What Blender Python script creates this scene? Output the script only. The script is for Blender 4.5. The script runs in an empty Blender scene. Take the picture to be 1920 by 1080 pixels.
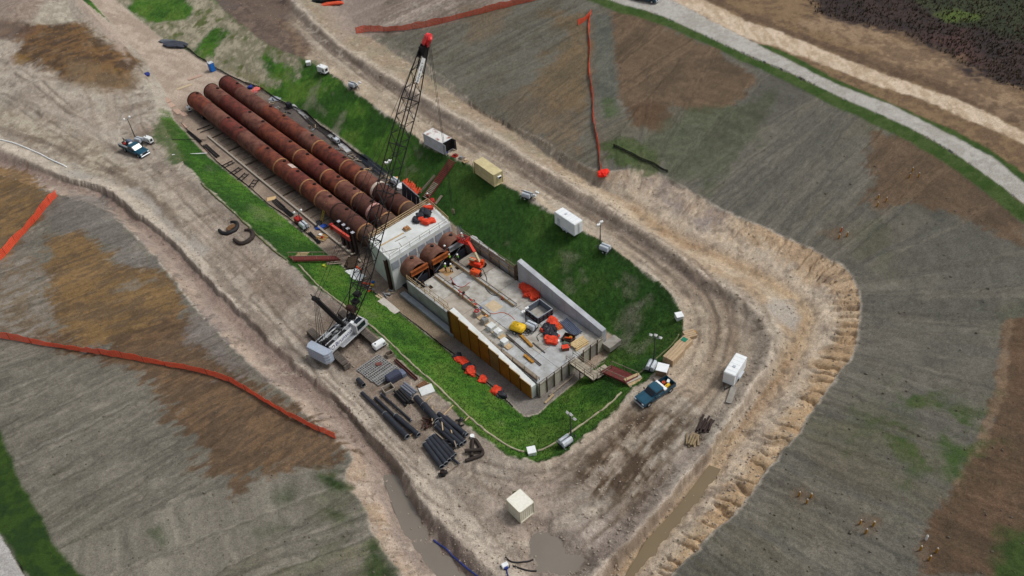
import bpy, bmesh, math, random
import numpy as np
from mathutils import Vector, Matrix
random.seed(7); RNG = np.random.default_rng(7)
SC = bpy.context.scene
COL = SC.collection
R = math.radians

# ------------------------------------------------------------------ camera, sky, sun, exposure
CAM_H, CAM_F, CAM_PITCH, CAM_ROLL = 90.0, 1600.0, R(42), R(5)
_c, _s = math.cos(CAM_PITCH), math.sin(CAM_PITCH)
_f = np.array([0, _c, -_s]); _d = np.array([0, -_s, -_c]); _r = np.array([1.0, 0, 0])
_cr, _sr = math.cos(CAM_ROLL), math.sin(CAM_ROLL)
CR, CD, CF = _cr*_r + _sr*_d, -_sr*_r + _cr*_d, _f
cam = bpy.data.cameras.new('camera'); co = bpy.data.objects.new('camera', cam); COL.objects.link(co)
cam.sensor_width = 36; cam.sensor_fit = 'HORIZONTAL'; cam.lens = 36*CAM_F/1920
cam.clip_start = 1; cam.clip_end = 9000
U_ = -CD; B_ = -CF
co.matrix_world = Matrix(((CR[0], U_[0], B_[0], 0), (CR[1], U_[1], B_[1], 0), (CR[2], U_[2], B_[2], CAM_H), (0, 0, 0, 1)))
SC.camera = co
SUN_EL, SUN_AZ = 56, 78          # degrees; azimuth measured from +Y clockwise
w = bpy.data.worlds.new('World'); SC.world = w; w.use_nodes = True
nt = w.node_tree; bg = nt.nodes['Background']
sky = nt.nodes.new('ShaderNodeTexSky'); sky.sky_type = 'NISHITA'; sky.sun_disc = False
sky.sun_elevation = R(SUN_EL); sky.sun_rotation = R(SUN_AZ); sky.air_density = 1.0; sky.dust_density = 4.0; sky.ozone_density = 1.0
hs = nt.nodes.new('ShaderNodeHueSaturation'); hs.inputs['Saturation'].default_value = 0.30   # overcast: cloud takes the blue out
nt.links.new(sky.outputs[0], hs.inputs['Color']); nt.links.new(hs.outputs[0], bg.inputs['Color'])
bg.inputs['Strength'].default_value = 0.10
sl = bpy.data.lights.new('sun', 'SUN'); so = bpy.data.objects.new('sun', sl); COL.objects.link(so)
sl.energy = 1.5; sl.angle = R(14); sl.color = (1, 0.98, 0.95)
_sd = Vector((math.sin(R(SUN_AZ))*math.cos(R(SUN_EL)), math.cos(R(SUN_AZ))*math.cos(R(SUN_EL)), math.sin(R(SUN_EL))))
so.rotation_euler = (-_sd).to_track_quat('-Z', 'Y').to_euler()
so.location = (0, 0, 200)
vs = SC.view_settings; vs.view_transform = 'Standard'; vs.look = 'None'; vs.gamma = 1; vs.use_curve_mapping = False
vs.exposure = 0.12
SC.render.resolution_x = 1024; SC.render.resolution_y = 576

# ------------------------------------------------------------------ helpers
def at(px, py, z=0.0):
    """world point at height z seen at pixel (px,py) of the 1920x1080 photograph"""
    v = CF + CR*(px-960)/CAM_F + CD*(py-540)/CAM_F
    t = (z-CAM_H)/v[2]
    return np.array([v[0]*t, v[1]*t, z])
def s2l(c):
    c = c/255.0
    return c/12.92 if c <= 0.04045 else ((c+0.055)/1.055)**2.4
def alb(r, g, b, k=0.92):
    return (min(.85, s2l(r)/k), min(.85, s2l(g)/k), min(.85, s2l(b)/k))
AX = R(-51.5)                         # the long axis of the pit
UX = np.array([math.cos(AX), math.sin(AX)]); VX = np.array([-UX[1], UX[0]])
ORG = at(787, 435, 1.3)[:2]
def L(u, v, z=0.0):
    p = ORG + UX*u + VX*v
    return Vector((p[0], p[1], z))
def uv_of(x, y):
    return (x-ORG[0])*UX[0]+(y-ORG[1])*UX[1], (x-ORG[0])*VX[0]+(y-ORG[1])*VX[1]
def sm(a, b, x):
    t = np.clip((x-a)/(b-a), 0, 1); return t*t*(3-2*t)

def _hash(ix, iy, seed):
    h = (ix.astype(np.uint32)*np.uint32(374761393) + iy.astype(np.uint32)*np.uint32(668265263) + np.uint32(seed*1442695041 & 0xffffffff))
    h = (h ^ (h >> np.uint32(13)))*np.uint32(1274126177)
    h = h ^ (h >> np.uint32(16))
    return (h & np.uint32(0xffffff)).astype(np.float32)/np.float32(0xffffff)
def vn(x, y, seed=0):
    x = np.asarray(x, np.float32); y = np.asarray(y, np.float32)
    fx = np.floor(x); fy = np.floor(y); ix = fx.astype(np.int64); iy = fy.astype(np.int64)
    tx = x-fx; ty = y-fy; tx = tx*tx*(3-2*tx); ty = ty*ty*(3-2*ty)
    a = _hash(ix, iy, seed); b = _hash(ix+1, iy, seed); c = _hash(ix, iy+1, seed); d = _hash(ix+1, iy+1, seed)
    return (a+(b-a)*tx)*(1-ty)+(c+(d-c)*tx)*ty
def fbm(x, y, o=4, seed=0, g=0.55):
    s = 0; a = 1; n = 0
    for i in range(o):
        cc, ss = math.cos(0.6*i), math.sin(0.6*i)
        s = s + a*(vn(x*cc-y*ss, x*ss+y*cc, seed+i*17)*2-1); n += a; a *= g; x = x*2.03; y = y*2.03
    return s/n
def ridge(x, y, o=3, seed=0):
    s = 0; a = 1; n = 0
    for i in range(o):
        s = s + a*(1-np.abs(vn(x, y, seed+i*13)*2-1)); n += a; a *= .5; x = x*2.1; y = y*2.1
    return s/n

def dline(X, Y, pts, closed=False):
    """distance to a polyline and arc length of the nearest point"""
    pts = [np.asarray(p[:2], np.float32) for p in pts]
    if closed: pts = pts+[pts[0]]
    best = np.full(X.shape, 1e9, np.float32); sa = np.zeros(X.shape, np.float32); acc = 0.0
    for a, b in zip(pts[:-1], pts[1:]):
        d = b-a; ln = float(np.hypot(*d))
        if ln < 1e-6: continue
        t = np.clip(((X-a[0])*d[0]+(Y-a[1])*d[1])/(ln*ln), 0, 1)
        q = (X-a[0]-t*d[0])**2+(Y-a[1]-t*d[1])**2
        m = q < best
        best = np.where(m, q, best); sa = np.where(m, acc+t*ln, sa); acc += ln
    return np.sqrt(best), sa
def inside(X, Y, pts):
    r = np.zeros(X.shape, bool); n = len(pts); j = n-1
    for i in range(n):
        xi, yi = float(pts[i][0]), float(pts[i][1]); xj, yj = float(pts[j][0]), float(pts[j][1])
        if yi != yj:
            r ^= ((yi > Y) != (yj > Y)) & (X < (xj-xi)*(Y-yi)/(yj-yi)+xi)
        j = i
    return r

# ------------------------------------------------------------------ traced lines of the terrain (photo pixels -> ground at their height)
def tr(px, z): return [at(x, y, z(i) if callable(z) else z)[:2] for i, (x, y) in enumerate(px)]
def smooth(pts, n=2):
    pts = [np.asarray(p) for p in pts]
    for _ in range(n):
        q = [pts[0]]
        for a, b in zip(pts[:-1], pts[1:]): q += [a*.75+b*.25, a*.25+b*.75]
        pts = q+[pts[-1]]
    return pts
CREST_PX = [(300,222,-3),(350,318,-2),(430,398,-.9),(520,475,-.2),(590,540,0),(645,574,0),(705,630,0),(741,671,0),(790,712,0),(840,756,0),(870,795,0),(905,822,0),
 (953,856,0),(1000,869,0),(1045,858,0),(1077,838,0),(1116,805,0),(1157,770,0),(1185,735,0),(1240,695,0),(1270,663,0),(1283,633,0),(1281,595,0),(1265,560,0),(1235,526,0),
 (1180,488,0),(1130,453,0),(1060,413,0),(1000,374,0),(940,343,0),(880,308,0),(850,295,0),(790,263,0),(740,224,0),(690,189,0),(640,150,0),(590,120,0),(560,107,0),
 (500,80,0),(440,35,0),(385,-20,0),(300,-90,0),(100,-100,-3),(150,0,-3),(205,62,-3),(250,110,-3),(285,160,-3)]
CREST = [at(x, y, z)[:2] for x, y, z in CREST_PX]
TOE_PX = [(326,222,-3.7),(387,287,-4.0),(480,362,-4.5),(531,404,-4.7),(578,441,-4.8),(604,463,-4.9),(640,494,-5.1),(703,546,-5.4),(754,588,-5.5),(849,662,-5.5),(896,702,-5.5),(921,723,-5.5),
 (964,762,-5.5),(985,780,-5.5),(1008,775,-5.5),(1039,747,-5.5),(1082,712,-5.5),(1132,672,-5.5),(1150,648,-5.5)]
TOE = [at(x, y, z)[:2] for x, y, z in TOE_PX]
TOE += [np.array(L(u, v)[:2]) for u, v in ((36, 9.6), (28, 9.2), (17, 9.3), (2, 9.6), (-6, 10.0))]
TOE += [at(x, y, z)[:2] for x, y, z in ((730,331,-4.7),(675,286,-4.5),(621,244,-4.2),(548,199,-4),(505,178,-3.8),(475,157,-3.8),(409,131,-3.7),(350,95,-3.4),(300,70,-3.2),(215,0,-3),(150,-50,-2.8),(110,-80,-2.8),(170,0,-3),(225,62,-3.2),(270,110,-3.4),(310,170,-3.5))]
BANK_R = smooth(tr([(600,-110),(650,-20),(700,45),(790,105),(860,160),(905,205),(960,225),(1019,252),(1081,297),(1110,315),(1140,320),(1195,316),(1250,327),(1287,352),(1367,397),(1450,433),(1533,473),(1593,507),(1612,550),
 (1608,620),(1600,660),(1563,713),(1534,750),(1502,803),(1453,864),(1408,917),(1370,965),(1310,1020),(1245,1085),(1160,1180)], 1.5), 1)
TOE_R = smooth(tr([(545,-110),(615,-10),(680,65),(760,120),(850,185),(930,232),(1010,282),(1090,340),(1167,377),(1240,433),(1300,467),(1400,507),(1450,537),(1500,573),(1515,600),(1503,640),(1485,680),(1440,746),(1400,790),
 (1335,880),(1285,945),(1225,1012),(1170,1075),(1110,1150)], -1.3), 1)
BERM_R = smooth(tr([(470,-110),(532,-8),(562,12),(600,50),(637,85),(675,107),(838,208),(905,244),(952,273),(1001,304),(1045,332),(1092,361),(1128,383),(1170,409),(1232,451),(1286,487),(1346,528),(1392,556),(1428,588),(1444,620),
 (1448,652),(1438,690),(1408,732),(1380,773),(1335,835),(1285,900),(1228,962),(1170,1020),(1110,1080),(1050,1150)], .7), 1)
BANK_L = smooth(tr([(-190,250),(-100,290),(-30,308),(40,325),(127,362),(183,373),(230,417),(300,487),(337,533),(377,587),(450,660),(494,701),(555,750),(629,819),(661,848),(650,880),(645,902),(678,933),(710,1006),(747,1072),(810,1170)], 1.2), 1)
TOE_L = smooth(tr([(-190,225),(-100,265),(-30,290),(40,305),(130,338),(180,353),(247,403),(300,457),(367,520),(430,592),(482,648),(564,730),(645,787),(694,844),(735,905),(757,956),(785,1007),(822,1059),(900,1140)], -1.2), 1)
BERM_L = smooth(tr([(-190,180),(-100,215),(0,258),(60,285),(120,315),(197,337),(240,380),(290,420),(400,527),(470,600),(555,677),(612,726),(686,799),(759,880),(796,945),(821,971),(866,1007),(912,1059),(990,1140)], .6), 1)
ROAD_IN = smooth(tr([(500,-190),(800,-110),(1000,-55),(1150,4),(1230,25),(1300,56),(1400,103),(1481,135),(1568,179),(1660,219),(1725,249),(1798,292),(1920,380),(2050,500),(2150,650),(2180,850),(2120,1050),(2000,1180)], 6.5), 1)
ROAD_OUT = smooth(tr([(500,-205),(800,-130),(1000,-85),(1180,-28),(1270,5),(1340,42),(1400,73),(1424,84),(1508,127),(1576,160),(1671,195),(1752,236),(1793,255),(1861,292),(1920,340),(2080,470),(2190,630),(2230,850),(2170,1060),(2040,1210)], 6.5), 1)
ROAD_L = smooth(tr([(-200,600),(-60,860),(-8,985),(50,1090),(120,1200)], 5.5), 1)
FIELD_R = list(BANK_R)+list(ROAD_IN[::-1])
FIELD_L = list(BANK_L)+[at(300,1200,2)[:2]]+list(ROAD_L[::-1])
BIG = [np.array(p, float) for p in ((-600, 1200), (900, 1200), (900, -300))]
DITCH_R1 = list(BERM_R)+list(TOE_R[::-1]); DITCH_R2 = list(TOE_R)+list(BANK_R[::-1])
DITCH_L1 = list(BERM_L)+list(TOE_L[::-1]); DITCH_L2 = list(TOE_L)+list(BANK_L[::-1])
BEYOND_R = list(ROAD_IN)+[np.array(p, float) for p in ((400, -200), (900, -200), (900, 1200), (-500, 1200))]
BEYOND_L = list(ROAD_L)+[np.array(p, float) for p in ((-60, -200), (-900, -200), (-900, 600))]

def floor_z(u): return np.interp(u, [-260, -150, -85, 0, 200], [-1.5, -2.8, -3.8, -5.5, -5.5])
def gbase(u, v): return -3.0*(1-sm(-85, -25, u))*(1-sm(-6, 10, v))

def terrain(X, Y, fine=True):
    """height of the ground and a few fields that the colouring needs"""
    X = np.asarray(X, np.float32); Y = np.asarray(Y, np.float32)
    u, v = uv_of(X, Y); F = {'u': u, 'v': v}
    g = gbase(u, v)
    Z = g.copy()
    # right ditch, berm, bank, field (outlines warped so that nothing runs straight)
    X0_, Y0_ = X, Y
    wx = .42*fbm(X*.16, Y*.16, 3, 401)+.26*fbm(X*.8, Y*.8, 2, 402); wy = .42*fbm(X*.16, Y*.16, 3, 403)+.26*fbm(X*.8, Y*.8, 2, 404)
    X = (X+wx).astype(np.float32); Y = (Y+wy).astype(np.float32)
    dbr, sbr = dline(X, Y, BANK_R); dtr, _ = dline(X, Y, TOE_R); dcr, scr = dline(X, Y, BERM_R)
    dbl, sbl = dline(X, Y, BANK_L); dtl, stl = dline(X, Y, TOE_L); dcl, scl = dline(X, Y, BERM_L)
    fr = inside(X, Y, FIELD_R); fl = inside(X, Y, FIELD_L)
    r1 = inside(X, Y, DITCH_R1); r2 = inside(X, Y, DITCH_R2); l1 = inside(X, Y, DITCH_L1); l2 = inside(X, Y, DITCH_L2)
    X, Y = (X0_+.35*wx).astype(np.float32), (Y0_+.35*wy).astype(np.float32)
    br = inside(X, Y, BEYOND_R); bl = inside(X, Y, BEYOND_L)
    dri, sri = dline(X, Y, ROAD_IN); dro, _ = dline(X, Y, ROAD_OUT); drl, _ = dline(X, Y, ROAD_L)
    X, Y = X0_, Y0_
    Z += .85*np.exp(-(dcr/1.5)**2)*(~r1) + .4*np.exp(-(dcl/1.7)**2)*(~l1)
    tf = np.maximum(0, dtr-.9*sm(140, 160, sbr)); tl0 = np.maximum(0, dtl-1.0)
    ztr = -.75-.5*sm(225, 240, sbr)+.4*(1-sm(110, 145, sbr)); zbr = .3+.95*sm(122, 150, sbr)
    t = tf/(tf+dcr+1e-3); Z = np.where(r1, g+ztr+(.8-ztr)*sm(0, 1, t), Z)
    tb = tf/(tf+dbr+1e-3); zb = ztr+(zbr-ztr)*tb**0.85
    Z = np.where(r2, g+zb, Z)
    zt = -.6-.95*sm(150, 162, stl)-.45*(sm(58, 64, stl)-sm(78, 84, stl))      # deeper where the water stands
    t = tl0/(tl0+dcl+1e-3); Z = np.where(l1, g+zt+(.4-zt)*sm(0, 1, t), Z)
    tl = tl0/(tl0+dbl+1e-3); Z = np.where(l2, g+zt+(.9-zt)*tl**0.9, Z)
    t = dbr/(dbr+dri+1e-3); Z = np.where(fr, zbr+(6.5-zbr)*t, Z)
    t = dbl/(dbl+drl+1e-3); Z = np.where(fl, g*.6*(1-t)+.9+4.6*t, Z)
    Z = np.where(br, 6.5-np.clip((dro-14)*.06, 0, 4)*(~inside(X, Y, list(ROAD_IN)+list(ROAD_OUT[::-1]))), Z)
    Z = np.where(bl, 5.5-np.clip((drl-8)*.06, 0, 3), Z)
    # pit
    ic = inside(X, Y, CREST); it = inside(X, Y, TOE)
    dc, sc = dline(X, Y, CREST, True); dt, st = dline(X, Y, TOE, True)
    t = np.where(it, 1.0, dc/(dc+dt+1e-3)); fz = floor_z(u)
    tt = np.clip(t*1.04-.02, 0, 1)
    Z = np.where(ic, g+(fz-g)*tt, Z)
    # mound at the far left, spoil heaps by the lower road
    m0 = at(150, 125, -2); a = np.hypot((X-m0[0])/17, (Y-m0[1])/24); Z += 3.2*np.exp(-a**2*1.3)*(1+.5*fbm(X*.13, Y*.13, 4, 5))*(~ic)
    m1 = at(40, 25, -2); a = np.hypot((X-m1[0])/16, (Y-m1[1])/20); Z += 3.5*np.exp(-a**2*1.5)*(~ic)
    pc = at(1037, 1046, -.4); Z -= 1.1*np.exp(-(((X-pc[0]+3.5*wx)/3.3)**2+((Y-pc[1]+3.5*wy+.25*(X-pc[0]))/3.8)**2)**1.3)
    F.update(g=g, fr=fr, fl=fl, r1=r1, r2=r2, l1=l1, l2=l2, br=br, bl=bl, ic=ic, it=it, dc=dc, sc=sc, dt=dt, t=t, dbr=dbr, sbr=sbr, dtr=dtr, dcr=dcr, scr=scr,
             dbl=dbl, sbl=sbl, dtl=dtl, dcl=dcl, scl=scl, dri=dri, dro=dro, drl=drl, tb=tb, tl=tl, stl=stl)
    if fine: Z = Z+relief(X, Y, F)
    return Z, F

TRACKS_PX = [[(1290,742),(1220,802),(1130,872),(1060,932)], [(1345,762),(1262,842),(1180,902),(1090,962)], [(1385,575),(1385,640),(1350,720),(1280,800),(1180,870)], [(1300,500),(1362,590),(1345,680),(1290,735)], [(1200,770),(1110,835),(1040,895),(980,900)], [(-10,95),(120,190),(230,268),(335,360),(420,440),(520,545)], [(-10,165),(130,245),(230,322),(330,425),(430,520)],
 [(170,10),(260,110),(330,180)], [(205,20),(292,112),(352,165)], [(600,722),(680,802),(770,890),(850,960),(930,1020)], [(480,560),(560,650),(650,755),(760,868),(830,930)], [(1250,880),(1160,960),(1080,1020)], [(1060,960),(1150,935),(1230,860),(1290,790)], [(900,880),(1000,900),(1100,860),(1180,790)], [(560,40),(640,110),(740,185),(860,262),(980,340),(1090,410)], [(1090,410),(1200,480),(1290,560),(1330,640),(1300,720)]]
TRACKS = None
def track_mask(X, Y):
    """pairs of wheel tracks across the bare ground"""
    global TRACKS
    if TRACKS is None: TRACKS = [smooth(tr(p, -.3), 1) for p in TRACKS_PX]
    out = np.zeros(X.shape, np.float32); wob = .35*fbm(X*.3, Y*.3, 2, 411)
    for k, P in enumerate(TRACKS):
        xs = [p[0] for p in P]; ys = [p[1] for p in P]
        i = np.where((X > min(xs)-3) & (X < max(xs)+3) & (Y > min(ys)-3) & (Y < max(ys)+3))[0]
        if len(i) == 0: continue
        d, s = dline(X[i], Y[i], P); m = np.exp(-((d+wob[i]-.85)/.30)**2)*sm(-.35, .2, fbm(s*.12, s*0+k, 2, 412+k))
        out[i] = np.maximum(out[i], m)
    return out
def relief(X, Y, F):
    u, v = F['u'], F['v']
    n1 = fbm(X*.12, Y*.12, 3, 1); n2 = fbm(X*.7, Y*.7, 3, 2); n3 = fbm(X*2.3, Y*2.3, 2, 3); rn = ridge(X*.55+.4*n2, Y*.55, 3, 4)-.62
    tm = track_mask(X, Y); F['trk'] = tm
    out = .16*n1+.10*n2+.075*n3+.10*rn-.10*tm
    grassy = F['ic'] & ~F['it']
    out = np.where(F['it'], .06*n2+.045*n3, out)
    out = np.where(grassy, (.18*n1+.15*n2+.10*n3)*np.clip(F['dt']/1.0, 0, 1), out)
    # erosion gullies on the cut banks: run down the slope
    for key, sk, tk, dk, seed, amp in (('r2', 'sbr', 'tb', 'dbr', 31, 1.0), ('l2', 'sbl', 'tl', 'dbl', 37, .85)):
        s = F[sk]; tbk = F[tk]
        wob = .8*fbm(s*.22, tbk*2.2, 2, seed+5)+.3*fbm(s*.9, tbk*7, 2, seed+6)
        gl = np.maximum(ridge((s+wob*.7)*.46, tbk*.3, 1, seed)**11, .8*ridge((s+wob*.8)*.8, tbk*.4, 1, seed+9)**11)
        strong = .5+.5*sm(-.25, .3, fbm(s*.04, s*0, 2, seed+11))
        if key == 'r2': strong = strong*(.22+.78*sm(143, 152, s))
        else: strong = strong*(.5+.5*sm(120, 140, s))
        F[key+'g'] = gl*strong
        env = sm(.22, .6, tbk+.12*n2)*(1-.4*sm(.95, 1, tbk))
        out = np.where(F[key], out-.95*amp*strong*env*gl-.10*rn-.03*n2+.18*(rn+.6*n2)*(1-sm(.05, .3, tbk)), out)
        fk = 'fr' if key == 'r2' else 'fl'
        out = np.where(F[fk] & (F[dk] < 3), out-.9*amp*strong*gl*np.exp(-F[dk]/.8)*.5, out)
    # berm faces: small rills
    for key, sk, dk in (('r1', 'scr', 'dcr'), ('l1', 'scl', 'dcl')):
        s = F[sk]; gl = ridge((s+.5*n2)*.8, F[dk]*.08, 2, 51)**6
        out = np.where(F[key], out-.42*gl*np.exp(-((F[dk]-1.8)/1.5)**2)+.14*rn, out)
    s = F['scr']; gl = ridge((s+.5*n2)*1.1, F['dcr']*.05, 1, 53)**6
    out = np.where((~F['r1']) & (F['dcr'] < 4), out-.22*gl*np.exp(-((F['dcr']-1.6)/1.0)**2), out)
    # till furrows in the fields, straight down the slope
    for key, sk, dk, seed, amp in (('fr', 'sbr', 'dbr', 61, .09), ('fl', 'sbl', 'dbl', 67, .11)):
        s = F[sk]; d = F[dk]
        fu = fbm(s*1.25+.5*n1, d*.07, 3, seed)
        out = np.where(F[key], .10*n1+.05*n2+.055*n3+amp*fu, out)
    out = np.where(F['fl'], out-.30*sm(.15, .55, fbm(F['sbl']*.9, F['dbl']*.22, 3, 71))*(1-sm(28, 46, F['dbl'])), out)
    # wheel ruts on the haul road (run along the pit)
    d = F['dc']; road = (~F['ic']) & (d < 9)
    rut = (ridge(d*.55+.5*n1, F['sc']*.02, 2, 81)-.6)
    out = np.where(road, out-.16*sm(.1, .38, rut)*sm(1.0, 2.5, d)*(1-sm(6.5, 9, d)), out)
    rd = (F['br'] & (F['dri'] < 5.5)) | (F['bl'] & (F['drl'] < 5))
    out = np.where(rd, out*.15, out)
    return out

# a raster of the ground for quick look-ups
_RX = np.arange(-165, 160.01, .4); _RY = np.arange(30, 290.01, .4)
_gx, _gy = np.meshgrid(_RX, _RY); _RZ, _RF = terrain(_gx.ravel(), _gy.ravel())
_RZ = _RZ.reshape(_gx.shape); del _RF, _gx, _gy
def gza(x, y):
    fx = np.clip((np.asarray(x, float)-_RX[0])/.4, 0, len(_RX)-1.001); fy = np.clip((np.asarray(y, float)-_RY[0])/.4, 0, len(_RY)-1.001)
    ix = fx.astype(int); iy = fy.astype(int); tx = fx-ix; ty = fy-iy
    return (_RZ[iy, ix]*(1-tx)+_RZ[iy, ix+1]*tx)*(1-ty)+(_RZ[iy+1, ix]*(1-tx)+_RZ[iy+1, ix+1]*tx)*ty
def gz(x, y): return float(gza(x, y))
def on(px, py, dz=0.0, off=0.0):
    """point of the ground seen at a pixel; off = height above ground of the traced pixel"""
    z = 0.0
    for _ in range(9):
        p = at(px, py, z+off); z = .5*z+.5*gz(p[0], p[1])
    p = at(px, py, z+off); return Vector((p[0], p[1], gz(p[0], p[1])+dz))
def trace(px):
    """photo outline -> plan outline, each point dropped on the terrain"""
    return [np.array(on(x, y)[:2]) for x, y in px]
# ------------------------------------------------------------------ ground: one sheet, fine in view, coarse to the horizon
def ground_grid():
    py = np.concatenate([np.arange(-175, 1235, 1.98), np.arange(1236, 1760, 5.5)])
    Y = np.array([at(960, p)[1] for p in py])[::-1]
    lo = Y[0]-np.cumsum(np.geomspace(.6, 900, 24)); hi = Y[-1]+np.cumsum(np.geomspace(.8, 1500, 26))
    Y = np.concatenate([lo[::-1], Y, hi])
    Yc = np.clip(Y, 30, 300)
    xl = -64-.389*(Yc-57)-6; xr = 53+.509*(Yc-45.5)+6
    u = np.linspace(0, 1, 1010)
    tail = np.cumsum(np.geomspace(.004, 18, 22))
    u = np.concatenate([-tail[::-1], u, 1+tail])
    X = xl[:, None]+(xr-xl)[:, None]*u[None, :]
    return X, np.repeat(Y[:, None], len(u), 1)
GX, GY = ground_grid(); _sh = GX.shape
X = GX.ravel().astype(np.float32); Y = GY.ravel().astype(np.float32)
Z, F = terrain(X, Y)
far = np.clip((np.hypot(X, Y-120)-260)/300, 0, 1); Z = (Z*(1-far)+far*(2.0+1.5*fbm(X*.004, Y*.004, 3, 9))).astype(np.float32)

N1 = fbm(X*.05, Y*.05, 4, 101); N2 = fbm(X*.25, Y*.25, 4, 102); N3 = fbm(X*1.1, Y*1.1, 3, 103); N4 = vn(X*4.5, Y*4.5, 104)*2-1
C = np.empty((len(X), 3), np.float32); WET = np.zeros(len(X), np.float32)
def lay(m, c, vary=None):
    """lay a soil of colour c (photo tone) over the sheet with weight m; vary = (second colour, its own weight)"""
    c = np.array(alb(*c), np.float32)
    if vary is not None: c = c[None, :]*(1-vary[1][:, None])+np.array(alb(*vary[0]), np.float32)[None, :]*vary[1][:, None]
    C[:] = C*(1-m[:, None])+c*m[:, None]
def zone(px, soft=.8, warp=2.0, seed=0, freq=.18, st=None):
    """weight of a traced patch with a ragged edge"""
    P = trace(px); xs = [p[0] for p in P]; ys = [p[1] for p in P]; pad = warp*2+soft*2
    k = np.where((X > min(xs)-pad) & (X < max(xs)+pad) & (Y > min(ys)-pad) & (Y < max(ys)+pad))[0]
    out = np.zeros(len(X), np.float32)
    if len(k) == 0: return out
    x, y = X[k], Y[k]
    d, _s = dline(x, y, P, True); d = np.where(inside(x, y, P), d, -d)
    d = d+warp*(.8*fbm(x*freq, y*freq, 3, seed+300)+.45*fbm(x*freq*6, y*freq*6, 2, seed+301))
    if st is not None: d = d+warp*.7*st[k]
    out[k] = sm(-soft, soft, d); return out
def band(m, a=0.0): return np.clip(m, 0, 1).astype(np.float32)*(1-a)
h = lambda x: sm(-.35, .35, x).astype(np.float32)

# base: pale trodden clay
lay(np.ones(len(X), np.float32), (168, 159, 145), ((143, 134, 121), h(N1+.6*N2+.3*N3)))
lay(.35*sm(.1, .5, N2+.5*N3), (178, 164, 148))
lay(.28*sm(.15, .5, -N2+.6*N3), (116, 104, 92))
road_l = (~F['ic']) & ~(F['fr'] | F['fl'] | F['br'] | F['bl'] | F['r2'] | F['l2'])
# haul road round the pit: sandy, with darker wheel lanes along it
dlane = F['dc']
east = road_l & (F['v'] > 4)
lay(band(east*(dlane < 14)*(.75-.04*np.clip(dlane, 0, 14))), (182, 165, 142), ((156, 139, 118), h(N2+.6*N3)))
lane = ridge(dlane*.42+.35*N1+.15*N2, F['sc']*.015, 2, 90)
lay(band(east*.55*sm(.66, .9, lane)*sm(1.5, 3, dlane)), (122, 104, 84))
west = road_l & (F['v'] < -8)
lay(band(west*(dlane < 16)*.5*sm(.62, .9, lane)*sm(1.5, 3, dlane)), (128, 113, 100))
lay(band(west*.4*(F['u'] > -30)), (158, 146, 134), ((124, 108, 98), h(N2)))
wl = ridge(F['dcl']*.35+.3*N1, F['scl']*.02, 2, 92)
lay(band(west*.6*sm(.68, .92, wl)*(F['dcl'] < 16)), (112, 98, 88))
lay(zone([(0,205),(110,230),(230,300),(330,400),(310,420),(200,330),(100,285),(0,250)], 2, 4, 1)*.75, (165, 155, 136), ((128,115,98), h(N3+N2)))
lay(zone([(0,60),(50,100),(70,120),(150,200),(260,240),(330,235),(300,255),(180,240),(80,215),(0,160)], 2, 4, 2)*.6, (172, 160, 146), ((138,124,112), h(N2+.5*N3)))
lay(zone([(1000,940),(1060,1000),(1180,960),(1230,880),(1290,830),(1330,840),(1230,960),(1120,1075),(1090,1010),(1050,985)], 2, 3, 15)*.5, (172, 158, 148))
lay(zone([(950,900),(1040,880),(1050,940),(1010,1000),(930,1010),(900,950)], 2, 3, 16)*.5, (164, 148, 136))
lay(zone([(1090,770),(1180,740),(1260,700),(1320,640),(1300,740),(1200,800),(1100,850),(1020,880),(1000,870)], 3, 3, 17)*.6, (176, 158, 138))
# storage yard soil
lay(zone([(660,690),(720,650),(880,790),(900,850),(840,890),(790,850),(680,740)], 1.5, 2.5, 18)*.5, (140, 124, 110), ((112, 97, 84), h(N3)))
lay(zone([(580,660),(600,610),(650,570),(715,640),(690,690),(640,690)], 1.5, 2.5, 19)*.6, (134, 118, 104), ((104, 90, 78), h(N3+N2)))
lay(zone([(440,480),(540,500),(600,570),(560,600),(480,560)], 2.5, 3, 20)*.6, (162, 148, 136))
lay(zone([(300,320),(420,420),(520,500),(490,540),(400,470),(300,370)], 2.5, 3, 21)*.55, (170, 155, 140), ((140, 126, 112), h(N2+.5*N3)))
# cross ruts on the west bank, left by tracked machines
s_ = F['sc']; xr_ = sm(.62, .95, ridge(s_*.30, F['dc']*.02, 1, 95))*sm(.5, 2, F['dc'])*(1-sm(7, 9, F['dc']))*(F['v'] < -8)*(~F['ic'])
lay(band(xr_*.6), (116, 101, 88))
# berms
lay(band(np.exp(-((F['dcr']-1.7)/1.35)**2)*(1-.5*sm(195, 205, F['scr']))*(F['dc'] > 3)*((~F['r1']) & road_l | F['ic']*0)*.9), (118, 106, 97), ((94, 83, 76), h(N2+N3)))
lay(band(np.exp(-((F['dcl']-2.2)/1.6)**2)*((F['l1']))*.85), (116, 102, 95), ((96, 83, 77), h(N3)))
lay(band(np.exp(-((F['dcl']-1.2)/1.6)**2)*(~F['l1'])*(~F['fl'])*(.55+.5*N2)), (186, 175, 160))
lay(band((np.exp(-(F['dcr']/.45)**2)*.75+np.exp(-(F['dcl']/.55)**2)*.65)*(.6+.6*N2+.3*N3)), (196, 182, 166))
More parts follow.
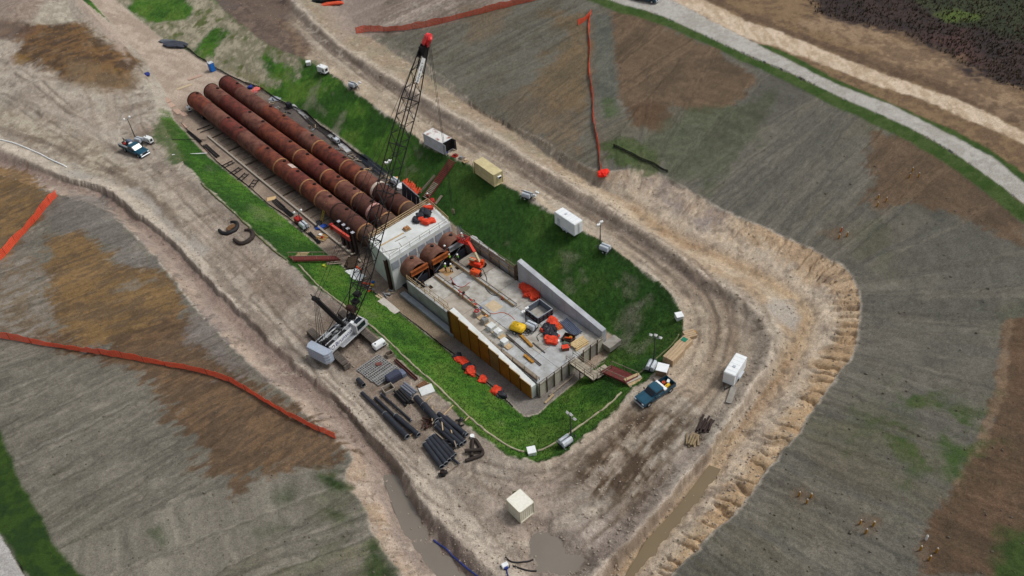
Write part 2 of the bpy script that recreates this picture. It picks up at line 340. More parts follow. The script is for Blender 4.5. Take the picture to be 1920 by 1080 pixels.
# ditches
lay(band(F['r1']*.85*sm(.6, 2.5, F['dcr'])), (178, 161, 139), ((162, 140, 114), h(N2+.4*N1)))
up = F['r1']*(1-sm(130, 150, F['sbr']))
lay(band(up*.75*sm(.6, 2.5, F['dcr'])), (128, 120, 100), ((142, 126, 108), h(N2)))
lay(band(F['r2']*.9), (190, 174, 154), ((176, 150, 120), sm(.25, .8, F['tb']+.45*N2+.3*N3).astype(np.float32)))
lay(band(F['r2']*sm(.35, .75, F['tb']+.3*N1+.2*N2)*sm(198, 210, F['sbr'])*.5), (176, 146, 108))
lay(band(F['r2']*(1-sm(140, 152, F['sbr']+8*N1))*.92), (106, 103, 94), ((122, 116, 104), h(N2+.4*N3-.2+.6*sm(.6, .1, F['tb']))))
lay(band(F['r2']*(sm(146, 152, F['sbr'])*(1-sm(166, 182, F['sbr']+8*N2)))*.8*sm(.2, .5, F['tb'])), (134, 124, 120), ((164, 150, 136), h(N2)))
s = F['sbr']; vert = fbm(s*.9, F['tb']*1.2, 3, 97)
lay(band(F['r2']*.4*sm(.0, .5, vert+.5*N3)*sm(.2, .5, F['tb'])), (188, 173, 150))
lay(band(F['r2']*.45*sm(.1, .5, -vert+.6*N3)*sm(.2, .5, F['tb'])), (122, 104, 84))
lay(band(F['r2']*.5*sm(.05, .5, fbm(X*.5, Y*.5, 4, 99))*sm(.75, .4, F['tb'])), (132, 120, 110))
lay(band(np.exp(-(F['dtr']/1.5)**2)*(F['r1'] | F['r2'])*.7*sm(146, 156, F['sbr'])), (164, 138, 104), ((140, 112, 82), h(N2)))
lay(band((F['l1'] | F['l2'])*sm(.3, 1.0, F['dcl'])*.55*(1-.6*sm(2.5, 4, F['dtl']))), (136, 119, 109))
lay(band(F['l2']*sm(.15, .4, F['tl'])*.9), (142, 128, 118), ((166, 148, 132), h(N2+vn(F['sbl']*.6, F['tl']*2, 98)-.5)))
lay(band(F['l2']*sm(.3, .55, F['tl'])*sm(138, 150, F['sbl'])*.65), (184, 166, 148), ((150, 128, 104), h(N2+.5*N3)))
lay(band(np.exp(-(F['dtl']/1.3)**2)*(F['l1'] | F['l2'])*.75), (134, 114, 103))
WET[:] = np.maximum(WET, .5*np.exp(-(F['dtl']/1.5)**2)*(F['l1'] | F['l2']))
# wheel tracks, cleat prints, damp and dry clods over all the bare ground
bare = (~(F['fr'] | F['fl'] | F['br'] | F['bl'])).astype(np.float32)*(1-(F['ic'] & ~F['it']))
lay(bare*F['trk']*.75, (110, 98, 86)); WET[:] = np.maximum(WET, bare*F['trk']*.35*sm(0, .4, N1))
for sk, dk, offs in (('sc', 'dc', (2.3, 4.1, 5.2, 7.0)), ('scl', 'dcl', (3.0, 4.9, 6.6)), ('scr', 'dcr', (3.4, 5.2))):
    for q, off in enumerate(offs):
        s = F[sk]; m = np.exp(-((F[dk]+.5*fbm(s*.05, s*0+q, 2, 420+q)+.2*N3-off)/.26)**2)*sm(-.3, .3, fbm(s*.05, s*0+q*3, 2, 430+q)); lay(band(m*bare*(~F['r1'])*(~F['l1'])*(~F['r2'])*(~F['l2'])*(~F['ic'])*.5), (112, 98, 84))
        cl_ = np.exp(-((F[dk]+.4*N1-off-.8)/.45)**2)*sm(.1, .3, fbm(s*.035, s*0+q*5, 2, 440+q))*sm(.2, .7, np.sin(s*9.5+3*N2)); lay(band(cl_*bare*(~F['r1'])*(~F['l1'])*(~F['r2'])*(~F['l2'])*(~F['ic'])*.4), (104, 92, 82))
N5 = fbm(X*2.6, Y*2.6, 2, 105); N6 = fbm(X*.45, Y*.45, 3, 106)
C *= np.exp(bare*(.17*N5+.17*N6+.12*N3))[:, None]
lay(bare*.5*sm(.22, .5, fbm(X*.8, Y*.8, 4, 107))*sm(-.2, .2, N1), (186, 174, 158)); lay(bare*.5*sm(.25, .5, fbm(X*.65, Y*.65, 4, 108))*sm(-.25, .15, -N1), (98, 87, 76))
# mud churned by trucks at the lower corner
stre = fbm((X*.78-Y*.62)*.9, (X*.62+Y*.78)*.12, 4, 120)
for k, (px, a) in enumerate((([(1075,905),(1180,800),(1280,770),(1330,770),(1320,830),(1250,880),(1200,930),(1120,945)], .85), ([(1050,880),(1090,850),(1130,850),(1150,900),(1100,935),(1060,920)], .7), ([(1130,820),(1200,770),(1230,790),(1180,850)], .5), ([(1150,960),(1210,900),(1260,880),(1230,940),(1180,975)], .6), ([(1320,600),(1400,560),(1450,640),(1400,700),(1360,640)], .35))):
    m = zone(px, 2.2, 4, 10+k)
    lay(m*min(1, a*1.15)*sm(-.4, .3, stre+.35*N3+.1), (98, 82, 64), ((72, 58, 45), h(N3+stre*1.5)))
    WET[:] = np.maximum(WET, m*.35*sm(0, .5, stre))
def ribbon(px, w, c, a, seed, wet=0.0, c2=None):
    P = smooth([np.array(p) for p in trace(px)], 1); xs = [p[0] for p in P]; ys = [p[1] for p in P]
    k = np.where((X > min(xs)-4*w-1) & (X < max(xs)+4*w+1) & (Y > min(ys)-4*w-1) & (Y < max(ys)+4*w+1))[0]; m = np.zeros(len(X), np.float32)
    d, s = dline(X[k], Y[k], P); m[k] = sm(w, w*.35, d+w*.55*fbm(X[k]*.5, Y[k]*.5, 3, seed)+w*.3*N3[k])*sm(-.45, .1, fbm(s*.12, s*0, 2, seed+1))
    m = m*bare; lay(m*a, c, None if c2 is None else (c2, h(N3+.6*N2))); WET[:] = np.maximum(WET, m*wet)
MD, MD2 = (112, 98, 86), (92, 80, 70)
for q, (px, w, a) in enumerate((([(205,318),(240,335),(300,390),(345,440),(400,505),(470,585),(540,655),(600,720)], 1.5, .7), ([(0,240),(90,268),(170,302),(235,335)], .9, .6), ([(0,110),(60,165),(140,218),(230,262),(260,285)], .8, .55), ([(0,175),(70,200),(150,235),(200,262)], .6, .45), ([(600,62),(680,132),(760,184),(900,274),(1000,340),(1060,380),(1150,434),(1250,514)], .7, .65), ([(590,75),(660,128),(740,178),(830,235),(890,285)], 1.1, .6), ([(1270,530),(1320,572),(1370,600),(1405,618)], 1.5, .55), ([(640,690),(700,760),(760,830),(830,900),(900,960)], .7, .5), ([(940,960),(1000,985),(1060,960),(1110,930)], 1.0, .45), ([(1330,840),(1280,900),(1210,975),(1150,1040)], .9, .5), ([(100,20),(150,60),(230,120),(250,165)], .8, .35), ([(420,880),(460,520),(500,560)], .01, 0))):
    if a: ribbon(px, w, MD, a, 500+q*3, .25, MD2)
for q, (px, w, a) in enumerate((([(238,350),(275,380),(305,405),(350,455),(400,515)], .75, .75), ([(0,140),(90,205),(200,250),(290,300)], 1.6, .5), ([(0,205),(100,240),(200,285),(300,350),(380,430)], 1.4, .4), ([(900,290),(1000,355),(1100,420),(1200,495),(1280,580),(1320,660)], 1.3, .5), ([(560,60),(640,120),(740,195),(880,285)], .8, .45), ([(620,690),(720,790),(820,900),(900,1000)], 1.1, .4), ([(470,540),(560,620)], 1.6, .4), ([(1440,610),(1452,650),(1440,700),(1405,760),(1370,800)], .8, .5))):
    ribbon(px, w, (182, 171, 156), a, 540+q*3, .5 if q == 0 else 0, (164, 154, 141))
# right-hand field
fr = F['fr'].astype(np.float32)*sm(0, .5, F['dbr']+.25*N3)
sR = F['sbr']; dR = F['dbr']
strR = fbm(sR*.55+.5*N1, dR*.03, 4, 130)*.6+fbm(sR*1.8, dR*.07, 3, 131)*.5
lay(band(fr), (99, 97, 88), ((116, 111, 100), h(strR*1.1+.6*N2)))
lay(band(fr*.5*sm(.05, .5, N1+.5*strR)), (104, 97, 78))
lay(band(fr*.3*sm(.1, .5, strR-.3*N1)), (84, 84, 80))
lay(band(fr*.35*sm(.1, .5, fbm(X*.09, Y*.09, 4, 133)+.35*strR)), (88, 92, 66))
def fz(px, c, c2, soft=1.2, warp=2.5, a=.9, seed=0, st=None):
    m = zone(px, soft*.7, warp, seed, .18, strR if st is None else st); lay(m*a, c, (c2, h((strR if st is None else st)*.9+.6*N2+.6*N3)))
BRN, BR2 = (116, 95, 74), (92, 76, 58)
fz([(560,-60),(640,30),(690,68),(800,120),(905,212),(1019,258),(1100,310),(1130,320),(1112,220),(1108,20),(1150,5),(1000,-60),(700,-140)], (112, 109, 98), (96, 92, 80), 1, 2, .9, 30)
fz([(660,70),(820,50),(1000,-10),(1080,-40),(800,-120),(560,-110),(620,20)], (152, 138, 126), (126, 112, 100), 1, 2, .85, 31)
fz([(690,55),(720,20),(760,-10),(860,-30),(850,15),(760,45)], (178, 166, 154), (140, 126, 114), 1.5, 3, .7, 32)
fz([(1010,20),(1105,30),(1112,180),(1100,225),(1050,205),(990,170),(1030,110),(1060,70)], (122, 100, 70), (104, 90, 68), 2.5, 4, .75, 33)
fz([(930,190),(1000,160),(1060,200),(1100,240),(1105,300),(1040,280),(960,230)], (124, 102, 76), (106, 94, 78), 3, 5, .6, 34)
fz([(860,15),(960,10),(940,60),(880,75)], (118, 100, 76), (108, 98, 84), 2.5, 3, .6, 35)
fz([(1145,12),(1240,40),(1330,88),(1425,150),(1400,178),(1330,214),(1260,200),(1240,245),(1190,235),(1162,180),(1146,80)], BRN, BR2, 1.2, 2.5, .9, 36)
fz([(1170,190),(1230,200),(1225,240),(1190,235)], (86, 66, 50), (100, 78, 58), 1.5, 2.5, .7, 37)
fz([(1110,30),(1145,25),(1160,165),(1168,210),(1132,222),(1113,180)], (90, 93, 84), (104, 104, 94), .8, 1.5, .85, 38)
fz([(1130,185),(1150,180),(1160,215),(1135,222)], (70, 88, 50), (84, 94, 66), 1, 1.5, .8, 39)
fz([(1195,275),(1290,205),(1380,200),(1470,162),(1425,260),(1330,355),(1250,335)], (80, 87, 64), (92, 96, 76), 2, 3, .8, 40)
fz([(1135,270),(1170,262),(1225,295),(1230,320),(1150,316)], (66, 84, 40), (82, 92, 58), 1.2, 2.5, .85, 41)
fz([(1640,248),(1700,255),(1790,300),(1850,360),(1915,400),(1940,475),(1870,450),(1810,415),(1780,390),(1700,372),(1660,392),(1620,380),(1642,320),(1608,308)], BRN, (98, 80, 62), 1, 2.5, .88, 42)
fz([(1892,600),(1960,590),(1960,1060),(1890,1095),(1720,1085),(1740,1010),(1788,910),(1838,830),(1880,720)], (108, 84, 64), (90, 72, 54), .7, 1.5, .9, 43)
fz([(1886,600),(1896,600),(1884,725),(1842,835),(1792,915),(1780,912),(1832,830),(1872,720)], (142, 118, 94), (124, 104, 84), .4, .8, .7, 44)
lineR = fbm(sR*2.6+.4*N1, dR*.02, 2, 136); grR = fbm(sR*5, dR*1.2, 2, 137); dl = ridge((sR+.25*N1)*.62, dR*.004, 1, 138)**9; C *= np.exp(-fr*.30*dl*sm(-.3, .3, N2+N1))[:, None]; C *= np.exp(fr*(-.17+.20*lineR+.12*N3+.22*grR))[:, None]
pat = sm(-.1, .35, fbm(X*.35, Y*.35, 4, 135)+.3*strR).astype(np.float32)
m = zone([(1620,750),(1740,730),(1840,770),(1835,860),(1785,905),(1700,890),(1630,850)], 4, 4, 45); lay(m*pat*.9, (70, 82, 44), ((52, 74, 28), h(N3)))
m = zone([(1770,830),(1815,840),(1800,890),(1780,890)], 1.5, 2, 46); lay(m*.85, (52, 78, 28))
m = zone([(1870,1060),(1900,1010),(1940,990),(1960,1110),(1870,1110)], 1.5, 2, 47); lay(m*.9, (52, 74, 30), ((38, 62, 20), h(N3)))
for k, (cx, cy, a, b) in enumerate(((1570,440,26,16),(1645,380,16,14),(1700,330,20,14),(1505,930,18,10),(1620,985,18,10),(1735,1035,22,12))):
    fz([(cx-a,cy),(cx,cy-b),(cx+a,cy),(cx,cy+b)], (116, 90, 66), (102, 84, 66), 1.2, 1.5, .55, 48+k)
# left-hand field
fl = F['fl'].astype(np.float32)*sm(0, .5, F['dbl']+.25*N3)
sL = F['sbl']; dL = F['dbl']
strL = fbm(sL*.6+.5*N1, dL*.03, 4, 140)*.6+fbm(sL*2.0, dL*.08, 3, 141)*.5
lay(band(fl), (118, 113, 102), ((104, 100, 90), h(strL*1.3+.3*N2)))
lay(band(fl*.4*sm(.05, .5, N1+.4*strL)), (116, 105, 84))
lay(band(fl*.3*sm(.1, .5, strL)), (134, 129, 118))
lay(band(fl*.35*sm(.2, .6, fbm(X*.08, Y*.08, 4, 143)+.3*strL)*sm(20, 45, dL)), (94, 96, 66))
clod = fbm(sL*1.6, dL*.35, 3, 145)
def fzl(px, c, c2, soft=1.2, warp=2.5, a=.9, seed=0): fz(px, c, c2, soft, warp, a, seed, clod*1.3)
ORA, OR2 = (130, 102, 64), (98, 78, 54)
fzl([(-40,300),(60,325),(104,365),(62,420),(12,492),(-40,520)], ORA, OR2, 1, 2.5, .9, 60)
fzl([(127,358),(183,373),(235,430),(300,490),(295,512),(230,512),(190,452),(150,432),(108,432),(96,400)], (126, 120, 113), (104, 99, 93), 1, 2, .9, 61)
fzl([(78,440),(150,430),(190,460),(212,490),(300,505),(342,560),(345,622),(290,640),(230,662),(130,640),(100,580),(75,500)], ORA, OR2, 1, 2.5, .9, 62)
fzl([(-30,510),(70,480),(90,600),(100,640),(-30,632)], (118, 102, 82), (130, 122, 112), 1.5, 3, .8, 63)
fzl([(90,630),(200,655),(340,575),(372,640),(430,690),(500,735),(560,790),(640,830),(662,862),(620,884),(560,880),(480,902),(438,925),(390,882),(350,822),(325,760),(250,692),(120,675)], (114, 90, 66), (86, 69, 52), 1.2, 3, .92, 64)
fzl([(345,560),(377,590),(450,660),(500,712),(420,690),(365,640)], (132, 124, 118), (108, 100, 94), 1, 2.5, .9, 65)
fzl([(255,525),(290,522),(250,545),(215,545)], (138, 130, 118), (118, 108, 92), .8, 1.5, .7, 66)
for k, px in enumerate(([(602,893),(625,890),(652,915),(640,925),(612,918)], [(600,955),(618,952),(664,965),(660,980),(630,972)], [(676,1012),(705,1008),(738,1070),(740,1100),(690,1090)], [(515,930),(545,920),(540,942),(520,945)], [(280,1000),(300,992),(320,1020),(305,1035)], [(480,995),(540,980),(540,990),(490,1005)])):
    m = zone(px, 1.0, 1.6, 70+k); a = (.95, .9, .9, .5, .55, .4)[k]; lay(m*a, (44, 66, 24), ((32, 54, 16), h(N3)))
lay(zone([(420,960),(600,880),(680,940),(720,1080),(500,1100)], 4, 5, 78)*.35*sm(-.2, .3, N2+strL), (88, 94, 62))
lineL = fbm(sL*2.4+.4*N1, dL*.02, 2, 146); grL = fbm(sL*5, dL*1.4, 2, 147); dl = ridge((sL+.25*N1)*.62, dL*.004, 1, 148)**9; C *= np.exp(-fl*.34*dl*sm(-.3, .3, N2+N1))[:, None]; dl = ridge((sL+.25*N1)*.4, dL*.004, 1, 149)**12; C *= np.exp(fl*.25*dl)[:, None]; C *= np.exp(fl*(-.17+.20*lineL+.12*N3+.22*grL+.26*clod*(1-sm(28, 46, dL))))[:, None]
# levee roads and their verges
def strip(d, a, b, e=.35): return sm(a-e, a+e, d)*(1-sm(b-e, b+e, d))
inR = F['br'].astype(np.float32); sd = np.where(F['br'], F['dri'], -F['dri'])+.35*N2+.2*N3
lay(strip(sd, -2.6-1.2*N1, .1).astype(np.float32)*(F['fr'] | F['br']), (50, 74, 26), ((66, 84, 40), h(N3+N2)))
outer = F['br'] & (F['dro'] < F['dri']*1.0+60)
so_ = np.where(inside(X, Y, list(ROAD_IN)+list(ROAD_OUT[::-1])), -F['dro'], F['dro'])+.3*N2+.2*N3
lay(inR*sm(-.3, .3, sd), (170, 167, 160), ((156, 152, 144), h(N2+N3)))
beyond = inR*sm(-.2, .4, so_)
lay(beyond, (124, 102, 76), ((104, 84, 64), h(N2+N3)))
lay(zone([(1424,84),(1440,85),(1490,105),(1560,145),(1640,180),(1720,215),(1790,245),(1870,290),(1925,330),(1990,390),(1990,420),(1920,341),(1861,293),(1793,257),(1752,238),(1671,196),(1576,161),(1508,128)], .35, .5, 80), (44, 68, 22), ((60, 80, 32), h(N3)))
lay(zone([(1225,-22),(1270,4),(1340,41),(1400,72),(1424,82),(1450,86),(1490,103),(1552,125),(1644,160),(1725,184),(1806,222),(1920,271),(2000,320),(2000,280),(1920,244),(1860,214),(1779,181),(1671,144),(1573,106),(1489,70),(1400,40),(1330,5),(1280,-30)], .4, .8, 81), (196, 178, 156), ((172, 152, 128), h(fbm(X*.9, Y*.25, 3, 82)+.5*N3)))
lay(zone([(1300,-12),(1350,12),(1400,36),(1489,68),(1573,104),(1671,142),(1779,179),(1860,212),(1925,242),(1925,226),(1870,196),(1800,166),(1700,127),(1590,94),(1500,62),(1420,32),(1350,-5)], .6, 1.2, 83)*.85, (100, 80, 62), ((82, 66, 52), h(N3)))
lay(zone([(1490,40),(1580,30),(1680,70),(1800,120),(1930,200),(1930,240),(1800,170),(1660,110)], 2, 3, 84)*.55, (150, 128, 104), ((116, 96, 76), h(N3+N2)))
lay(zone([(1500,-20),(1530,25),(1620,50),(1690,62),(1760,95),(1840,140),(1960,190),(1990,-60),(1600,-60)], 2.5, 5, 85), (58, 46, 42), ((46, 38, 38), h(N2+N3)))
lay(zone([(1740,70),(1800,60),(1830,100),(1860,130),(1800,110)], 2, 3, 86)*.5, (84, 58, 54))
lay(zone([(1650,-30),(1760,35),(1850,60),(1960,95),(1980,-60)], 2, 4, 87)*.9, (56, 64, 40), ((42, 50, 32), h(N2)))
lay(zone([(1750,25),(1800,18),(1850,28),(1840,38),(1780,40)], 1.5, 2, 88)*.8, (78, 94, 40))
inL = F['bl'].astype(np.float32); sdl = np.where(F['bl'], F['drl'], -F['drl'])+.4*N2+.2*N3
lay(strip(sdl, -4.6-1.2*N1, 0).astype(np.float32)*(F['fl'] | F['bl']), (46, 68, 22), ((34, 56, 16), h(N3+N2)))
lay(inL*sm(-.3, .3, sdl), (172, 169, 166), ((160, 156, 152), h(N3)))
# mound and spoil at the far left
md = fbm(X*.2+Y*.08, Y*.5-X*.3, 4, 150)
m = zone([(35,75),(60,45),(100,35),(160,45),(185,60),(230,100),(268,120),(255,140),(250,165),(200,170),(130,150),(60,125),(30,110)], 2, 3.5, 90)
lay(m*.98, (110, 82, 50), ((74, 57, 41), h(md+.6*N3)))
lay(m*.22*sm(.2, .5, N2), (140, 120, 98)); lay(m*.5*sm(.2, .5, fbm(X*.12, Y*.12, 3, 152)), (134, 104, 44))
lay(zone([(0,40),(40,35),(75,55),(40,72),(0,70)], 1.5, 3, 91)*.8, (98, 74, 58), ((78, 60, 50), h(md)))
lay(zone([(-20,-20),(70,-20),(78,20),(60,40),(20,35),(-20,40)], 1.5, 3, 92)*.8, (122, 104, 92), ((142, 126, 114), h(N3)))
lay(zone([(72,10),(130,-5),(140,40),(100,45),(60,45)], 1, 2, 93)*.8, (172, 164, 148), ((146, 138, 124), h(N3)))
lay(zone([(130,-10),(160,-10),(245,90),(240,120),(190,60)], 1, 2, 94)*.7, (168, 150, 136))
lay(zone([(130,110),(200,130),(260,150),(240,170),(190,175),(120,150)], 2, 3, 95)*.5, (120, 102, 78))
# dark heap ground beyond the pit head
m = zone([(345,-30),(540,-30),(545,45),(572,88),(562,112),(530,118),(470,75),(440,58),(405,35)], 1.5, 3, 96)
lay(m*.92, (96, 80, 70), ((76, 64, 58), h(N2+.6*N3))); lay(m*.4*sm(.15, .5, N2-.3*N3), (136, 116, 100)); lay(m*.35*sm(.2, .5, fbm(X*.1, Y*.1, 3, 155)), (82, 76, 78))
lay(zone([(515,30),(545,40),(590,100),(565,110),(540,80)], 1.2, 2, 97)*.6, (126, 106, 84), ((92, 74, 60), h(N3)))
lay(zone([(590,-30),(690,-30),(720,10),(680,60),(640,80),(610,40)], 1.2, 2, 98)*.5, (150, 136, 126))
# pit: floor, grass slopes, bare scars
it = F['it'].astype(np.float32); ic = F['ic'].astype(np.float32)
lay(it, (150, 134, 118), ((128, 113, 100), h(N2+.5*N3)))
lay(it*(1-sm(-90, -80, F['u'])), (176, 160, 144), ((158, 142, 126), h(N2+fbm((X*.78-Y*.62)*.2, (X*.62+Y*.78)*.9, 3, 160))))
lay(it*sm(14, 20, F['u'])*(1-sm(.3, 2, F['v'])), (128, 122, 116), ((112, 106, 100), h(N2)))
lay(it*sm(2, 6, F['u'])*(1-sm(15, 20, F['u']))*(1-sm(-4, 0, F['v'])), (116, 102, 84), ((134, 118, 98), h(N2)))
lay(it*sm(-82, -78, F['u'])*(1-sm(-8, -5, F['u']))*sm(-6.5, -5, F['v'])*.6, (96, 86, 78), ((70, 62, 58), h(N2+N3)))
lay(it*.6*sm(-70, -66, F['u'])*(1-sm(-12, -6, F['u']))*sm(6.6, 8.2, F['v']), (74, 70, 70))
gm = (ic*(1-it))*sm(.0, .35, F['dt']+.25*N3-.1)*sm(.0, .5, F['dc']+.7*N2+.45*N3)
gy = fbm(X*.16, Y*.16, 4, 170)
GRASS = gm*np.where(F['v'] > 0, 1, sm(-84, -75, F['u']+6*N2+3*N3))
up_e = zone([(205,10),(240,-40),(350,-40),(400,5),(440,38),(505,80),(562,112),(556,142),(500,166),(440,146),(390,118),(340,78),(270,62),(215,20)], 1.5, 3, 190)*gm
for px in ([(358,97),(405,48),(428,60),(400,104),(372,114)], [(228,22),(262,-20),(350,-25),(360,38),(292,42),(264,36)], [(478,110),(505,92),(562,128),(565,155),(505,158)]): up_e = up_e*(1-zone(px, 1.2, 2.2, 195))
GRASS = GRASS*(1-up_e)
lay(GRASS, (46, 82, 22), ((64, 102, 30), h(gy*1.2+.6*N3)))
lay(GRASS*.5*sm(.1, .5, gy+.4*N2), (86, 108, 42)); lay(GRASS*.5*sm(.1, .5, -gy+.5*N3), (30, 60, 20))
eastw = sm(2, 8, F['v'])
lay(GRASS*.55*eastw*sm(-40, -10, F['u']), (40, 70, 28), ((31, 58, 25), h(gy+.4*N3)))  # shade of the slope facing away from the sun, painted into its green
C *= np.exp(GRASS*(.30*N5+.20*N3))[:, None]
scar = sm(.30, .52, fbm(X*.22+Y*.1, Y*.13-X*.05, 4, 175)+.22*N3)*sm(1.0, 2.5, F['dt'])*sm(.8, 2, F['dc'])
lay((GRASS*scar*.5*(.5+.5*eastw)).astype(np.float32), (118, 112, 98), ((92, 94, 74), h(N3)))
for k, px in enumerate(([(600,265),(616,255),(640,215),(648,210),(638,245),(618,275)], [(1180,580),(1215,555),(1205,575),(1190,600),(1160,610)], [(1160,640),(1185,605),(1195,600),(1172,648)], [(930,505),(945,480),(985,500),(960,530)], [(1000,385),(930,350),(945,370),(965,400)], [(585,165),(600,155),(580,200),(570,205)], [(1050,470),(1080,480),(1060,495)], [(1190,655),(1218,640),(1200,660)])):
    lay(zone(px, 1.0, 1.8, 180+k)*(.7, .55, .5, .4, .0, .5, .4, .5)[k]*gm, (132, 126, 112), ((110, 108, 90), h(N3)))
lay(up_e*.95, (158, 149, 128), ((122, 118, 96), h(N3+.8*N2)))
lay(up_e*sm(.15, .45, fbm(X*.3, Y*.3, 4, 191)), (86, 94, 54))
lay(zone([(430,130),(475,140),(500,170),(470,160)], 1.5, 2, 199)*gm*.6, (104, 96, 56))
lay(zone([(560,105),(600,118),(600,122),(570,128),(555,115)], .8, 1, 200)*.6, (50, 74, 30))
# rim of dark grass outside the wattle, crumbly edge
rim = np.exp(-(F['dc']/.9)**2)*(F['u'] > -66)*(F['ic'])
lay((rim*.7*sm(-.3, .3, N3+.4*N2)).astype(np.float32), (34, 52, 22))
tip = zone([(285,245),(300,222),(330,228),(345,300),(330,310),(305,280)], 1, 2.2, 201); lay(tip*.85, (52, 78, 30), ((80, 92, 50), h(N3)))
pud = zone([(985,1035),(1010,1012),(1035,1003),(1060,995),(1083,1015),(1072,1060),(1055,1090),(985,1090)], .8, 1.2, 202)
lay(pud*.8, (128, 116, 106)); WET[:] = np.maximum(WET, pud*.85)
for k, px in enumerate(([(238,355),(262,352),(284,372),(305,395),(300,410),(276,385)], [(118,318),(150,322),(172,332),(150,336)], [(360,445),(385,470),(378,478),(355,455)], [(300,400),(320,420),(345,450),(335,455),(310,425)], [(1452,560),(1490,570),(1500,600),(1490,620),(1455,600),(1440,575)], [(525,500),(560,520),(585,535),(560,535)])):
    m = zone(px, .8, 1.2, 210+k); lay(m*.75, (158, 152, 143)); WET[:] = np.maximum(WET, m*.8)
C *= (1+.14*N4)[:, None]; np.clip(C, .008, .85, out=C)

def grid_mesh(name, X, Y, Z, sh):
    nr, nc = sh; me = bpy.data.meshes.new(name)
    V = np.empty((nr*nc, 3), np.float32); V[:, 0] = X; V[:, 1] = Y; V[:, 2] = Z
    i = np.arange(nr*nc, dtype=np.int32).reshape(nr, nc)
    q = np.stack([i[:-1, :-1], i[:-1, 1:], i[1:, 1:], i[1:, :-1]], -1).reshape(-1, 4)
    me.vertices.add(len(V)); me.vertices.foreach_set('co', V.ravel())
    me.loops.add(q.size); me.loops.foreach_set('vertex_index', q.ravel())
    me.polygons.add(len(q)); me.polygons.foreach_set('loop_start', np.arange(0, q.size, 4, dtype=np.int32)); me.polygons.foreach_set('loop_total', np.full(len(q), 4, np.int32))
    me.polygons.foreach_set('use_smooth', np.ones(len(q), bool))
    me.update(calc_edges=True); return me
gme = grid_mesh('ground', X, Y, Z, _sh)
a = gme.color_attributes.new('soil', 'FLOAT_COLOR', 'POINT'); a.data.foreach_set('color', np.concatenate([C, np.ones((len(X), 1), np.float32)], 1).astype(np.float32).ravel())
a = gme.attributes.new('wet', 'FLOAT', 'POINT'); a.data.foreach_set('value', WET.astype(np.float32))
GRASS_W = GRASS
# ------------------------------------------------------------------ materials
_M = {}
def mat(key, c, rough=.8, metal=0.0, var=.18, scale=3.0, bump=.15, c2=None, spec=.3, wave=None, thr=.5, wid=.18):
    """procedural paint / metal / concrete: colour with mottling (c2 = stain colour), relief and uneven gloss"""
    if key in _M: return _M[key]
    m = bpy.data.materials.new(key); m.use_nodes = True; n = m.node_tree.nodes; l = m.node_tree.links; b = n['Principled BSDF']
    tc = n.new('ShaderNodeTexCoord'); no = n.new('ShaderNodeTexNoise'); no.inputs['Scale'].default_value = scale; no.inputs['Detail'].default_value = 6; no.inputs['Roughness'].default_value = .65
    l.new(tc.outputs['Object'], no.inputs['Vector'])
    oi = n.new('ShaderNodeObjectInfo'); add = n.new('ShaderNodeVectorMath'); add.operation = 'ADD'
    l.new(tc.outputs['Object'], add.inputs[0]); l.new(oi.outputs['Location'], add.inputs[1]); l.new(add.outputs[0], no.inputs['Vector'])
    cr = n.new('ShaderNodeValToRGB')
    col = alb(*c); col2 = alb(*c2) if c2 else tuple(x*(1-var*2) for x in col)
    cr.color_ramp.elements[0].position = thr-wid; cr.color_ramp.elements[1].position = thr+wid
    cr.color_ramp.elements[0].color = (*col2, 1); cr.color_ramp.elements[1].color = (*col, 1)
    l.new(no.outputs['Fac'], cr.inputs['Fac'])
    hv = n.new('ShaderNodeHueSaturation'); mr = n.new('ShaderNodeMapRange'); mr.inputs['To Min'].default_value = 1-var*.7; mr.inputs['To Max'].default_value = 1+var*.5
    l.new(oi.outputs['Random'], mr.inputs['Value']); l.new(mr.outputs[0], hv.inputs['Value']); l.new(cr.outputs[0], hv.inputs['Color']); l.new(hv.outputs[0], b.inputs['Base Color'])
    b.inputs['Roughness'].default_value = rough; b.inputs['Metallic'].default_value = metal; b.inputs['Specular IOR Level'].default_value = spec
    if bump:
        bp = n.new('ShaderNodeBump'); bp.inputs['Strength'].default_value = bump; bp.inputs['Distance'].default_value = .05
        n2 = n.new('ShaderNodeTexNoise'); n2.inputs['Scale'].default_value = scale*4; n2.inputs['Detail'].default_value = 4; l.new(add.outputs[0], n2.inputs['Vector'])
        l.new(n2.outputs['Fac'], bp.inputs['Height']); l.new(bp.outputs[0], b.inputs['Normal'])
    _M[key] = m; return m
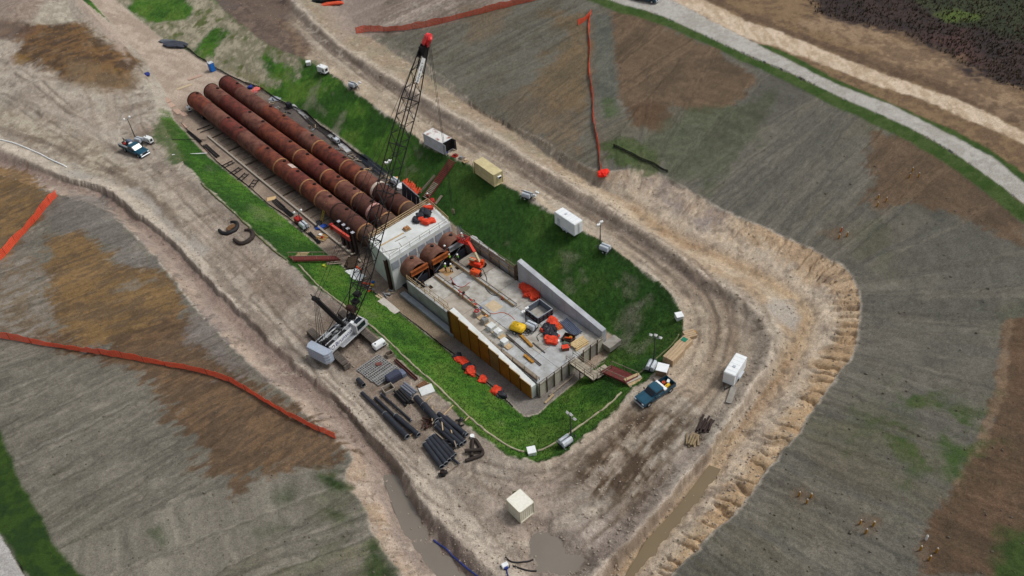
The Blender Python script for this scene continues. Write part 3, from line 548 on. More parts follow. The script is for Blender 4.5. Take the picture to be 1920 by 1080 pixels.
def ground_mat():
    m = bpy.data.materials.new('ground_soil'); m.use_nodes = True; n = m.node_tree.nodes; l = m.node_tree.links; b = n['Principled BSDF']
    at_ = n.new('ShaderNodeAttribute'); at_.attribute_name = 'soil'; wt = n.new('ShaderNodeAttribute'); wt.attribute_name = 'wet'
    tc = n.new('ShaderNodeTexCoord'); no = n.new('ShaderNodeTexNoise'); no.inputs['Scale'].default_value = 6; no.inputs['Detail'].default_value = 5; no.inputs['Roughness'].default_value = .7
    l.new(tc.outputs['Object'], no.inputs['Vector'])
    mr = n.new('ShaderNodeMapRange'); mr.inputs['From Min'].default_value = .3; mr.inputs['From Max'].default_value = .7; mr.inputs['To Min'].default_value = .62; mr.inputs['To Max'].default_value = 1.38
    l.new(no.outputs['Fac'], mr.inputs['Value'])
    mx = n.new('ShaderNodeVectorMath'); mx.operation = 'SCALE'; l.new(at_.outputs['Color'], mx.inputs[0]); l.new(mr.outputs[0], mx.inputs['Scale']); l.new(mx.outputs[0], b.inputs['Base Color'])
    rr = n.new('ShaderNodeMapRange'); rr.inputs['To Min'].default_value = .95; rr.inputs['To Max'].default_value = .22; l.new(wt.outputs['Fac'], rr.inputs['Value']); l.new(rr.outputs[0], b.inputs['Roughness'])
    b.inputs['Specular IOR Level'].default_value = .25
    bp = n.new('ShaderNodeBump'); bp.inputs['Strength'].default_value = .8; bp.inputs['Distance'].default_value = .16
    l.new(no.outputs['Fac'], bp.inputs['Height']); l.new(bp.outputs[0], b.inputs['Normal'])
    return m
gme.materials.append(ground_mat())
go = bpy.data.objects.new('ground', gme); COL.objects.link(go); go['kind'] = 'structure'; go['label'] = 'bare construction site ground with cut ditches, seeded fields and a grass sided pit'
# ------------------------------------------------------------------ mesh helpers
class MB:
    """collects simple solids; build() links them as ONE mesh object"""
    def __init__(s): s.v = []; s.f = []
    def add(s, vs, fs):
        o = len(s.v); s.v += [tuple(p) for p in vs]; s.f += [tuple(i+o for i in f) for f in fs]; return s
    def box(s, c, d, rz=0.0, M=None):
        x, y, z = d[0]/2, d[1]/2, d[2]/2; ca, sa = math.cos(rz), math.sin(rz); vs = []
        for k in ((-x,-y,-z),(x,-y,-z),(x,y,-z),(-x,y,-z),(-x,-y,z),(x,-y,z),(x,y,z),(-x,y,z)):
            p = Vector((k[0]*ca-k[1]*sa, k[0]*sa+k[1]*ca, k[2]))
            if M: p = M @ p
            vs.append(p+Vector(c))
        return s.add(vs, [(0,3,2,1),(4,5,6,7),(0,1,5,4),(1,2,6,5),(2,3,7,6),(3,0,4,7)])
    def beam(s, a, b, w, h=None, up=(0, 0, 1)):
        """square bar from a to b"""
        a = Vector(a); b = Vector(b); h = h or w; d = (b-a).normalized(); up = Vector(up)
        if abs(d.dot(up)) > .98: up = Vector((1, 0, 0))
        x = d.cross(up).normalized()*w/2; y = x.cross(d).normalized()*h/2
        return s.add([a-x-y, a+x-y, a+x+y, a-x+y, b-x-y, b+x-y, b+x+y, b-x+y], [(0,3,2,1),(4,5,6,7),(0,1,5,4),(1,2,6,5),(2,3,7,6),(3,0,4,7)])
    def cyl(s, a, b, r, n=10, r2=None, cap=True):
        a = Vector(a); b = Vector(b); d = (b-a).normalized(); up = Vector((0, 0, 1)) if abs(d.z) < .95 else Vector((1, 0, 0))
        x = d.cross(up).normalized(); y = x.cross(d).normalized(); r2 = r if r2 is None else r2; vs = []
        for p, q in ((a, r), (b, r2)):
            for i in range(n):
                t = 2*math.pi*i/n; vs.append(p+x*math.cos(t)*q+y*math.sin(t)*q)
        fs = [(i, i+n, (i+1) % n+n, (i+1) % n) for i in range(n)]
        if cap: fs += [tuple(range(n)), tuple(range(2*n-1, n-1, -1))]
        return s.add(vs, fs)
    def ring(s, a, b, r, ri, n=24):
        """hollow tube"""
        a = Vector(a); b = Vector(b); d = (b-a).normalized(); up = Vector((0, 0, 1)) if abs(d.z) < .95 else Vector((1, 0, 0))
        x = d.cross(up).normalized(); y = x.cross(d).normalized(); vs = []
        for p, q in ((a, r), (b, r), (b, ri), (a, ri)):
            for i in range(n):
                t = 2*math.pi*i/n; vs.append(p+x*math.cos(t)*q+y*math.sin(t)*q)
        fs = []
        for k in range(4):
            o, o2 = k*n, ((k+1) % 4)*n
            fs += [(o+i, o2+i, o2+(i+1) % n, o+(i+1) % n) for i in range(n)]
        return s.add(vs, fs)
    def tube(s, pts, r, n=6):
        pts = [Vector(p) for p in pts]; vs = []; m = len(pts)
        for k, p in enumerate(pts):
            d = (pts[min(k+1, m-1)]-pts[max(k-1, 0)]).normalized(); up = Vector((0, 0, 1)) if abs(d.z) < .95 else Vector((1, 0, 0))
            x = d.cross(up).normalized(); y = x.cross(d).normalized()
            rr = r(k/(m-1)) if callable(r) else r
            for i in range(n):
                t = 2*math.pi*i/n; vs.append(p+x*math.cos(t)*rr+y*math.sin(t)*rr)
        fs = [(k*n+i, (k+1)*n+i, (k+1)*n+(i+1) % n, k*n+(i+1) % n) for k in range(m-1) for i in range(n)]
        fs += [tuple(range(n)), tuple(range(m*n-1, (m-1)*n-1, -1))]
        return s.add(vs, fs)
    def prism(s, prof, a, b, axis='y'):
        """extrude a closed outline (x,z) along y from a to b (or (x,y) along z)"""
        n = len(prof)
        vs = [(p[0], a, p[1]) if axis == 'y' else ((a, p[0], p[1]) if axis == 'x' else (p[0], p[1], a)) for p in prof]
        vs += [(p[0], b, p[1]) if axis == 'y' else ((b, p[0], p[1]) if axis == 'x' else (p[0], p[1], b)) for p in prof]
        return s.add(vs, [tuple(range(n)), tuple(range(2*n-1, n-1, -1))]+[(i, i+n, (i+1) % n+n, (i+1) % n) for i in range(n)])
    def build(s, name, m, parent=None, bevel=0, seg=1, smooth=False):
        me = bpy.data.meshes.new(name); me.from_pydata(s.v, [], s.f)
        bm = bmesh.new(); bm.from_mesh(me); bmesh.ops.recalc_face_normals(bm, faces=bm.faces)
        if bevel: bmesh.ops.bevel(bm, geom=bm.edges[:], offset=bevel, segments=seg, affect='EDGES', clamp_overlap=True)
        bm.to_mesh(me); bm.free()
        if smooth:
            for p in me.polygons: p.use_smooth = True
        me.materials.append(m)
        o = bpy.data.objects.new(name, me); COL.objects.link(o)
        if parent: o.parent = parent
        return o
def tag(o, label, cat, group=None):
    o['label'] = label; o['category'] = cat
    if group: o['group'] = group
    return o
def thing(name, label, cat, loc=(0, 0, 0), rz=0.0, group=None):
    o = bpy.data.objects.new(name, None); COL.objects.link(o); o.empty_display_size = .3
    o.location = loc; o.rotation_euler = (0, 0, rz); return tag(o, label, cat, group)
def copy_tree(o, parent=None):
    c = o.copy(); COL.objects.link(c)
    if parent: c.parent = parent
    for ch in list(o.children): copy_tree(ch, c)
    return c
def dup(root, loc, rz, label, group=None):
    c = copy_tree(root); c.location = loc; c.rotation_euler = (0, 0, rz); c['label'] = label
    if group: c['group'] = group
    return c
def share(o, name, parent, loc, rz=0.0, scale=None, m=None):
    """another object on the same mesh"""
    c = bpy.data.objects.new(name, o.data); COL.objects.link(c)
    if parent: c.parent = parent
    c.location = loc; c.rotation_euler = (0, 0, rz)
    if scale: c.scale = scale
    return c
def ang(a, b): return math.atan2(b[1]-a[1], b[0]-a[0])
def quad_box(px, z):
    """centre, length, width and heading of a level rectangle whose corners are seen at four pixels (long side first)"""
    P = [at(x, y, z)[:2] for x, y in px]; c = sum(P)/4
    e1 = ((P[1]-P[0])+(P[2]-P[3]))/2; e2 = ((P[3]-P[0])+(P[2]-P[1]))/2
    l1, l2 = np.hypot(*e1), np.hypot(*e2)
    if l1 < l2: e1, l1, l2 = e2, l2, l1
    return c, float(l1), float(l2), math.atan2(e1[1], e1[0])

# palette
WHITE = mat('white_paint', (226, 231, 235), .5, var=.06, c2=(208, 211, 212), thr=.36, scale=1.2)
CONC = mat('pale_concrete', (212, 216, 214), .9, var=.08, scale=.5, c2=(188, 191, 188), bump=.2)
CONC2 = mat('grey_concrete', (170, 172, 172), .9, var=.12, scale=.6, c2=(140, 140, 138), bump=.25)
CONC3 = mat('stained_concrete', (160, 156, 148), .9, var=.14, scale=.8, c2=(126, 120, 112), bump=.25)
RUST = mat('rusty_steel', (124, 66, 48), .88, var=.10, scale=.7, c2=(78, 42, 34), bump=.3, wid=.12)
RUSTG = mat('rusty_grey_steel', (118, 78, 64), .88, var=.10, scale=.7, c2=(84, 50, 43), bump=.3, wid=.12)
RUSTD = mat('dark_rust', (70, 44, 36), .85, var=.2, scale=1.5, c2=(44, 30, 28), bump=.3)
ORUST = mat('orange_rust', (158, 84, 34), .8, var=.15, scale=1.5, c2=(110, 58, 28))
JOINT = mat('pale_joint_coat', (168, 130, 88), .8, var=.15, c2=(140, 92, 62), scale=2)
BLACK = mat('black_steel', (26, 26, 30), .6, var=.2, scale=2, c2=(38, 36, 36))
BLACKP = mat('black_pipe_coat', (46, 50, 58), .55, var=.2, scale=2, c2=(36, 38, 44))
DARK = mat('opening_shade', (22, 18, 17), .95, var=.1)  # near black that stands in for the shade inside openings
RUBBER = mat('rubber', (30, 30, 32), .85, var=.15)
CHROME = mat('dull_chrome', (190, 194, 198), .35, metal=.6, var=.05)
GLASS = mat('dark_glass', (22, 32, 42), .12, var=.1, spec=.6, bump=0)
TEAL = mat('teal_car_paint', (14, 74, 96), .35, var=.06, c2=(20, 66, 84), spec=.5, bump=.02)
SILVER = mat('silver_paint', (196, 203, 210), .45, var=.05, c2=(168, 174, 180))
ORANGE = mat('orange_tarp', (222, 72, 40), .7, var=.14, scale=1.2, c2=(186, 52, 30), bump=.5)
ORNET = mat('orange_mesh_net', (224, 86, 54), .9, var=.15, scale=1.6, c2=(176, 74, 50), bump=.5)
BTARP = mat('black_tarp', (44, 44, 52), .5, var=.2, scale=1.6, c2=(30, 30, 35), bump=.5)
TIMBER = mat('pale_timber', (192, 168, 130), .85, var=.18, scale=2, c2=(160, 136, 104))
TIMG = mat('weathered_timber', (150, 138, 122), .9, var=.2, scale=2, c2=(118, 106, 92))
TIMD = mat('dark_timber', (92, 76, 62), .9, var=.25, scale=2, c2=(64, 54, 46))
PLY = mat('amber_plywood', (158, 104, 24), .6, var=.16, scale=.8, c2=(128, 80, 22))
AMBER = mat('amber_beam', (176, 128, 50), .7, var=.15, scale=1.5, c2=(140, 98, 40))
REDP = mat('red_paint', (178, 40, 34), .6, var=.15, c2=(140, 36, 32))
REDST = mat('red_stair_paint', (116, 50, 46), .8, var=.15, c2=(88, 46, 42))
GREY = mat('grey_steel', (140, 144, 148), .6, var=.15, c2=(110, 112, 114))
STEELB = mat('blue_grey_steel', (112, 122, 142), .5, var=.15, c2=(86, 94, 112))
YEL = mat('yellow_paint', (228, 190, 40), .5, var=.08, c2=(200, 160, 36))
BLUE = mat('blue_plastic', (28, 104, 190), .5, var=.1, c2=(22, 86, 160))
BLUET = mat('blue_tarp', (36, 52, 130), .7, var=.15)
CREAM = mat('cream_paint', (212, 204, 168), .5, var=.06, c2=(186, 176, 140))
TANP = mat('tan_container_paint', (206, 194, 150), .7, var=.05, c2=(182, 168, 128), scale=1)
ORP = mat('orange_machine_paint', (224, 86, 30), .5, var=.1, c2=(180, 62, 26))

# ------------------------------------------------------------------ concrete works in the pit
AXr = AX
def LZ(n=0): return L(0, 0, 0)
HZ = 1.3
hq = [Vector((*at(x, y, HZ)[:2], HZ)) for x, y in ((691, 449), (730, 488), (844, 416), (805, 380))]      # back-left, front-left, front-right, back-right
hb = thing('headwall', 'big pale concrete headwall block where the three rust pipes end', 'concrete block', (sum(p.x for p in hq)/4, sum(p.y for p in hq)/4, -5.5))
loc = [p-Vector(hb.location) for p in hq]
m = MB(); m.prism([(p.x, p.y) for p in loc], 0, 6.8, 'z'); m.build('concrete_body', CONC, hb, .06)
# lip round the deck and shutter boards on the front face
def lerp(a, b, t): return a+(b-a)*t
m = MB()
for i in range(7):
    t = (i+.5)/7; p = lerp(loc[1], loc[2], t); d = (loc[2]-loc[1]).normalized(); nrm = Vector((d.y, -d.x, 0))
    o = MB().box((0, 0, 0), (1.5, .08, 1.5)).build('form_tie_panel', mat('blue_grey_concrete', (150, 156, 164), .7, var=.12, scale=.8, c2=(122, 126, 132)), hb, .02)  # front panels coloured darker and bluer than the body
    o.location = (p.x+nrm.x*.05, p.y+nrm.y*.05, 5.2); o.rotation_euler = (0, 0, math.atan2(d.y, d.x))
def rail(parent, a, b, h=1.1, step=2.2, m=TIMBER, w=.09, rails=(.55, 1.05)):
    a = Vector(a); b = Vector(b); n = max(1, round((b-a).length/step))
    for i in range(n+1):
        p = a.lerp(b, i/n); MB().box((0, 0, h/2), (w, w, h)).build('post', m, parent).location = p
    for r_ in rails:
        MB().beam(a+Vector((0, 0, r_)), b+Vector((0, 0, r_)), w*.6, w*1.2).build('rail', m, parent)
top = [p+Vector((0, 0, 0)) for p in loc]; ctr = sum(top, Vector())/4
ins = [p.lerp(ctr, .03) for p in top]
rail(hb, ins[0], ins[3], 1.1, 2.3, TIMBER, .12, (.25, .65, 1.08)); rail(hb, ins[3], ins[2], 1.1, 2.0, TIMBER, .1); rail(hb, ins[1], ins[2], 1.05, 2.3, TIMG, .05, (.5, 1.03))
rail(hb, ins[1], ins[0], 1.05, 2.4, TIMG, .05)
def plank(px0, px1, z, w=.25, h=.06, m=TIMBER, label='', name='plank', group=None):
    a = Vector(at(*px0, z)); b = Vector(at(*px1, z)); c = (a+b)/2; ln = (b-a).length
    o = MB().box((0, 0, h/2), (ln, w, h)).build(name, m, None, .01); o.location = c; o.rotation_euler = (0, 0, ang(a, b)); return tag(o, label, 'plank', group)
plank((713, 461), (757, 437), HZ, .28, .08, TIMBER, 'long pale plank lying across the headwall deck')
plank((741, 453), (761, 443), HZ, .12, .06, TIMG, 'short thin batten lying loose in the middle of the headwall deck')
plank((716, 474), (746, 466), HZ, .07, .06, TIMD, 'thin dark rod near the front left corner of the headwall deck')
plank((748, 455), (753, 462), HZ, .1, .05, TIMG, 'stubby batten crossing the headwall deck crosswise')
def pallet_pile(px, z, label, rz=.4, m=TIMBER, n=4, s=1.2):
    t = thing('pallet', label, 'pallet', at(*px, z), rz)
    for k in (-1, 0, 1): MB().box((0, k*s*.42, .06), (s, .1, .12)).build('bearer', TIMG, t)
    for k in range(5): MB().box((-s*.42+k*s*.21, 0, .14), (s*.15, s, .03)).build('board', m, t)
    for k in range(n): MB().box(((k % 2-.5)*s*.4, (k//2-.5)*s*.4, .30), (s*.36, s*.36, .26), .1*k).build('carton', mat('carton_brown', (176, 128, 88), .9, var=.2), t, .02)
    return t
pallet_pile((763, 430), HZ, 'wooden pallet of brown cartons on the headwall deck', .6)

# base slab of the basin, cast in panels
sl_ = thing('basin_slab', 'large pale concrete basin floor slab cast in panels between the two wing walls', 'concrete slab', L(0, 0, -5.5), AXr)
MB().box((21.2, -.1, 1.02), (30.2, 13.2, 2.04)).build('footing', CONC3, sl_, .05)
US = [6.2, 9.0, 11.9, 17.0, 22.0, 27.0, 31.8, 36.3]; VS = [-6.6, -2.35, 2.05, 6.4]
HOLES = {(0, 0): (8.0, -4.6), (1, 1): (10.1, -1.55), (0, 1): (7.5, 1.5)}
PMAT = [mat('slab_light', (184, 182, 175), .9, var=.05, scale=.7, c2=(140, 134, 124), bump=.2, wid=.15), mat('slab_blue', (180, 183, 184), .85, var=.05, scale=.7, c2=(146, 145, 141), bump=.2, wid=.16), mat('slab_warm', (178, 170, 158), .9, var=.05, scale=.55, c2=(142, 132, 120), bump=.15, wid=.2), mat('slab_dull', (158, 151, 141), .9, var=.05, scale=.6, c2=(126, 117, 106), bump=.2, wid=.2)]
for i in range(len(US)-1):
    for j in range(3):
        u0, u1, v0, v1 = US[i]+.03, US[i+1]-.03, VS[j]+.03, VS[j+1]-.03; hh = .24+.012*((i*5+j*3) % 4)
        mm = PMAT[(0, 2, 3, 0, 1, 3, 2, 0, 0, 2, 1, 0, 0, 1, 0, 1, 0, 1, 1, 1, 0)[i*3+j]]; b = MB()
        if (i, j) in HOLES:
            hu, hv = HOLES[(i, j)]; a0, a1, b0, b1 = hu-.45, hu+.45, hv-.85 if False else hv-.3, hv+.3
            a0, a1 = max(a0, u0+.1), min(a1, u1-.1)
            for (x0, x1, y0, y1) in ((u0, a0, v0, v1), (a1, u1, v0, v1), (a0, a1, v0, b0), (a0, a1, b1, v1)):
                b.box(((x0+x1)/2, (y0+y1)/2, 2.045+hh/2), (x1-x0, y1-y0, hh))
        else: b.box(((u0+u1)/2, (v0+v1)/2, 2.045+hh/2), (u1-u0, v1-v0, hh))
        b.build('slab_panel', mm, sl_)
SZ = -5.5+2.045+.25      # top of the slab
def slab_at(px, py, dz=0): return Vector(at(px, py, SZ))+Vector((0, 0, dz))
for k, (hu, hv) in enumerate(HOLES.values()):
    o = MB().box((0, 0, .0), (1.0, .7, .04)).build('recess_floor', mat('brown_recess', (70, 50, 34), .95), sl_); o.location = (hu, hv, 2.05)
# deep trough in front of the headwall
# low kerb formwork running along the slab: concrete kerb between two boards
def kerb(u0, u1, v, label, h=.55, w=.5):
    t = thing('kerb_formwork', label, 'formwork', L(u0, v, SZ), AXr); n = u1-u0
    MB().box((n/2, 0, h*.42), (n, w-.12, h*.84)).build('concrete_core', CONC2, t, .02)
    for k in (-1, 1):
        for q in range(int(n/3)):
            a, b = q*n/int(n/3)+.02, (q+1)*n/int(n/3)-.02
            MB().box(((a+b)/2, k*w/2, h/2), (b-a, .07, h)).build('form_board', TIMBER if k < 0 else TIMG, t)
    for q in range(int(n/2.4)+1):
        MB().beam((min(q*2.4, n), -w/2-.05, h+.02), (min(q*2.4, n), w/2+.05, h+.02), .09).build('cross_tie', TIMG, t)
kerb(6.6, 20.4, -2.35, 'left of the two long timber kerb forms crossing the basin slab')
kerb(5.6, 21.6, 2.05, 'right of the two long timber kerb forms crossing the basin slab, beside the orange lift')
# side kerb with a pale double guard rail at the left of the slab
t = thing('edge_kerb', 'low concrete edge kerb with a pale double guard rail at the left of the slab', 'kerb', L(4.5, -6.75, -5.5), AXr)
MB().box((6.3, 0, 1.5), (12.6, .35, 3.0)).build('concrete_kerb', CONC2, t, .03)
rail(t, (0, .05, 3.0), (12.4, .05, 3.0), 1.1, 2.4, TIMBER, .1, (.55, 1.05)); rail(t, (0, 1.1, 2.3), (9.5, 1.1, 2.3), 1.0, 2.4, TIMBER, .08, (.9,))
o = MB().box((6.5, 0, .3), (14, .95, .6)).build('footing_strip', mat('blue_grey_footing', (146, 154, 162), .8, var=.1, c2=(120, 126, 132), scale=.7), None, .04); o.location = L(4.4, -7.75, -5.5); o.rotation_euler = (0, 0, AXr); tag(o, 'wet blue grey concrete footing strip along the foot of the left kerb', 'concrete footing')
# right-hand shoring wall of the slab
t = thing('shoring_wall', 'grey boarded shoring wall along the right of the slab behind the orange lift', 'shoring wall', L(2.4, 7.0, -5.5), AXr)
for q in range(6):
    MB().box((q*2.45+1.22, 0, 1.9), (2.4, .22, 3.9)).build('wall_panel', CONC3 if q % 2 else CONC2, t, .02)
    MB().box((q*2.45+.04, -.2, 2.1), (.1, .16, 3.6)).build('stud', TIMG, t)
MB().box((7.3, -.16, 3.1), (14.7, .12, .12)).build('waler', TIMBER, t); MB().box((7.3, .02, 3.92), (14.7, .3, .08)).build('cap_board', TIMD, t)
rail(t, (0, -.1, 3.96), (14.5, -.1, 3.96), .9, 2.4, TIMG, .07, (.85,))
# left wing wall with amber plywood shutter panels
lw = thing('wing_wall', 'left concrete wing wall faced with stepped amber plywood shutters', 'wing wall', L(17.6, -7.4, -5.5), AXr); n = 18.4
MB().prism([(0, 0), (n, 0), (n, 2.5), (0, 5.6)], -.45, .45).build('concrete_core', CONC, lw, .03)
NP = 8
for q in range(NP):
    x0, x1 = q*n/NP+.03, (q+1)*n/NP-.03; ztop = 5.75-3.1*(q+.25)/NP; pm = PLY if q != 4 else mat('grey_stained_ply', (138, 104, 52), .75, var=.2, scale=.9, c2=(104, 84, 56))
    MB().box(((x0+x1)/2, -.53, ztop/2+.05), (x1-x0, .12, ztop-.1)).build('form_panel', pm, lw, .01)
    MB().box(((x0+x1)/2, -.60, ztop+.06), (x1-x0, .1, .12)).build('top_board', TIMBER, lw)
    MB().box((x0-.0, -.62, ztop/2), (.1, .08, ztop*.94)).build('stud', mat('brown_ply_edge', (112, 66, 22), .8), lw)
MB().box((-.3, -.1, 2.6), (.35, 1.1, 5.2)).build('end_form', TIMD, lw)
# timber walkway and brackets inside the left wing wall
t = thing('scaffold_walkway', 'timber scaffold walkway with steel posts along the inside of the amber wing wall', 'walkway', L(17.6, -6.2, SZ), AXr)
for q in range(7): MB().box((q*2.6+1.3, 0, .55), (2.54, .6, .08)).build('deck_board', TIMG, t)
for q in range(8):
    MB().beam((q*2.55+.2, -.3, 0), (q*2.55+.2, -.3, 1.5-.03*q), .06).build('post', BLACK, t); MB().beam((q*2.55+.2, .28, 0), (q*2.55+.2, .28, .52), .06).build('bracket', BLACK, t)
MB().beam((0, -.36, .64), (18.2, -.36, .60), .14, .3).build('toe_board', TIMD, t)
# right wing wall
rw = thing('wing_wall', 'right bare concrete wing wall sloping down beside the grass slope', 'wing wall', L(17.4, 6.95, -5.5), AXr); n = 18.9
MB().prism([(0, 0), (n, 0), (n, 3.75), (0, 6.6)], -.45, .45).build('concrete_wall', mat('wall_concrete', (186, 190, 194), .9, var=.08, scale=.35, c2=(150, 152, 158), bump=.2), rw, .03)
for q in range(1, 7): MB().beam((q*n/7, -.452, 2.4), (q*n/7, -.452, 6.4-2.85*q/7), .05, .02).build('board_joint', CONC3, rw)
t = thing('timber_bulkhead', 'dark timber bulkhead at the tall end of the bare right wing wall', 'bulkhead', L(17.0, 6.9, SZ), AXr)
for q in range(5): MB().box((-.12, -.6+q*.32, 1.5), (.1, .28, 3.0+.2*(q % 3))).build('board', TIMD, t)
MB().beam((-.5, -.3, 0), (-.15, -.3, 2.5), .1).build('brace', TIMG, t)
# end of the slab: boarded edge with posts
t = thing('end_shutter', 'grey boarded end of the slab with short posts above the footbridge', 'formwork', L(36.35, -6.9, -5.5), AXr)
for q in range(9):
    if q in (5,): continue
    MB().box((.12, q*1.5+.75, 1.25), (.14, 1.46, 2.5)).build('form_panel', CONC3 if q % 2 else mat('pale_form_panel', (186, 180, 166), .85, var=.1), t, .01)
    MB().box((.28, q*1.5+.05, 1.6), (.12, .12, 3.2)).build('post', TIMD, t)
for z in (2.55, 3.1): MB().beam((.22, 0, z), (.22, 7.4, z), .06, .14).build('rail', TIMG, t)
for z in (2.55, 3.1): MB().beam((.22, 9.1, z), (.22, 13.4, z), .06, .14).build('rail', TIMG, t)
o = MB().box((0, 0, .5), (1.6, 2.6, 1.0)).build('concrete_pad', CONC3, None, .04); o.location = L(37.3, 7.6, -4.9); o.rotation_euler = (0, 0, AXr); tag(o, 'small concrete pad beyond the low end of the right wing wall', 'concrete pad')
plank((1022, 756), (1038, 740), -5.35, .3, .1, TIMBER, 'pale plank lying on the pit floor below the slab end')
plank((1030, 742), (1075, 705), -5.35, .25, .1, TIMG, 'long weathered plank along the pit floor below the slab end')
# ------------------------------------------------------------------ the three pipelines
def pz(u): return float(floor_z(u))+.35+1.78
PR = 1.78; RINGS = [-41.2, -31.2, -26.1, -20.6, -15.6, -11.9]
PIPES = [('left rust pipeline beside the amber ladder, with a dull grey patched end', -3.95, -3.95, -78.6, 0), ('middle rust pipeline, with one red and white banded joint', .4, .65, -79.3, 1), ('right rust pipeline, with one white painted joint', 4.55, 5.25, -80.0, 2)]
LUGU = [-77.5, -63, -57.5, -46.5, -40, -35, -29, -23.5, -18]
SECM = [RUST, RUSTG, RUST, RUST, mat('red_brown_steel', (112, 54, 44), .88, var=.1, scale=.9, c2=(74, 40, 35), bump=.3, wid=.12)]
for label, v0, v1, u0, k in PIPES:
    def pp(u, dz=0): return L(u, v0+(v1-v0)*(u+79)/68, pz(u)+dz)
    base = pp(u0); t = thing('pipeline', label, 'pipeline', base, 0, 'rust pipelines laid side by side')
    q = lambda u, dz=0: pp(u, dz)-base
    cuts = [u0, u0+7, -63.5+k, -56+k*.6, -48.5+k, -41.2, -36, -31.2, -26.1, -20.6, -15.6, -11.9, -5.9]
    for i, (a, b) in enumerate(zip(cuts[:-1], cuts[1:])):
        late = a > -27
        mm = [RUST, RUSTG, SECM[4], RUST, RUSTG, RUST, SECM[4], RUST, RUSTD if False else RUSTG, mat('mud_stained_rust', (92, 56, 46), .9, var=.12, scale=1.3, c2=(64, 42, 36), bump=.3), mat('mud_stained_rust', (0, 0, 0)), mat('mud_caked_steel', (98, 74, 60), .95, var=.15, scale=1.2, c2=(70, 52, 44), bump=.4)][min(11, i)]
        if i < 5: mm = [RUST, RUSTG, SECM[4], RUSTG, RUST][(i+k) % 5]
        MB().ring(q(a+.012), q(b-.012), PR-.01*(i % 2), PR-.12, 40).build('pipe_section', mm, t, smooth=False)
    for r_ in RINGS[:]:
        rm = JOINT
        if k == 1 and r_ == -15.6: rm = mat('red_band', (176, 66, 52), .7, var=.2, scale=4, c2=(206, 190, 178))
        if k == 2 and r_ == -20.6: rm = mat('white_band', (214, 204, 192), .7, var=.1, c2=(180, 160, 140))
        if k == 0 and r_ in (-15.6, -20.6): rm = RUSTD
        if k != 0 and r_ == -15.6 and k != 1: rm = RUSTD
        w_ = .34 if rm is JOINT or rm is RUSTD else .6
        MB().ring(q(r_-w_/2), q(r_+w_/2), PR+.07, PR-.03, 40).build('joint_ring', rm, t)
    for i, u in enumerate(LUGU):
        p = q(u+k*1.3); an = R(74); n = Vector(L(0, 1, 0)-L(0, 0, 0))*math.cos(an)+Vector((0, 0, math.sin(an)))
        d = Vector((UX[0], UX[1], 0))
        b = MB(); b.cyl(p+n*(PR-.1), p+n*(PR+.22), .34, 10); b.build('access_stub', RUSTD, t)
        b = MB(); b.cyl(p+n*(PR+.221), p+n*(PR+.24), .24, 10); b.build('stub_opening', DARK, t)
    MB().ring(q(u0-.10), q(u0+.18), PR+.10, PR-.13, 40).build('end_flange', RUSTD, t)
    o = MB().cyl(q(u0+1.2), q(u0+1.4), PR-.12, 32).build('inner_shade_disc', DARK, t)  # dark disc in place of the shade down the open pipe
    if k == 0:
        p = q(-38.7); b = MB()
        for j in range(8):
            an = R(40+j*5); n = Vector((VX[0], VX[1], 0))*math.cos(an)+Vector((0, 0, math.sin(an))); n2 = Vector((VX[0], VX[1], 0))*math.cos(an+R(5))+Vector((0, 0, math.sin(an+R(5))))
            d = Vector((UX[0], UX[1], 0))
            b.add([p+n*(PR+.012), p+n2*(PR+.012), p+n2*(PR+.012)+d*2.0, p+n*(PR+.012)+d*2.0], [(0, 1, 2, 3)])
        b.build('primer_patch', mat('white_primer', (206, 198, 190), .7, var=.1, c2=(170, 130, 112)), t)
# stubs coming out of the front of the headwall into the basin
for label, vv, ue in (('left pipe stub poking out of the headwall under an orange rusty beam', -4.4, 5.0), ('middle pipe stub poking out of the headwall with a ladder at its mouth', -.1, 5.2), ('right pipe stub poking out of the headwall beside the red lift basket', 3.95, 4.6)):
    base = L(1.3, vv, -2.25); t = thing('pipe_stub', label, 'pipe', base, AXr, 'pipe stubs in front of the headwall')
    m1 = mat('brown_stub_steel', (128, 92, 76), .9, var=.1, scale=1.2, c2=(86, 56, 46), bump=.3)
    MB().ring((0, 0, 0), (ue-1.4, 0, 0), 2.0, 1.86, 40).build('pipe_section', m1, t)
    MB().cyl((ue-2.2, 0, 0), (ue-2.1, 0, 0), 1.86, 30).build('bulkhead', DARK, t)  # dark disc set for the shade inside the stub, no real bulkhead
    MB().cyl((1.6, .25, 1.9), (1.6, .3, 2.2), .3, 10).build('access_stub', BLACK, t)
    b = MB(); x = ue-1.35
    for z, h in ((.55, .10), (1.35, .10)): b.box((x+.18, 0, z), (.42, 3.5, h))
    b.box((x+.18, 0, .95), (.10, 3.5, .72)); b.build('end_beam', ORUST if vv < 3 else GREY, t)
    for s in (-1, 1): MB().box((x+.15, s*1.72, -.75), (.22, .22, 2.7)).build('frame_leg', RUSTD, t)
    MB().box((x+.1, 0, -1.3), (.1, 3.3, 1.5)).build('mouth_shade_sheet', mat('mouth_shade', (52, 54, 62), .5, var=.15), t)  # open lower mouth: its shadow painted as a dark sheet
    MB().beam((x+.3, -1.5, -1.1), (x+.3, .6, .3), .06).build('brace', GREY, t)
t = thing('ladder', 'pale timber ladder leaning at the mouth of the middle pipe stub', 'ladder', slab_at(833, 497), AXr+.4)
for s in (-.22, .22): MB().beam((0, s, -1.4), (-.9, s, 1.6), .07).build('stile', TIMBER, t)
for q_ in range(9): MB().beam((-.1*q_, -.22, -1.1+.31*q_), (-.1*q_, .22, -1.1+.31*q_), .05).build('rung', TIMBER, t)
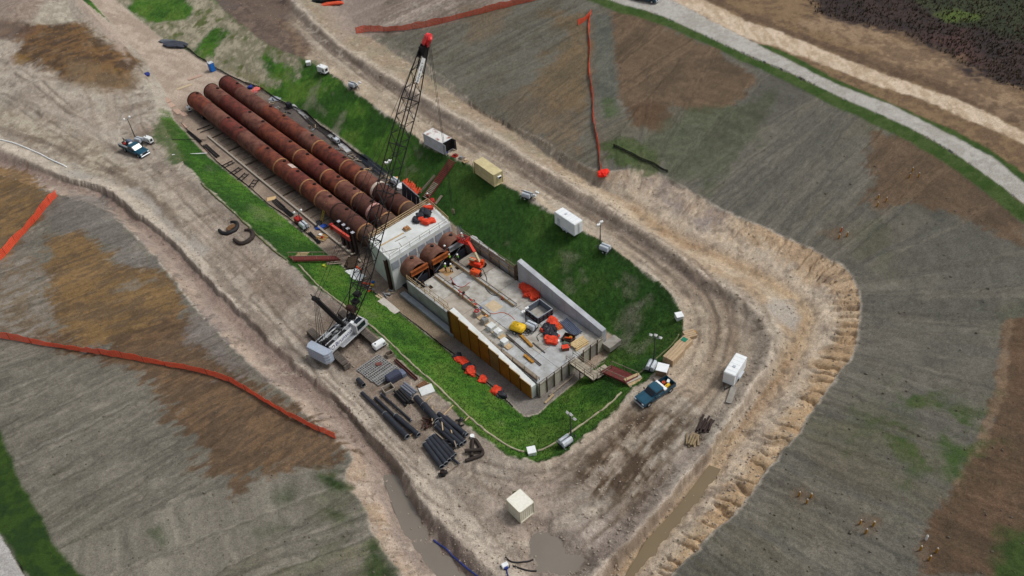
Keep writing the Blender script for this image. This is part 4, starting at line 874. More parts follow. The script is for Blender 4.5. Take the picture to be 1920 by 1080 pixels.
plank((753, 490), (799, 464), -.65, .16, .08, TIMBER, 'long pale board bridging the tops of the left and middle pipe stubs')
# wet dark trough between headwall and slab
o = MB().box((0, 0, 0), (4.2, 13.2, .1)).build('trough_floor', mat('wet_trough', (58, 54, 54), .5, var=.2), None); o.location = L(4.1, 0, -5.2); o.rotation_euler = (0, 0, AXr); o['kind'] = 'structure'; o['label'] = 'dark wet trough floor below the pipe stubs'

# cradle the pipes lie on, left of the first pipeline
t = thing('pipe_cradle', 'long concrete rail with cross beams that carries the pipelines', 'pipe support', L(-66, -8.0, -4), AXr)
zr = lambda u: float(floor_z(u))+4+.18
MB().prism([(0, zr(-66)-.5), (58, zr(-8)-.5), (58, zr(-8)+.18), (0, zr(-66)+.18)], -.18, .18).build('edge_rail', mat('rail_concrete', (158, 148, 136), .9, var=.1), t)
for q_ in range(24):
    u = 1.2+q_*2.45; z = zr(-66+u)
    MB().box((u, 6.4, z-.12), (.24, 12.6, .26)).build('cross_beam', TIMG if q_ % 3 else TIMD, t)
for q_ in range(16):
    u = 2.4+q_*2.45
    if q_ < 9: MB().box((u+.9, 1.4, zr(-66+u)-.2), (.12, 2.3, .16)).build('sleeper', TIMD, t)
# soldier piles by the left pipe
for i, (x, y) in enumerate(((635, 415), (644, 421.5), (652, 428.5), (661, 436))):
    p = Vector(at(x, y, .3)); t = thing('soldier_pile', ('farthest', 'second', 'third', 'nearest')[i]+' dark steel soldier pile beside the left pipeline, counted from the pipe heads', 'steel pile', (p.x, p.y, -5.2), AXr, 'soldier piles beside the left pipeline')
    for s in (-1, 1): MB().box((0, s*.24, 2.75), (.56, .05, 5.5)).build('flange', mat('dark_pile_steel', (66, 60, 62), .7, var=.2, c2=(46, 40, 42)), t)
    MB().box((0, 0, 2.75), (.05, .46, 5.48)).build('web', RUSTD, t); MB().box((0, 0, 5.53), (.62, .56, .05)).build('cap_plate', mat('pale_cap', (176, 176, 184), .6), t)
a = Vector(at(623, 424, -.6)); b = Vector(at(656, 449, -.9)); t = thing('waler_beam', 'faded red waler beam bolted across the soldier piles', 'steel beam', (a+b)/2, ang(a, b)); n = (b-a).length
for s in (-1, 1): MB().box((0, 0, s*.42), (n, .4, .07)).build('flange', mat('faded_red', (172, 92, 84), .8, var=.15, c2=(196, 66, 48), scale=.6), t)
MB().box((0, 0, 0), (n, .08, .8)).build('web', mat('faded_red', (0, 0, 0)), t); MB().box((-n/2-.2, 0, 0), (.5, .6, 1.1)).build('end_bracket', REDP, t)
p = Vector(at(721, 485, .9)); t = thing('steel_pile', 'dark rusty steel pile standing against the front left corner of the headwall', 'steel pile', (p.x+.25, p.y-.4, -5.5), AXr)
for s in (-1, 1): MB().box((0, s*.3, 3.2), (.7, .07, 6.4)).build('flange', RUSTD, t)
MB().box((0, 0, 3.2), (.07, .55, 6.4)).build('web', RUSTD, t)
# slate panel wall and orange net right of the right pipeline
a = Vector(at(752, 343, -2.0)); b = Vector(at(784, 370, -1.9)); t = thing('trench_sheet', 'dark slate trench sheet wall leaning beside the end of the right pipeline', 'trench sheet', Vector(((a+b).x/2, (a+b).y/2, -4.9)), ang(a, b)); n = (b-a).length
for q_ in range(7): MB().box((-n/2+(q_+.5)*n/7, -.15*(q_ % 2), 1.5), (n/7-.03, .1, 3.0), 0, Matrix.Rotation(R(-8), 3, 'X')).build('sheet_panel', mat('slate_sheet', (56, 60, 76), .6, var=.15, c2=(40, 42, 54)), t)
MB().beam((-n/2, .2, 3.0), (n/2, .2, 3.0), .16).build('top_rail', GREY, t)
# stairs
def stairs(p0, p1, width, n, label, mt, ms, rail_m=None, name='stairs', split=None, m2=None):
    p0 = Vector(p0); p1 = Vector(p1); t = thing(name, label, 'stairs', p0, ang(p0, p1)); ln = (p1-p0).to_2d().length; dz = p1.z-p0.z
    for k in range(n):
        f = (k+.5)/n; mm = mt if split is None or f > split else m2
        MB().box((ln*f, 0, dz*f+.02), (ln/n*.72, width, .07)).build('tread', mm, t)
    for s in (-1, 1): MB().beam((0, s*width/2, -.06), (ln, s*width/2, dz-.06), .08, .3).build('stringer', ms, t)
    if rail_m:
        for s in (-1, 1):
            MB().beam((0, s*width/2, .95), (ln, s*width/2, dz+.95), .06, .1).build('handrail', rail_m, t)
            for k in range(5): MB().beam((ln*k/4, s*width/2, dz*k/4), (ln*k/4, s*width/2, dz*k/4+.95), .06).build('baluster', rail_m, t)
    return t
c0 = at(797, 372, -4.6); c1 = at(848, 301, .1)
stairs((*c0[:2], -4.6), (*c1[:2], .15), 1.5, 27, 'long site stair, red above and grey timber below, climbing the right grass slope', REDST, REDST, None, 'site_stair', .42, TIMG)
for px0, px1, zz, lab in (((786, 366), (816, 331), -3.2, 'weathered timber board standing along the uphill side of the long site stair'), ((817, 385), (829, 369), -4.0, 'weathered timber board lying on the grass at the foot of the long site stair')):
    a = Vector(at(*px0, zz)); b = Vector(at(*px1, zz+1.5 if 'uphill' in lab else zz+1)); a.z = zz; b = on(*px1, .3); a = on(*px0, .35)
    o = MB().beam(a, b, .5 if 'foot' in lab else .12, .12 if 'foot' in lab else .5).build('timber_board', TIMG); tag(o, lab, 'board')
c0 = at(633, 482, -4.6); c1 = at(546, 486, -.1)
stairs((*c0[:2], -4.75), (*c1[:2], .05), 1.4, 24, 'red brown site stair with a few pale treads down the left grass slope', REDST, REDST, TIMG, 'site_stair', .62, REDST)
for k in range(3):
    a = on(560, 481, .5); b = on(581, 480, .5)
    o = MB().beam((0, 0, 0), (b-a).to_tuple(), .22, .05).build('loose_board', TIMBER); o.location = a+Vector((-.12*k, -.32*k, .28)); tag(o, ('first', 'second', 'third')[k]+' pale board laid on the left stair, counted from the crane boom', 'board', 'pale boards on the left stair')
for k, (a, b) in enumerate((((612, 489), (640, 487)), ((612, 492.5), (641, 490.5)), ((613, 496), (642, 494)))):
    A, B = on(*a, .15), on(*b, .15); o = MB().beam(A, B, .28, .08).build('board', TIMG); tag(o, ('upper', 'middle', 'lower')[k]+' of three weathered boards lying on grass beside the left stair', 'board', 'boards beside the left stair')
c0 = at(1136, 691, SZ); c1 = at(1185, 711, 0); stairs((*c0[:2], SZ), (*c1[:2], -.15), 2.0, 16, 'dark red stair from the footbridge up to the parked pickup', REDST, REDST, TIMG, 'site_stair')
t = thing('timber_steps', 'four broad pale timber steps at the head of the footbridge stair', 'steps', on(1190, 716), AXr+R(75))
for k in range(4): MB().box((0, -.75+k*.5, .1+.06*k), (2.4, .46, .2)).build('step', TIMBER if k % 2 else mat('grey_step', (176, 168, 154), .9, var=.1), t, .02)
# footbridge
t = thing('footbridge', 'timber footbridge with rails from the slab edge to the red stair', 'footbridge', (0, 0, SZ), 0)
A, B, Cc = Vector(at(1068, 671, SZ)), Vector(at(1114, 704, SZ)), Vector(at(1140, 688, SZ))
for p in (A, B, Cc): p.z = 0
for (a, b) in ((A, B+(B-A).normalized()*.6), (B, Cc)):
    n = max(6, int((b-a).length/.5)); d = (b-a).normalized(); s = Vector((-d.y, d.x, 0))
    for k in range(n):
        p = a.lerp(b, (k+.5)/n); MB().box((p.x, p.y, -.04 if a is A else -.055), ((b-a).length/n-.03, 1.5, .07), math.atan2(d.y, d.x)).build('deck_plank', mat('pale_deck', (176, 166, 148), .9, var=.14), t)
    for sg in (-1, 1): MB().beam(a+s*sg*.7+Vector((0, 0, -.2)), b+s*sg*.7+Vector((0, 0, -.2)), .12, .25).build('bearer', TIMD, t)
    rail(t, a+s*.72, b+s*.72, 1.0, 1.8, TIMG, .08); rail(t, a-s*.72, b-s*.72, 1.0, 1.8, TIMG, .08)
for p in (A.lerp(B, .55), B):
    for sg in (-.5, .5): MB().box((p.x+sg, p.y+sg*.4, -1.2), (.14, .14, 2.2)).build('bridge_leg', TIMD, t)
# ------------------------------------------------------------------ crawler crane on the left bank
H_AZ = R(53); cc = L(11.5, -23.1, 0); TPHI = R(-51.5)-H_AZ+R(90); cz = gz(cc.x, cc.y)
cr_ = thing('crawler_crane', 'big crawler crane with black lattice boom, red boom head and pale machine house', 'crane', (cc.x, cc.y, cz), H_AZ)
def cl(p):
    """world point -> crane's own axes (x forward along the house, y left)"""
    d = Vector(p)-Vector((cc.x, cc.y, cz)); c, s = math.cos(-H_AZ), math.sin(-H_AZ)
    return Vector((d.x*c-d.y*s, d.x*s+d.y*c, d.z))
TRK = mat('track_steel', (112, 104, 96), .8, var=.2, c2=(84, 76, 70))
def trot(x, y, z=0): return Vector((x*math.cos(TPHI)-y*math.sin(TPHI), x*math.sin(TPHI)+y*math.cos(TPHI), z))
shoe = None
for sx in (2.75, -2.85):
    fr_ = MB().prism([(-5.0, .35), (-4.7, .12), (4.7, .12), (5.0, .35), (5.0, .75), (4.7, 1.0), (-4.7, 1.0), (-5.0, .75)], -.32, .32, 'x').build('crawler_frame', mat('muddy_frame', (88, 80, 72), .9, var=.2), cr_); fr_.location = trot(sx, 0); fr_.rotation_euler = (0, 0, TPHI)
    for k in range(26):
        y = -4.75+k*.38; p = trot(sx, y, 1.07)
        if shoe is None: shoe = MB().box((0, 0, 0), (1.1, .27, .10)).box((0, 0, .07), (.95, .09, .08)).build('track_shoe', TRK, cr_); shoe.location = p; shoe.rotation_euler = (0, 0, TPHI)
        else: share(shoe, 'track_shoe', cr_, p, TPHI)
        share(shoe, 'track_shoe', cr_, trot(sx, y, .06), TPHI)
    for s in (-1, 1):
        for k in range(3): o2 = share(shoe, 'track_shoe', cr_, trot(sx, s*5.12, .3+k*.28), TPHI); o2.rotation_euler = (R(90), 0, TPHI)
MB().box((-.3, 0, .95), (5.2, 2.2, .6)).build('car_body', mat('muddy_frame', (0, 0, 0)), cr_, .05); MB().cyl((-.2, 0, 1.2), (-.2, 0, 1.6), 1.3, 24).build('slew_ring', BLACK, cr_)
HS = mat('crane_house_paint', (196, 198, 198), .55, var=.08, c2=(160, 162, 164)); HSB = mat('crane_blue_grey', (146, 158, 178), .6, var=.12, c2=(172, 180, 188))
MB().box((-.6, 0, 1.75), (8.6, 2.7, .3)).build('deck_frame', HS, cr_, .03)
for s, l0, l1 in ((-1, -4.0, 1.7), (1, -4.2, .6)):
    MB().box(((l0+l1)/2, s*1.25, 2.45), (l1-l0, .16, 1.15)).build('side_door', HS, cr_, .03)
    for k in range(4): MB().box((l0+.7+k*1.25, s*(1.25-.55), 3.03), (1.1, .9, .07)).build('roof_panel', GREY if k % 2 else BLACK, cr_, .02)
MB().box((.6, -1.75, 1.72), (5.6, .6, .07)).build('catwalk', GREY, cr_); MB().beam((-2.0, -2.04, 1.72), (3.5, -2.04, 1.72), .08, .14).build('kick_rail', HS, cr_)
for k in range(3):
    MB().box((-3.0+k*1.75, .1, 2.35), (1.2, 1.3, .8)).build('engine_block', (BLACK, mat('machine_grey', (104, 106, 108), .6, var=.2), HS)[k], cr_, .06)
    MB().cyl((-2.6+k*1.6, -.6, 2.5), (-2.6+k*1.6, .7, 2.5), .5, 16).build('winch_drum', BLACK if k != 1 else GREY, cr_)
for k in range(2): MB().tube([(-3.6, .5-k*.9, 3.0), (-1.6, .45-k*.8, 3.25), (0, .6-k*1.0, 2.9), (1.2, .6-k, 2.6)], .07).build('hydraulic_hose', BLACK if k else HS, cr_)
MB().beam((-4.0, .65, 3.05), (1.9, .65, 3.05), .12).build('roof_rail', HS, cr_); MB().beam((-4.0, -.6, 3.05), (1.9, -.6, 3.05), .12).build('roof_rail', HS, cr_)
MB().cyl((-3.3, -.2, 2.9), (-3.3, -.2, 3.5), .16, 10).build('exhaust', BLACK, cr_)
b = MB(); b.prism([(-5.6, -1.7), (-5.0, -2.05), (-4.2, -2.05), (-4.2, 2.05), (-5.0, 2.05), (-5.6, 1.7)], 1.0, 3.0, 'z'); cwt = b.build('counterweight', HSB, cr_, .05)
for k in range(3): MB().prism([(-5.66, -1.72), (-5.04, -2.1), (-4.6, -2.1), (-4.6, 2.1), (-5.04, 2.1), (-5.66, 1.72)], 1.45+k*.55, 1.5+k*.55, 'z').build('slab_joint', mat('joint_grey', (176, 184, 194), .6), cwt)
cab_ = MB(); cab_.prism([(.9, 1.75), (3.3, 1.75), (3.45, 2.6), (2.9, 3.5), (.9, 3.5)], -2.15, -1.15); cb = cab_.build('cab', HS, cr_, .05)
MB().box((2.0, -2.16, 2.75), (1.7, .04, .9)).build('side_window', GLASS, cb); MB().prism([(3.36, 1.95), (3.52, 2.62), (3.48, 2.62), (3.32, 1.95)], -2.05, -1.25).build('windscreen', GLASS, cb)
MB().prism([(3.50, 2.68), (2.98, 3.46), (2.94, 3.42), (3.46, 2.64)], -2.05, -1.25).build('windscreen', GLASS, cb); MB().box((2.0, -1.65, 3.53), (1.3, .75, .04)).build('roof_window', GLASS, cb)
MB().box((1.2, -1.2, 3.6), (.5, .5, .12)).build('roof_vent', WHITE, cb)
def lettering(txt, size, m, parent, loc, rot, name='lettering'):
    cu = bpy.data.curves.new(name, 'FONT'); cu.body = txt; cu.size = size; cu.extrude = .006; cu.align_x = 'CENTER'; cu.align_y = 'CENTER'; cu.resolution_u = 2
    o = bpy.data.objects.new(name, cu); COL.objects.link(o); dg = bpy.context.evaluated_depsgraph_get(); me = bpy.data.meshes.new_from_object(o.evaluated_get(dg))
    bpy.data.objects.remove(o); o = bpy.data.objects.new(name, me); COL.objects.link(o); me.materials.append(m); o.parent = parent; o.location = loc; o.rotation_euler = rot; return o
INK = mat('blue_ink', (26, 38, 110), .6, var=.05); INKB = mat('black_ink', (36, 36, 44), .6, var=.05)
MB().box((-1.2, -1.345, 2.5), (5.2, .03, 1.0)).build('name_board', WHITE, cr_)
lettering('Brunson', 1.05, INK, cr_, (-1.05, -1.37, 2.48), (R(90), 0, 0)); MB().ring((-3.35, -1.36, 2.45), (-3.35, -1.38, 2.45), .34, .26, 20).build('round_emblem', INK, cr_)
b = MB(); b.prism([(1.2, 2.2), (1.5, 2.55), (1.35, 2.75), (1.75, 3.0), (1.65, 2.6), (1.95, 2.4), (1.6, 2.35), (1.55, 2.0)], -1.39, -1.36); b.build('red_emblem', REDP, cr_)
# black mast leaning back, boom and ropes
BF = cl(at(656, 603, 2.4)); tipw = Vector(at(797, 84, 35.2)); BT = cl(tipw)
mt_ = cl(at(592, 561, 8.6)); mb_ = cl(at(646, 612, 2.6))
ms = thing  # (kept short)
b = MB()
for s in (-1, 1): b.beam(mb_+Vector((0, s*.5, 0)), mt_+Vector((0, s*.35, 0)), .34, .45)
for k in range(6): p = mb_.lerp(mt_, .1+k*.16); b.beam(p+Vector((0, -.45, 0)), p+Vector((0, .45, 0)), .2)
mast = b.build('mast', BLACK, cr_)
for s in (-1, 1): MB().beam(mt_+Vector((0, s*.4, 0)), mt_+Vector((-.3, s*.4, 1.0)), .12).build('mast_horn', BLACK, mast)
MB().cyl(mt_+Vector((0, -.5, 0)), mt_+Vector((0, .5, 0)), .38, 12).build('sheave', BLACK, mast)
for s in (-.3, -.1, .1, .3): MB().cyl(mt_+Vector((0, s, 0)), (-4.1, s*3.2, 2.9), .035, 5).build('luffing_rope', BLACK, cr_)
# lattice boom: four chords tapering at both ends, zig-zag lacing
ax_ = (BT-BF).normalized(); sx_ = Vector((0, 1, 0)); sx_ = (sx_-ax_*sx_.dot(ax_)).normalized(); nx_ = ax_.cross(sx_).normalized(); BL = (BT-BF).length
def bw(f):
    return np.interp(f, [0, .14, .80, .965, 1], [.5, 1.0, 1.0, .55, .45]), np.interp(f, [0, .14, .80, .965, 1], [.25, .9, .9, .4, .3])
def bp(f, i):
    a, c = bw(f); return BF+ax_*BL*f+sx_*a*(1, -1, -1, 1)[i]+nx_*c*(1, 1, -1, -1)[i]
secs = [0, .14, .31, .48, .65, .81, .965]
for k, (f0, f1) in enumerate(zip(secs[:-1], secs[1:])):
    b = MB(); n = 5
    for i in range(4): b.beam(bp(f0, i), bp(f1, i), .12)
    for q in range(n):
        g0, g1 = f0+(f1-f0)*q/n, f0+(f1-f0)*(q+1)/n
        for i in range(4):
            j = (i+1) % 4; A, B = (bp(g0, i), bp(g1, j)) if (q+i) % 2 else (bp(g0, j), bp(g1, i)); b.beam(A, B, .06); 
            if q == 0: b.beam(bp(g0, i), bp(g0, j), .10)
    sec = b.build('boom_section', BLACK, cr_)
    if k == 0:
        for q in range(4):
            g = .02+q*.028; MB().box((bp(g, 0)+bp(g, 2))/2, (.9, 1.0, .5)).build('foot_plate', BLACK, sec)
        MB().cyl(bp(.05, 0), bp(.05, 1), .5, 14).build('hoist_drum', RUSTD, sec)
b = MB()
for i in (0, 1, 2, 3): b.beam(bp(.965, i), bp(1.0, i), .16)
for s in (1, -1): b.add([bp(.955, 0 if s > 0 else 1), bp(1, 0 if s > 0 else 1), bp(1, 3 if s > 0 else 2), bp(.955, 3 if s > 0 else 2)], [(0, 1, 2, 3)])
b.box(BF+ax_*BL*.98, (.8, 1.0, 1.3)); b.build('boom_head', BLACK, cr_)
hd = cl(at(804, 69, 37.0))
for s in (-.35, .35): MB().beam(BT+sx_*s*.9, hd+sx_*s*.9, .32, .7).build('red_head_plate', mat('bright_red', (232, 32, 44), .5, var=.05, c2=(250, 90, 90)), cr_)
MB().cyl(hd+sx_*.3, hd-sx_*.3, .5, 16).build('head_sheave', mat('bright_red', (0, 0, 0)), cr_)
sg0 = bp(.78, 1); sg1 = bp(.925, 1); rot = Matrix((ax_, nx_, ax_.cross(nx_))).transposed()
c_ = (bp(.87, 1)+bp(.955, 1))/2-sx_*.12; ln_ = (bp(.955, 1)-bp(.87, 1)).length
for s_i, nm in ((1, 'boom_banner'),):
    o = MB().box((0, 0, 0), (ln_, .85, .06)).build(nm, WHITE, cr_, .02)
    zax = -sx_; yax = zax.cross(ax_); o.matrix_local = Matrix.Translation(c_) @ Matrix((ax_, yax, zax)).transposed().to_4x4()
    lt = lettering('LINK-BELT', .6, INKB, o, (-.2, 0, .036), (0, 0, 0))
for s in (-1, 1): MB().cyl(mt_+Vector((0, s*.3, 0)), bp(.97, 0 if s > 0 else 1), .03, 5).build('pendant', BLACK, cr_)
hk = cl((at(804, 69, 37.0)[0], at(804, 69, 37.0)[1], 6.0))
for s in (-.12, .12): MB().cyl(hd+sx_*s, hk+sx_*s+Vector((0, 0, 1.0)), .03, 5).build('hoist_rope', BLACK, cr_)
MB().box(hk+Vector((0, 0, .6)), (.35, .5, .9)).build('hook_block', mat('hook_yellow_grey', (120, 112, 90), .6), cr_, .08); MB().tube([hk+Vector((0, 0, .2)), hk+Vector((.0, 0, -.2)), hk+Vector((.22, 0, -.4)), hk+Vector((.4, 0, -.2))], .07).build('hook', BLACK, cr_)
MB().cyl(hd+sx_*.2+ax_*.2, cl((at(806, 130, 29)[0], at(806, 130, 29)[1], 27.0)), .025, 5).build('whip_line', BLACK, cr_)
for s in (-1, 1): MB().cyl(bp(.2, 3 if s > 0 else 2), (-2.2, s*1.1, 2.9), .06, 6).build('boom_stop', BLACK, cr_)

# ------------------------------------------------------------------ containers, trailers, cabins
def corrugated(parent, x0, x1, y0, y1, z0, z1, m, name='wall_panel', pitch=.30):
    """four corrugated walls as four parts"""
    for nm, a, b in ((name, (x0, y0), (x1, y0)), (name, (x1, y0), (x1, y1)), (name, (x1, y1), (x0, y1)), (name, (x0, y1), (x0, y0))):
        a = Vector((*a, 0)); b = Vector((*b, 0)); d = (b-a).normalized(); nn = Vector((d.y, -d.x, 0)); n = max(2, int((b-a).length/pitch)); vs = []; fs = []
        for k in range(n*4+1):
            f = k/(n*4); off = (0, .03, .03, 0)[k % 4]; p = a.lerp(b, f)-nn*off
            vs += [(p.x, p.y, z0), (p.x, p.y, z1)]
        fs = [(2*i, 2*i+2, 2*i+3, 2*i+1) for i in range(n*4)]
        MB().add(vs, fs).build(nm, m, parent)
def container(name, label, px, ztop, m, roof_m, doors='plus', base=None, hh=2.6):
    g0 = 0.0
    c, l, w_, a = quad_box(px, ztop); zb = gz(c[0], c[1])
    t = thing(name, label, 'container', (c[0], c[1], zb-.02), a); h_ = ztop-zb+.02; x, y = l/2, w_/2
    corrugated(t, -x+.08, x-.08, -y+.06, y-.06, .12, h_-.1, m)
    MB().box((0, 0, h_-.05), (l-.04, w_-.04, .08)).build('roof', roof_m, t)
    n = int(l/.5)
    for k in range(n): MB().box((-x+.35+k*(l-.7)/(n-1), 0, h_+.0), (.16, w_-.35, .03)).build('roof_rib', roof_m, t)
    MB().box((0, 0, .1), (l-.1, w_-.1, .16)).build('floor_frame', m, t)
    for sx in (-1, 1):
        for sy in (-1, 1): MB().box((sx*(x-.05), sy*(y-.05), h_/2), (.12, .12, h_)).build('corner_post', m, t)
        for z in (.1, h_-.06): MB().box((0, sx*(y-.03), z), (l, .07, .12)).build('side_rail', m, t)
        for z in (.1, h_-.06): MB().box((sx*(x-.03), 0, z), (.07, w_-.16, .12)).build('end_rail', m, t)
    return t, x, y, h_
WC = mat('dirty_white_container', (205, 210, 214), .65, var=.05, c2=(176, 180, 184), scale=.8)
t, x, y, h_ = container('shipping_container', 'white shipping container with rust blotched roof and open dark doorway', ((793.7, 252), (828.7, 267), (846.9, 260), (810.6, 237.6)), 2.55, WC, mat('rust_blotched_roof', (208, 206, 202), .75, var=.05, scale=.55, c2=(140, 92, 74), thr=.46, wid=.05))
sgn = 1 if (math.cos(t.rotation_euler.z) > 0) else -1
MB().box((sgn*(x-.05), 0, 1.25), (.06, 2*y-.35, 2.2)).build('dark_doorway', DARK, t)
for s in (-1, 1):
    dr = MB().box((0, 0, 0), (1.1, .06, 2.25)).build('door', BLACK if s*sgn > 0 else WC, t); dr.location = (sgn*(x+.45), s*(y-.02), 1.28); dr.rotation_euler = (0, 0, R(8*s))
    MB().beam((.3*sgn, -.05, -1.0), (.3*sgn, -.05, 1.0), .04).build('lock_rod', GREY, dr)
t, x, y, h_ = container('shipping_container', 'tan shipping container with air conditioner and one door swung open', ((888, 302), (926, 329.6), (941.5, 319), (905, 294.6)), 2.5, TANP, TANP)
sgn = 1 if (math.cos(t.rotation_euler.z) > 0) else -1
ac = MB().box((sgn*(x+.18), .1, 1.75), (.36, .75, .5)).build('air_conditioner', WHITE, t, .03); MB().box((sgn*(x+.37), .1, 1.75), (.02, .6, .36)).build('grille', BLACK, ac)
dr = MB().box((0, 0, 0), (1.15, .06, 2.2)).build('door', TANP, t); dr.location = (-sgn*(x+.40), -sgn*(y+.0), 1.25); dr.rotation_euler = (0, 0, R(-35)); MB().beam((.2, -.06, -1), (.2, -.06, 1), .04).build('lock_rod', GREY, dr); MB().beam((-.2, -.06, -1), (-.2, -.06, 1), .04).build('lock_rod', GREY, dr)
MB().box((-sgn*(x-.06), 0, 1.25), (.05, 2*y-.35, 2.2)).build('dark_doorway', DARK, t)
t, x, y, h_ = container('storage_cabin', 'small square cream storage cabin standing alone near the pond', ((948.7, 936.3), (974.8, 962.4), (1001.5, 940.7), (974.8, 915.6)), 2.35, mat('ivory_panel', (214, 210, 192), .6, var=.04, c2=(196, 190, 170)), mat('ivory_roof', (234, 232, 218), .55, var=.04, c2=(216, 212, 196)))
dr = MB().box((0, 0, 0), (.9, .05, 2.1)).build('door', mat('olive_door', (150, 146, 118), .7), t); dr.location = (-x-.2, y-.5, 1.1); dr.rotation_euler = (0, 0, R(62))
def wheel(parent, p, r=.36, w=.24, axis='y', rim=CHROME):
    """tyre with its rim as sub-part"""
    p = Vector(p); d = Vector((0, 1, 0)) if axis == 'y' else Vector((1, 0, 0))
    wh = MB().ring(p-d*w/2, p+d*w/2, r, r*.6, 18).build('wheel', RUBBER, parent)
    MB().cyl(p-d*w*.42, p+d*w*.42, r*.6, 12).build('rim', rim, wh); return wh
def cargo_trailer(label, px, flip):
    c, l, w_, a = quad_box(px, 2.35); zb = gz(c[0], c[1]); a += math.pi if flip else 0
    t = thing('cargo_trailer', label, 'trailer', (c[0], c[1], zb), a, 'white cargo trailers'); x, y = l/2, w_/2; h_ = 2.35-zb
    MB().box((0, 0, (h_+.42)/2), (l, w_, h_-.42)).build('body', WHITE, t, .07, 2)
    MB().box((0, 0, h_+.01), (l-.2, w_-.2, .03)).build('roof_skin', WHITE, t); MB().box((l*.12, 0, h_+.07), (.42, .42, .12)).build('roof_vent', SILVER, t, .03)
    for k in range(1, 6): MB().box((-x+k*l/6, 0, h_+.03), (.03, w_-.2, .012)).build('roof_seam', SILVER, t)
    for s in (-1, 1): MB().box((0, s*(y-.0), h_-.08), (l-.1, .04, .08)).build('trim', SILVER, t); MB().box((0, s*y, .5), (l-.1, .03, .12)).build('skirt', SILVER, t)
    for s in (-1, 1):
        for k in (-.42, .42): wheel(t, (-.2+k, s*(y+.02), .34), .34, .2)
        MB().prism([(-1.05, .62), (-.9, .82), (.5, .82), (.65, .62)], s*(y+.14)-.12, s*(y+.14)+.12).build('fender', SILVER, t)
    for s in (-1, 1): MB().beam((x, s*.6, .45), (x+1.1, 0, .42), .08, .12).build('tongue', BLACK, t)
    MB().beam((x+1.0, .0, .05), (x+1.0, 0, .8), .07).build('jack', GREY, t)
    for s in (-1, 1): MB().box((-x-.01, s*y*.48, (h_+.5)/2), (.03, w_*.46, h_-.7)).build('rear_door', WHITE, t, .01); MB().beam((-x-.04, s*.12, .6), (-x-.04, s*.12, h_-.3), .03).build('door_rod', GREY, t)
    MB().box((x*.55, y+.01, 1.3), (.75, .02, 1.5)).build('side_door', SILVER, t)
    return t
cargo_trailer('white cargo trailer parked on the haul road beside the grass crest', ((1040, 398), (1077, 421.7), (1092, 412.6), (1054, 387)), True)
cargo_trailer('white cargo trailer parked alone at the right bend beside the ditch', ((1356.4, 696), (1381.4, 661.4), (1400.8, 668.3), (1378.6, 706.7)), False).rotation_euler.z += math.pi

# ------------------------------------------------------------------ pickups and service truck
def pickup_base(t, flat=False):
    """cab, hood, wheels of a crew pickup: +x is forward, length about 5.9"""
    b = MB(); b.prism([(2.95, .55), (2.98, .95), (2.85, 1.12), (1.25, 1.22), (-.75, 1.22), (-.75, .5), (1.35, .42), (2.6, .45)], -.97, .97); body = b.build('body', TEAL, t, .06, 2)
    b = MB(); b.prism([(1.3, 1.2), (.62, 1.82), (-.35, 1.86), (-.72, 1.78), (-.76, 1.2)], -.86, .86); cabn = b.build('cab', TEAL, t, .07, 2)
    MB().prism([(1.24, 1.27), (.66, 1.80), (.71, 1.82), (1.31, 1.27)], -.74, .74).build('windscreen', GLASS, cabn)
    MB().box((-.765, 0, 1.52), (.02, 1.4, .42)).build('rear_window', GLASS, cabn)
    for s in (-1, 1):
        MB().prism([(1.0, 1.27), (.58, 1.70), (.15, 1.74), (.15, 1.27)], s*.865-.012, s*.865+.012).build('side_window', GLASS, cabn)
        MB().prism([(.08, 1.27), (.08, 1.74), (-.6, 1.72), (-.64, 1.27)], s*.865-.012, s*.865+.012).build('side_window', GLASS, cabn)
        dd = MB().box((.5, s*.975, .86), (1.05, .02, .66)).build('door', TEAL, t, .01); MB().box((.15, s*.995, 1.02), (.16, .03, .04)).build('handle', CHROME, dd)
        MB().box((1.02, s*1.12, 1.3), (.14, .24, .2)).build('mirror', BLACK, t, .02)
        MB().box((2.9, s*.72, .92), (.16, .36, .22)).build('headlight', mat('headlight', (214, 220, 226), .2, var=.03), t, .02)
        for x in (1.95, -2.0): wheel(t, (x, s*.86, .40), .40, .27)
        MB().prism([(1.42, .45), (1.5, .78), (1.75, .9), (2.15, .9), (2.4, .78), (2.48, .45), (2.4, .45), (2.1, .84), (1.8, .84), (1.5, .45)], s*.985-.02, s*.985+.02).build('wheel_arch', BLACK, t)
    MB().box((2.97, 0, .86), (.06, 1.0, .3)).build('grille', BLACK, t); MB().box((3.03, 0, .55), (.16, 1.92, .22)).build('front_bumper', CHROME, t, .04)
    MB().box((-.2, 0, .42), (5.2, .9, .16)).build('chassis', BLACK, t)
    for s in (-1, 1): MB().box((2.0, s*.55, 1.235), (1.2, .04, .03)).build('hood_crease', TEAL, t)
    return t
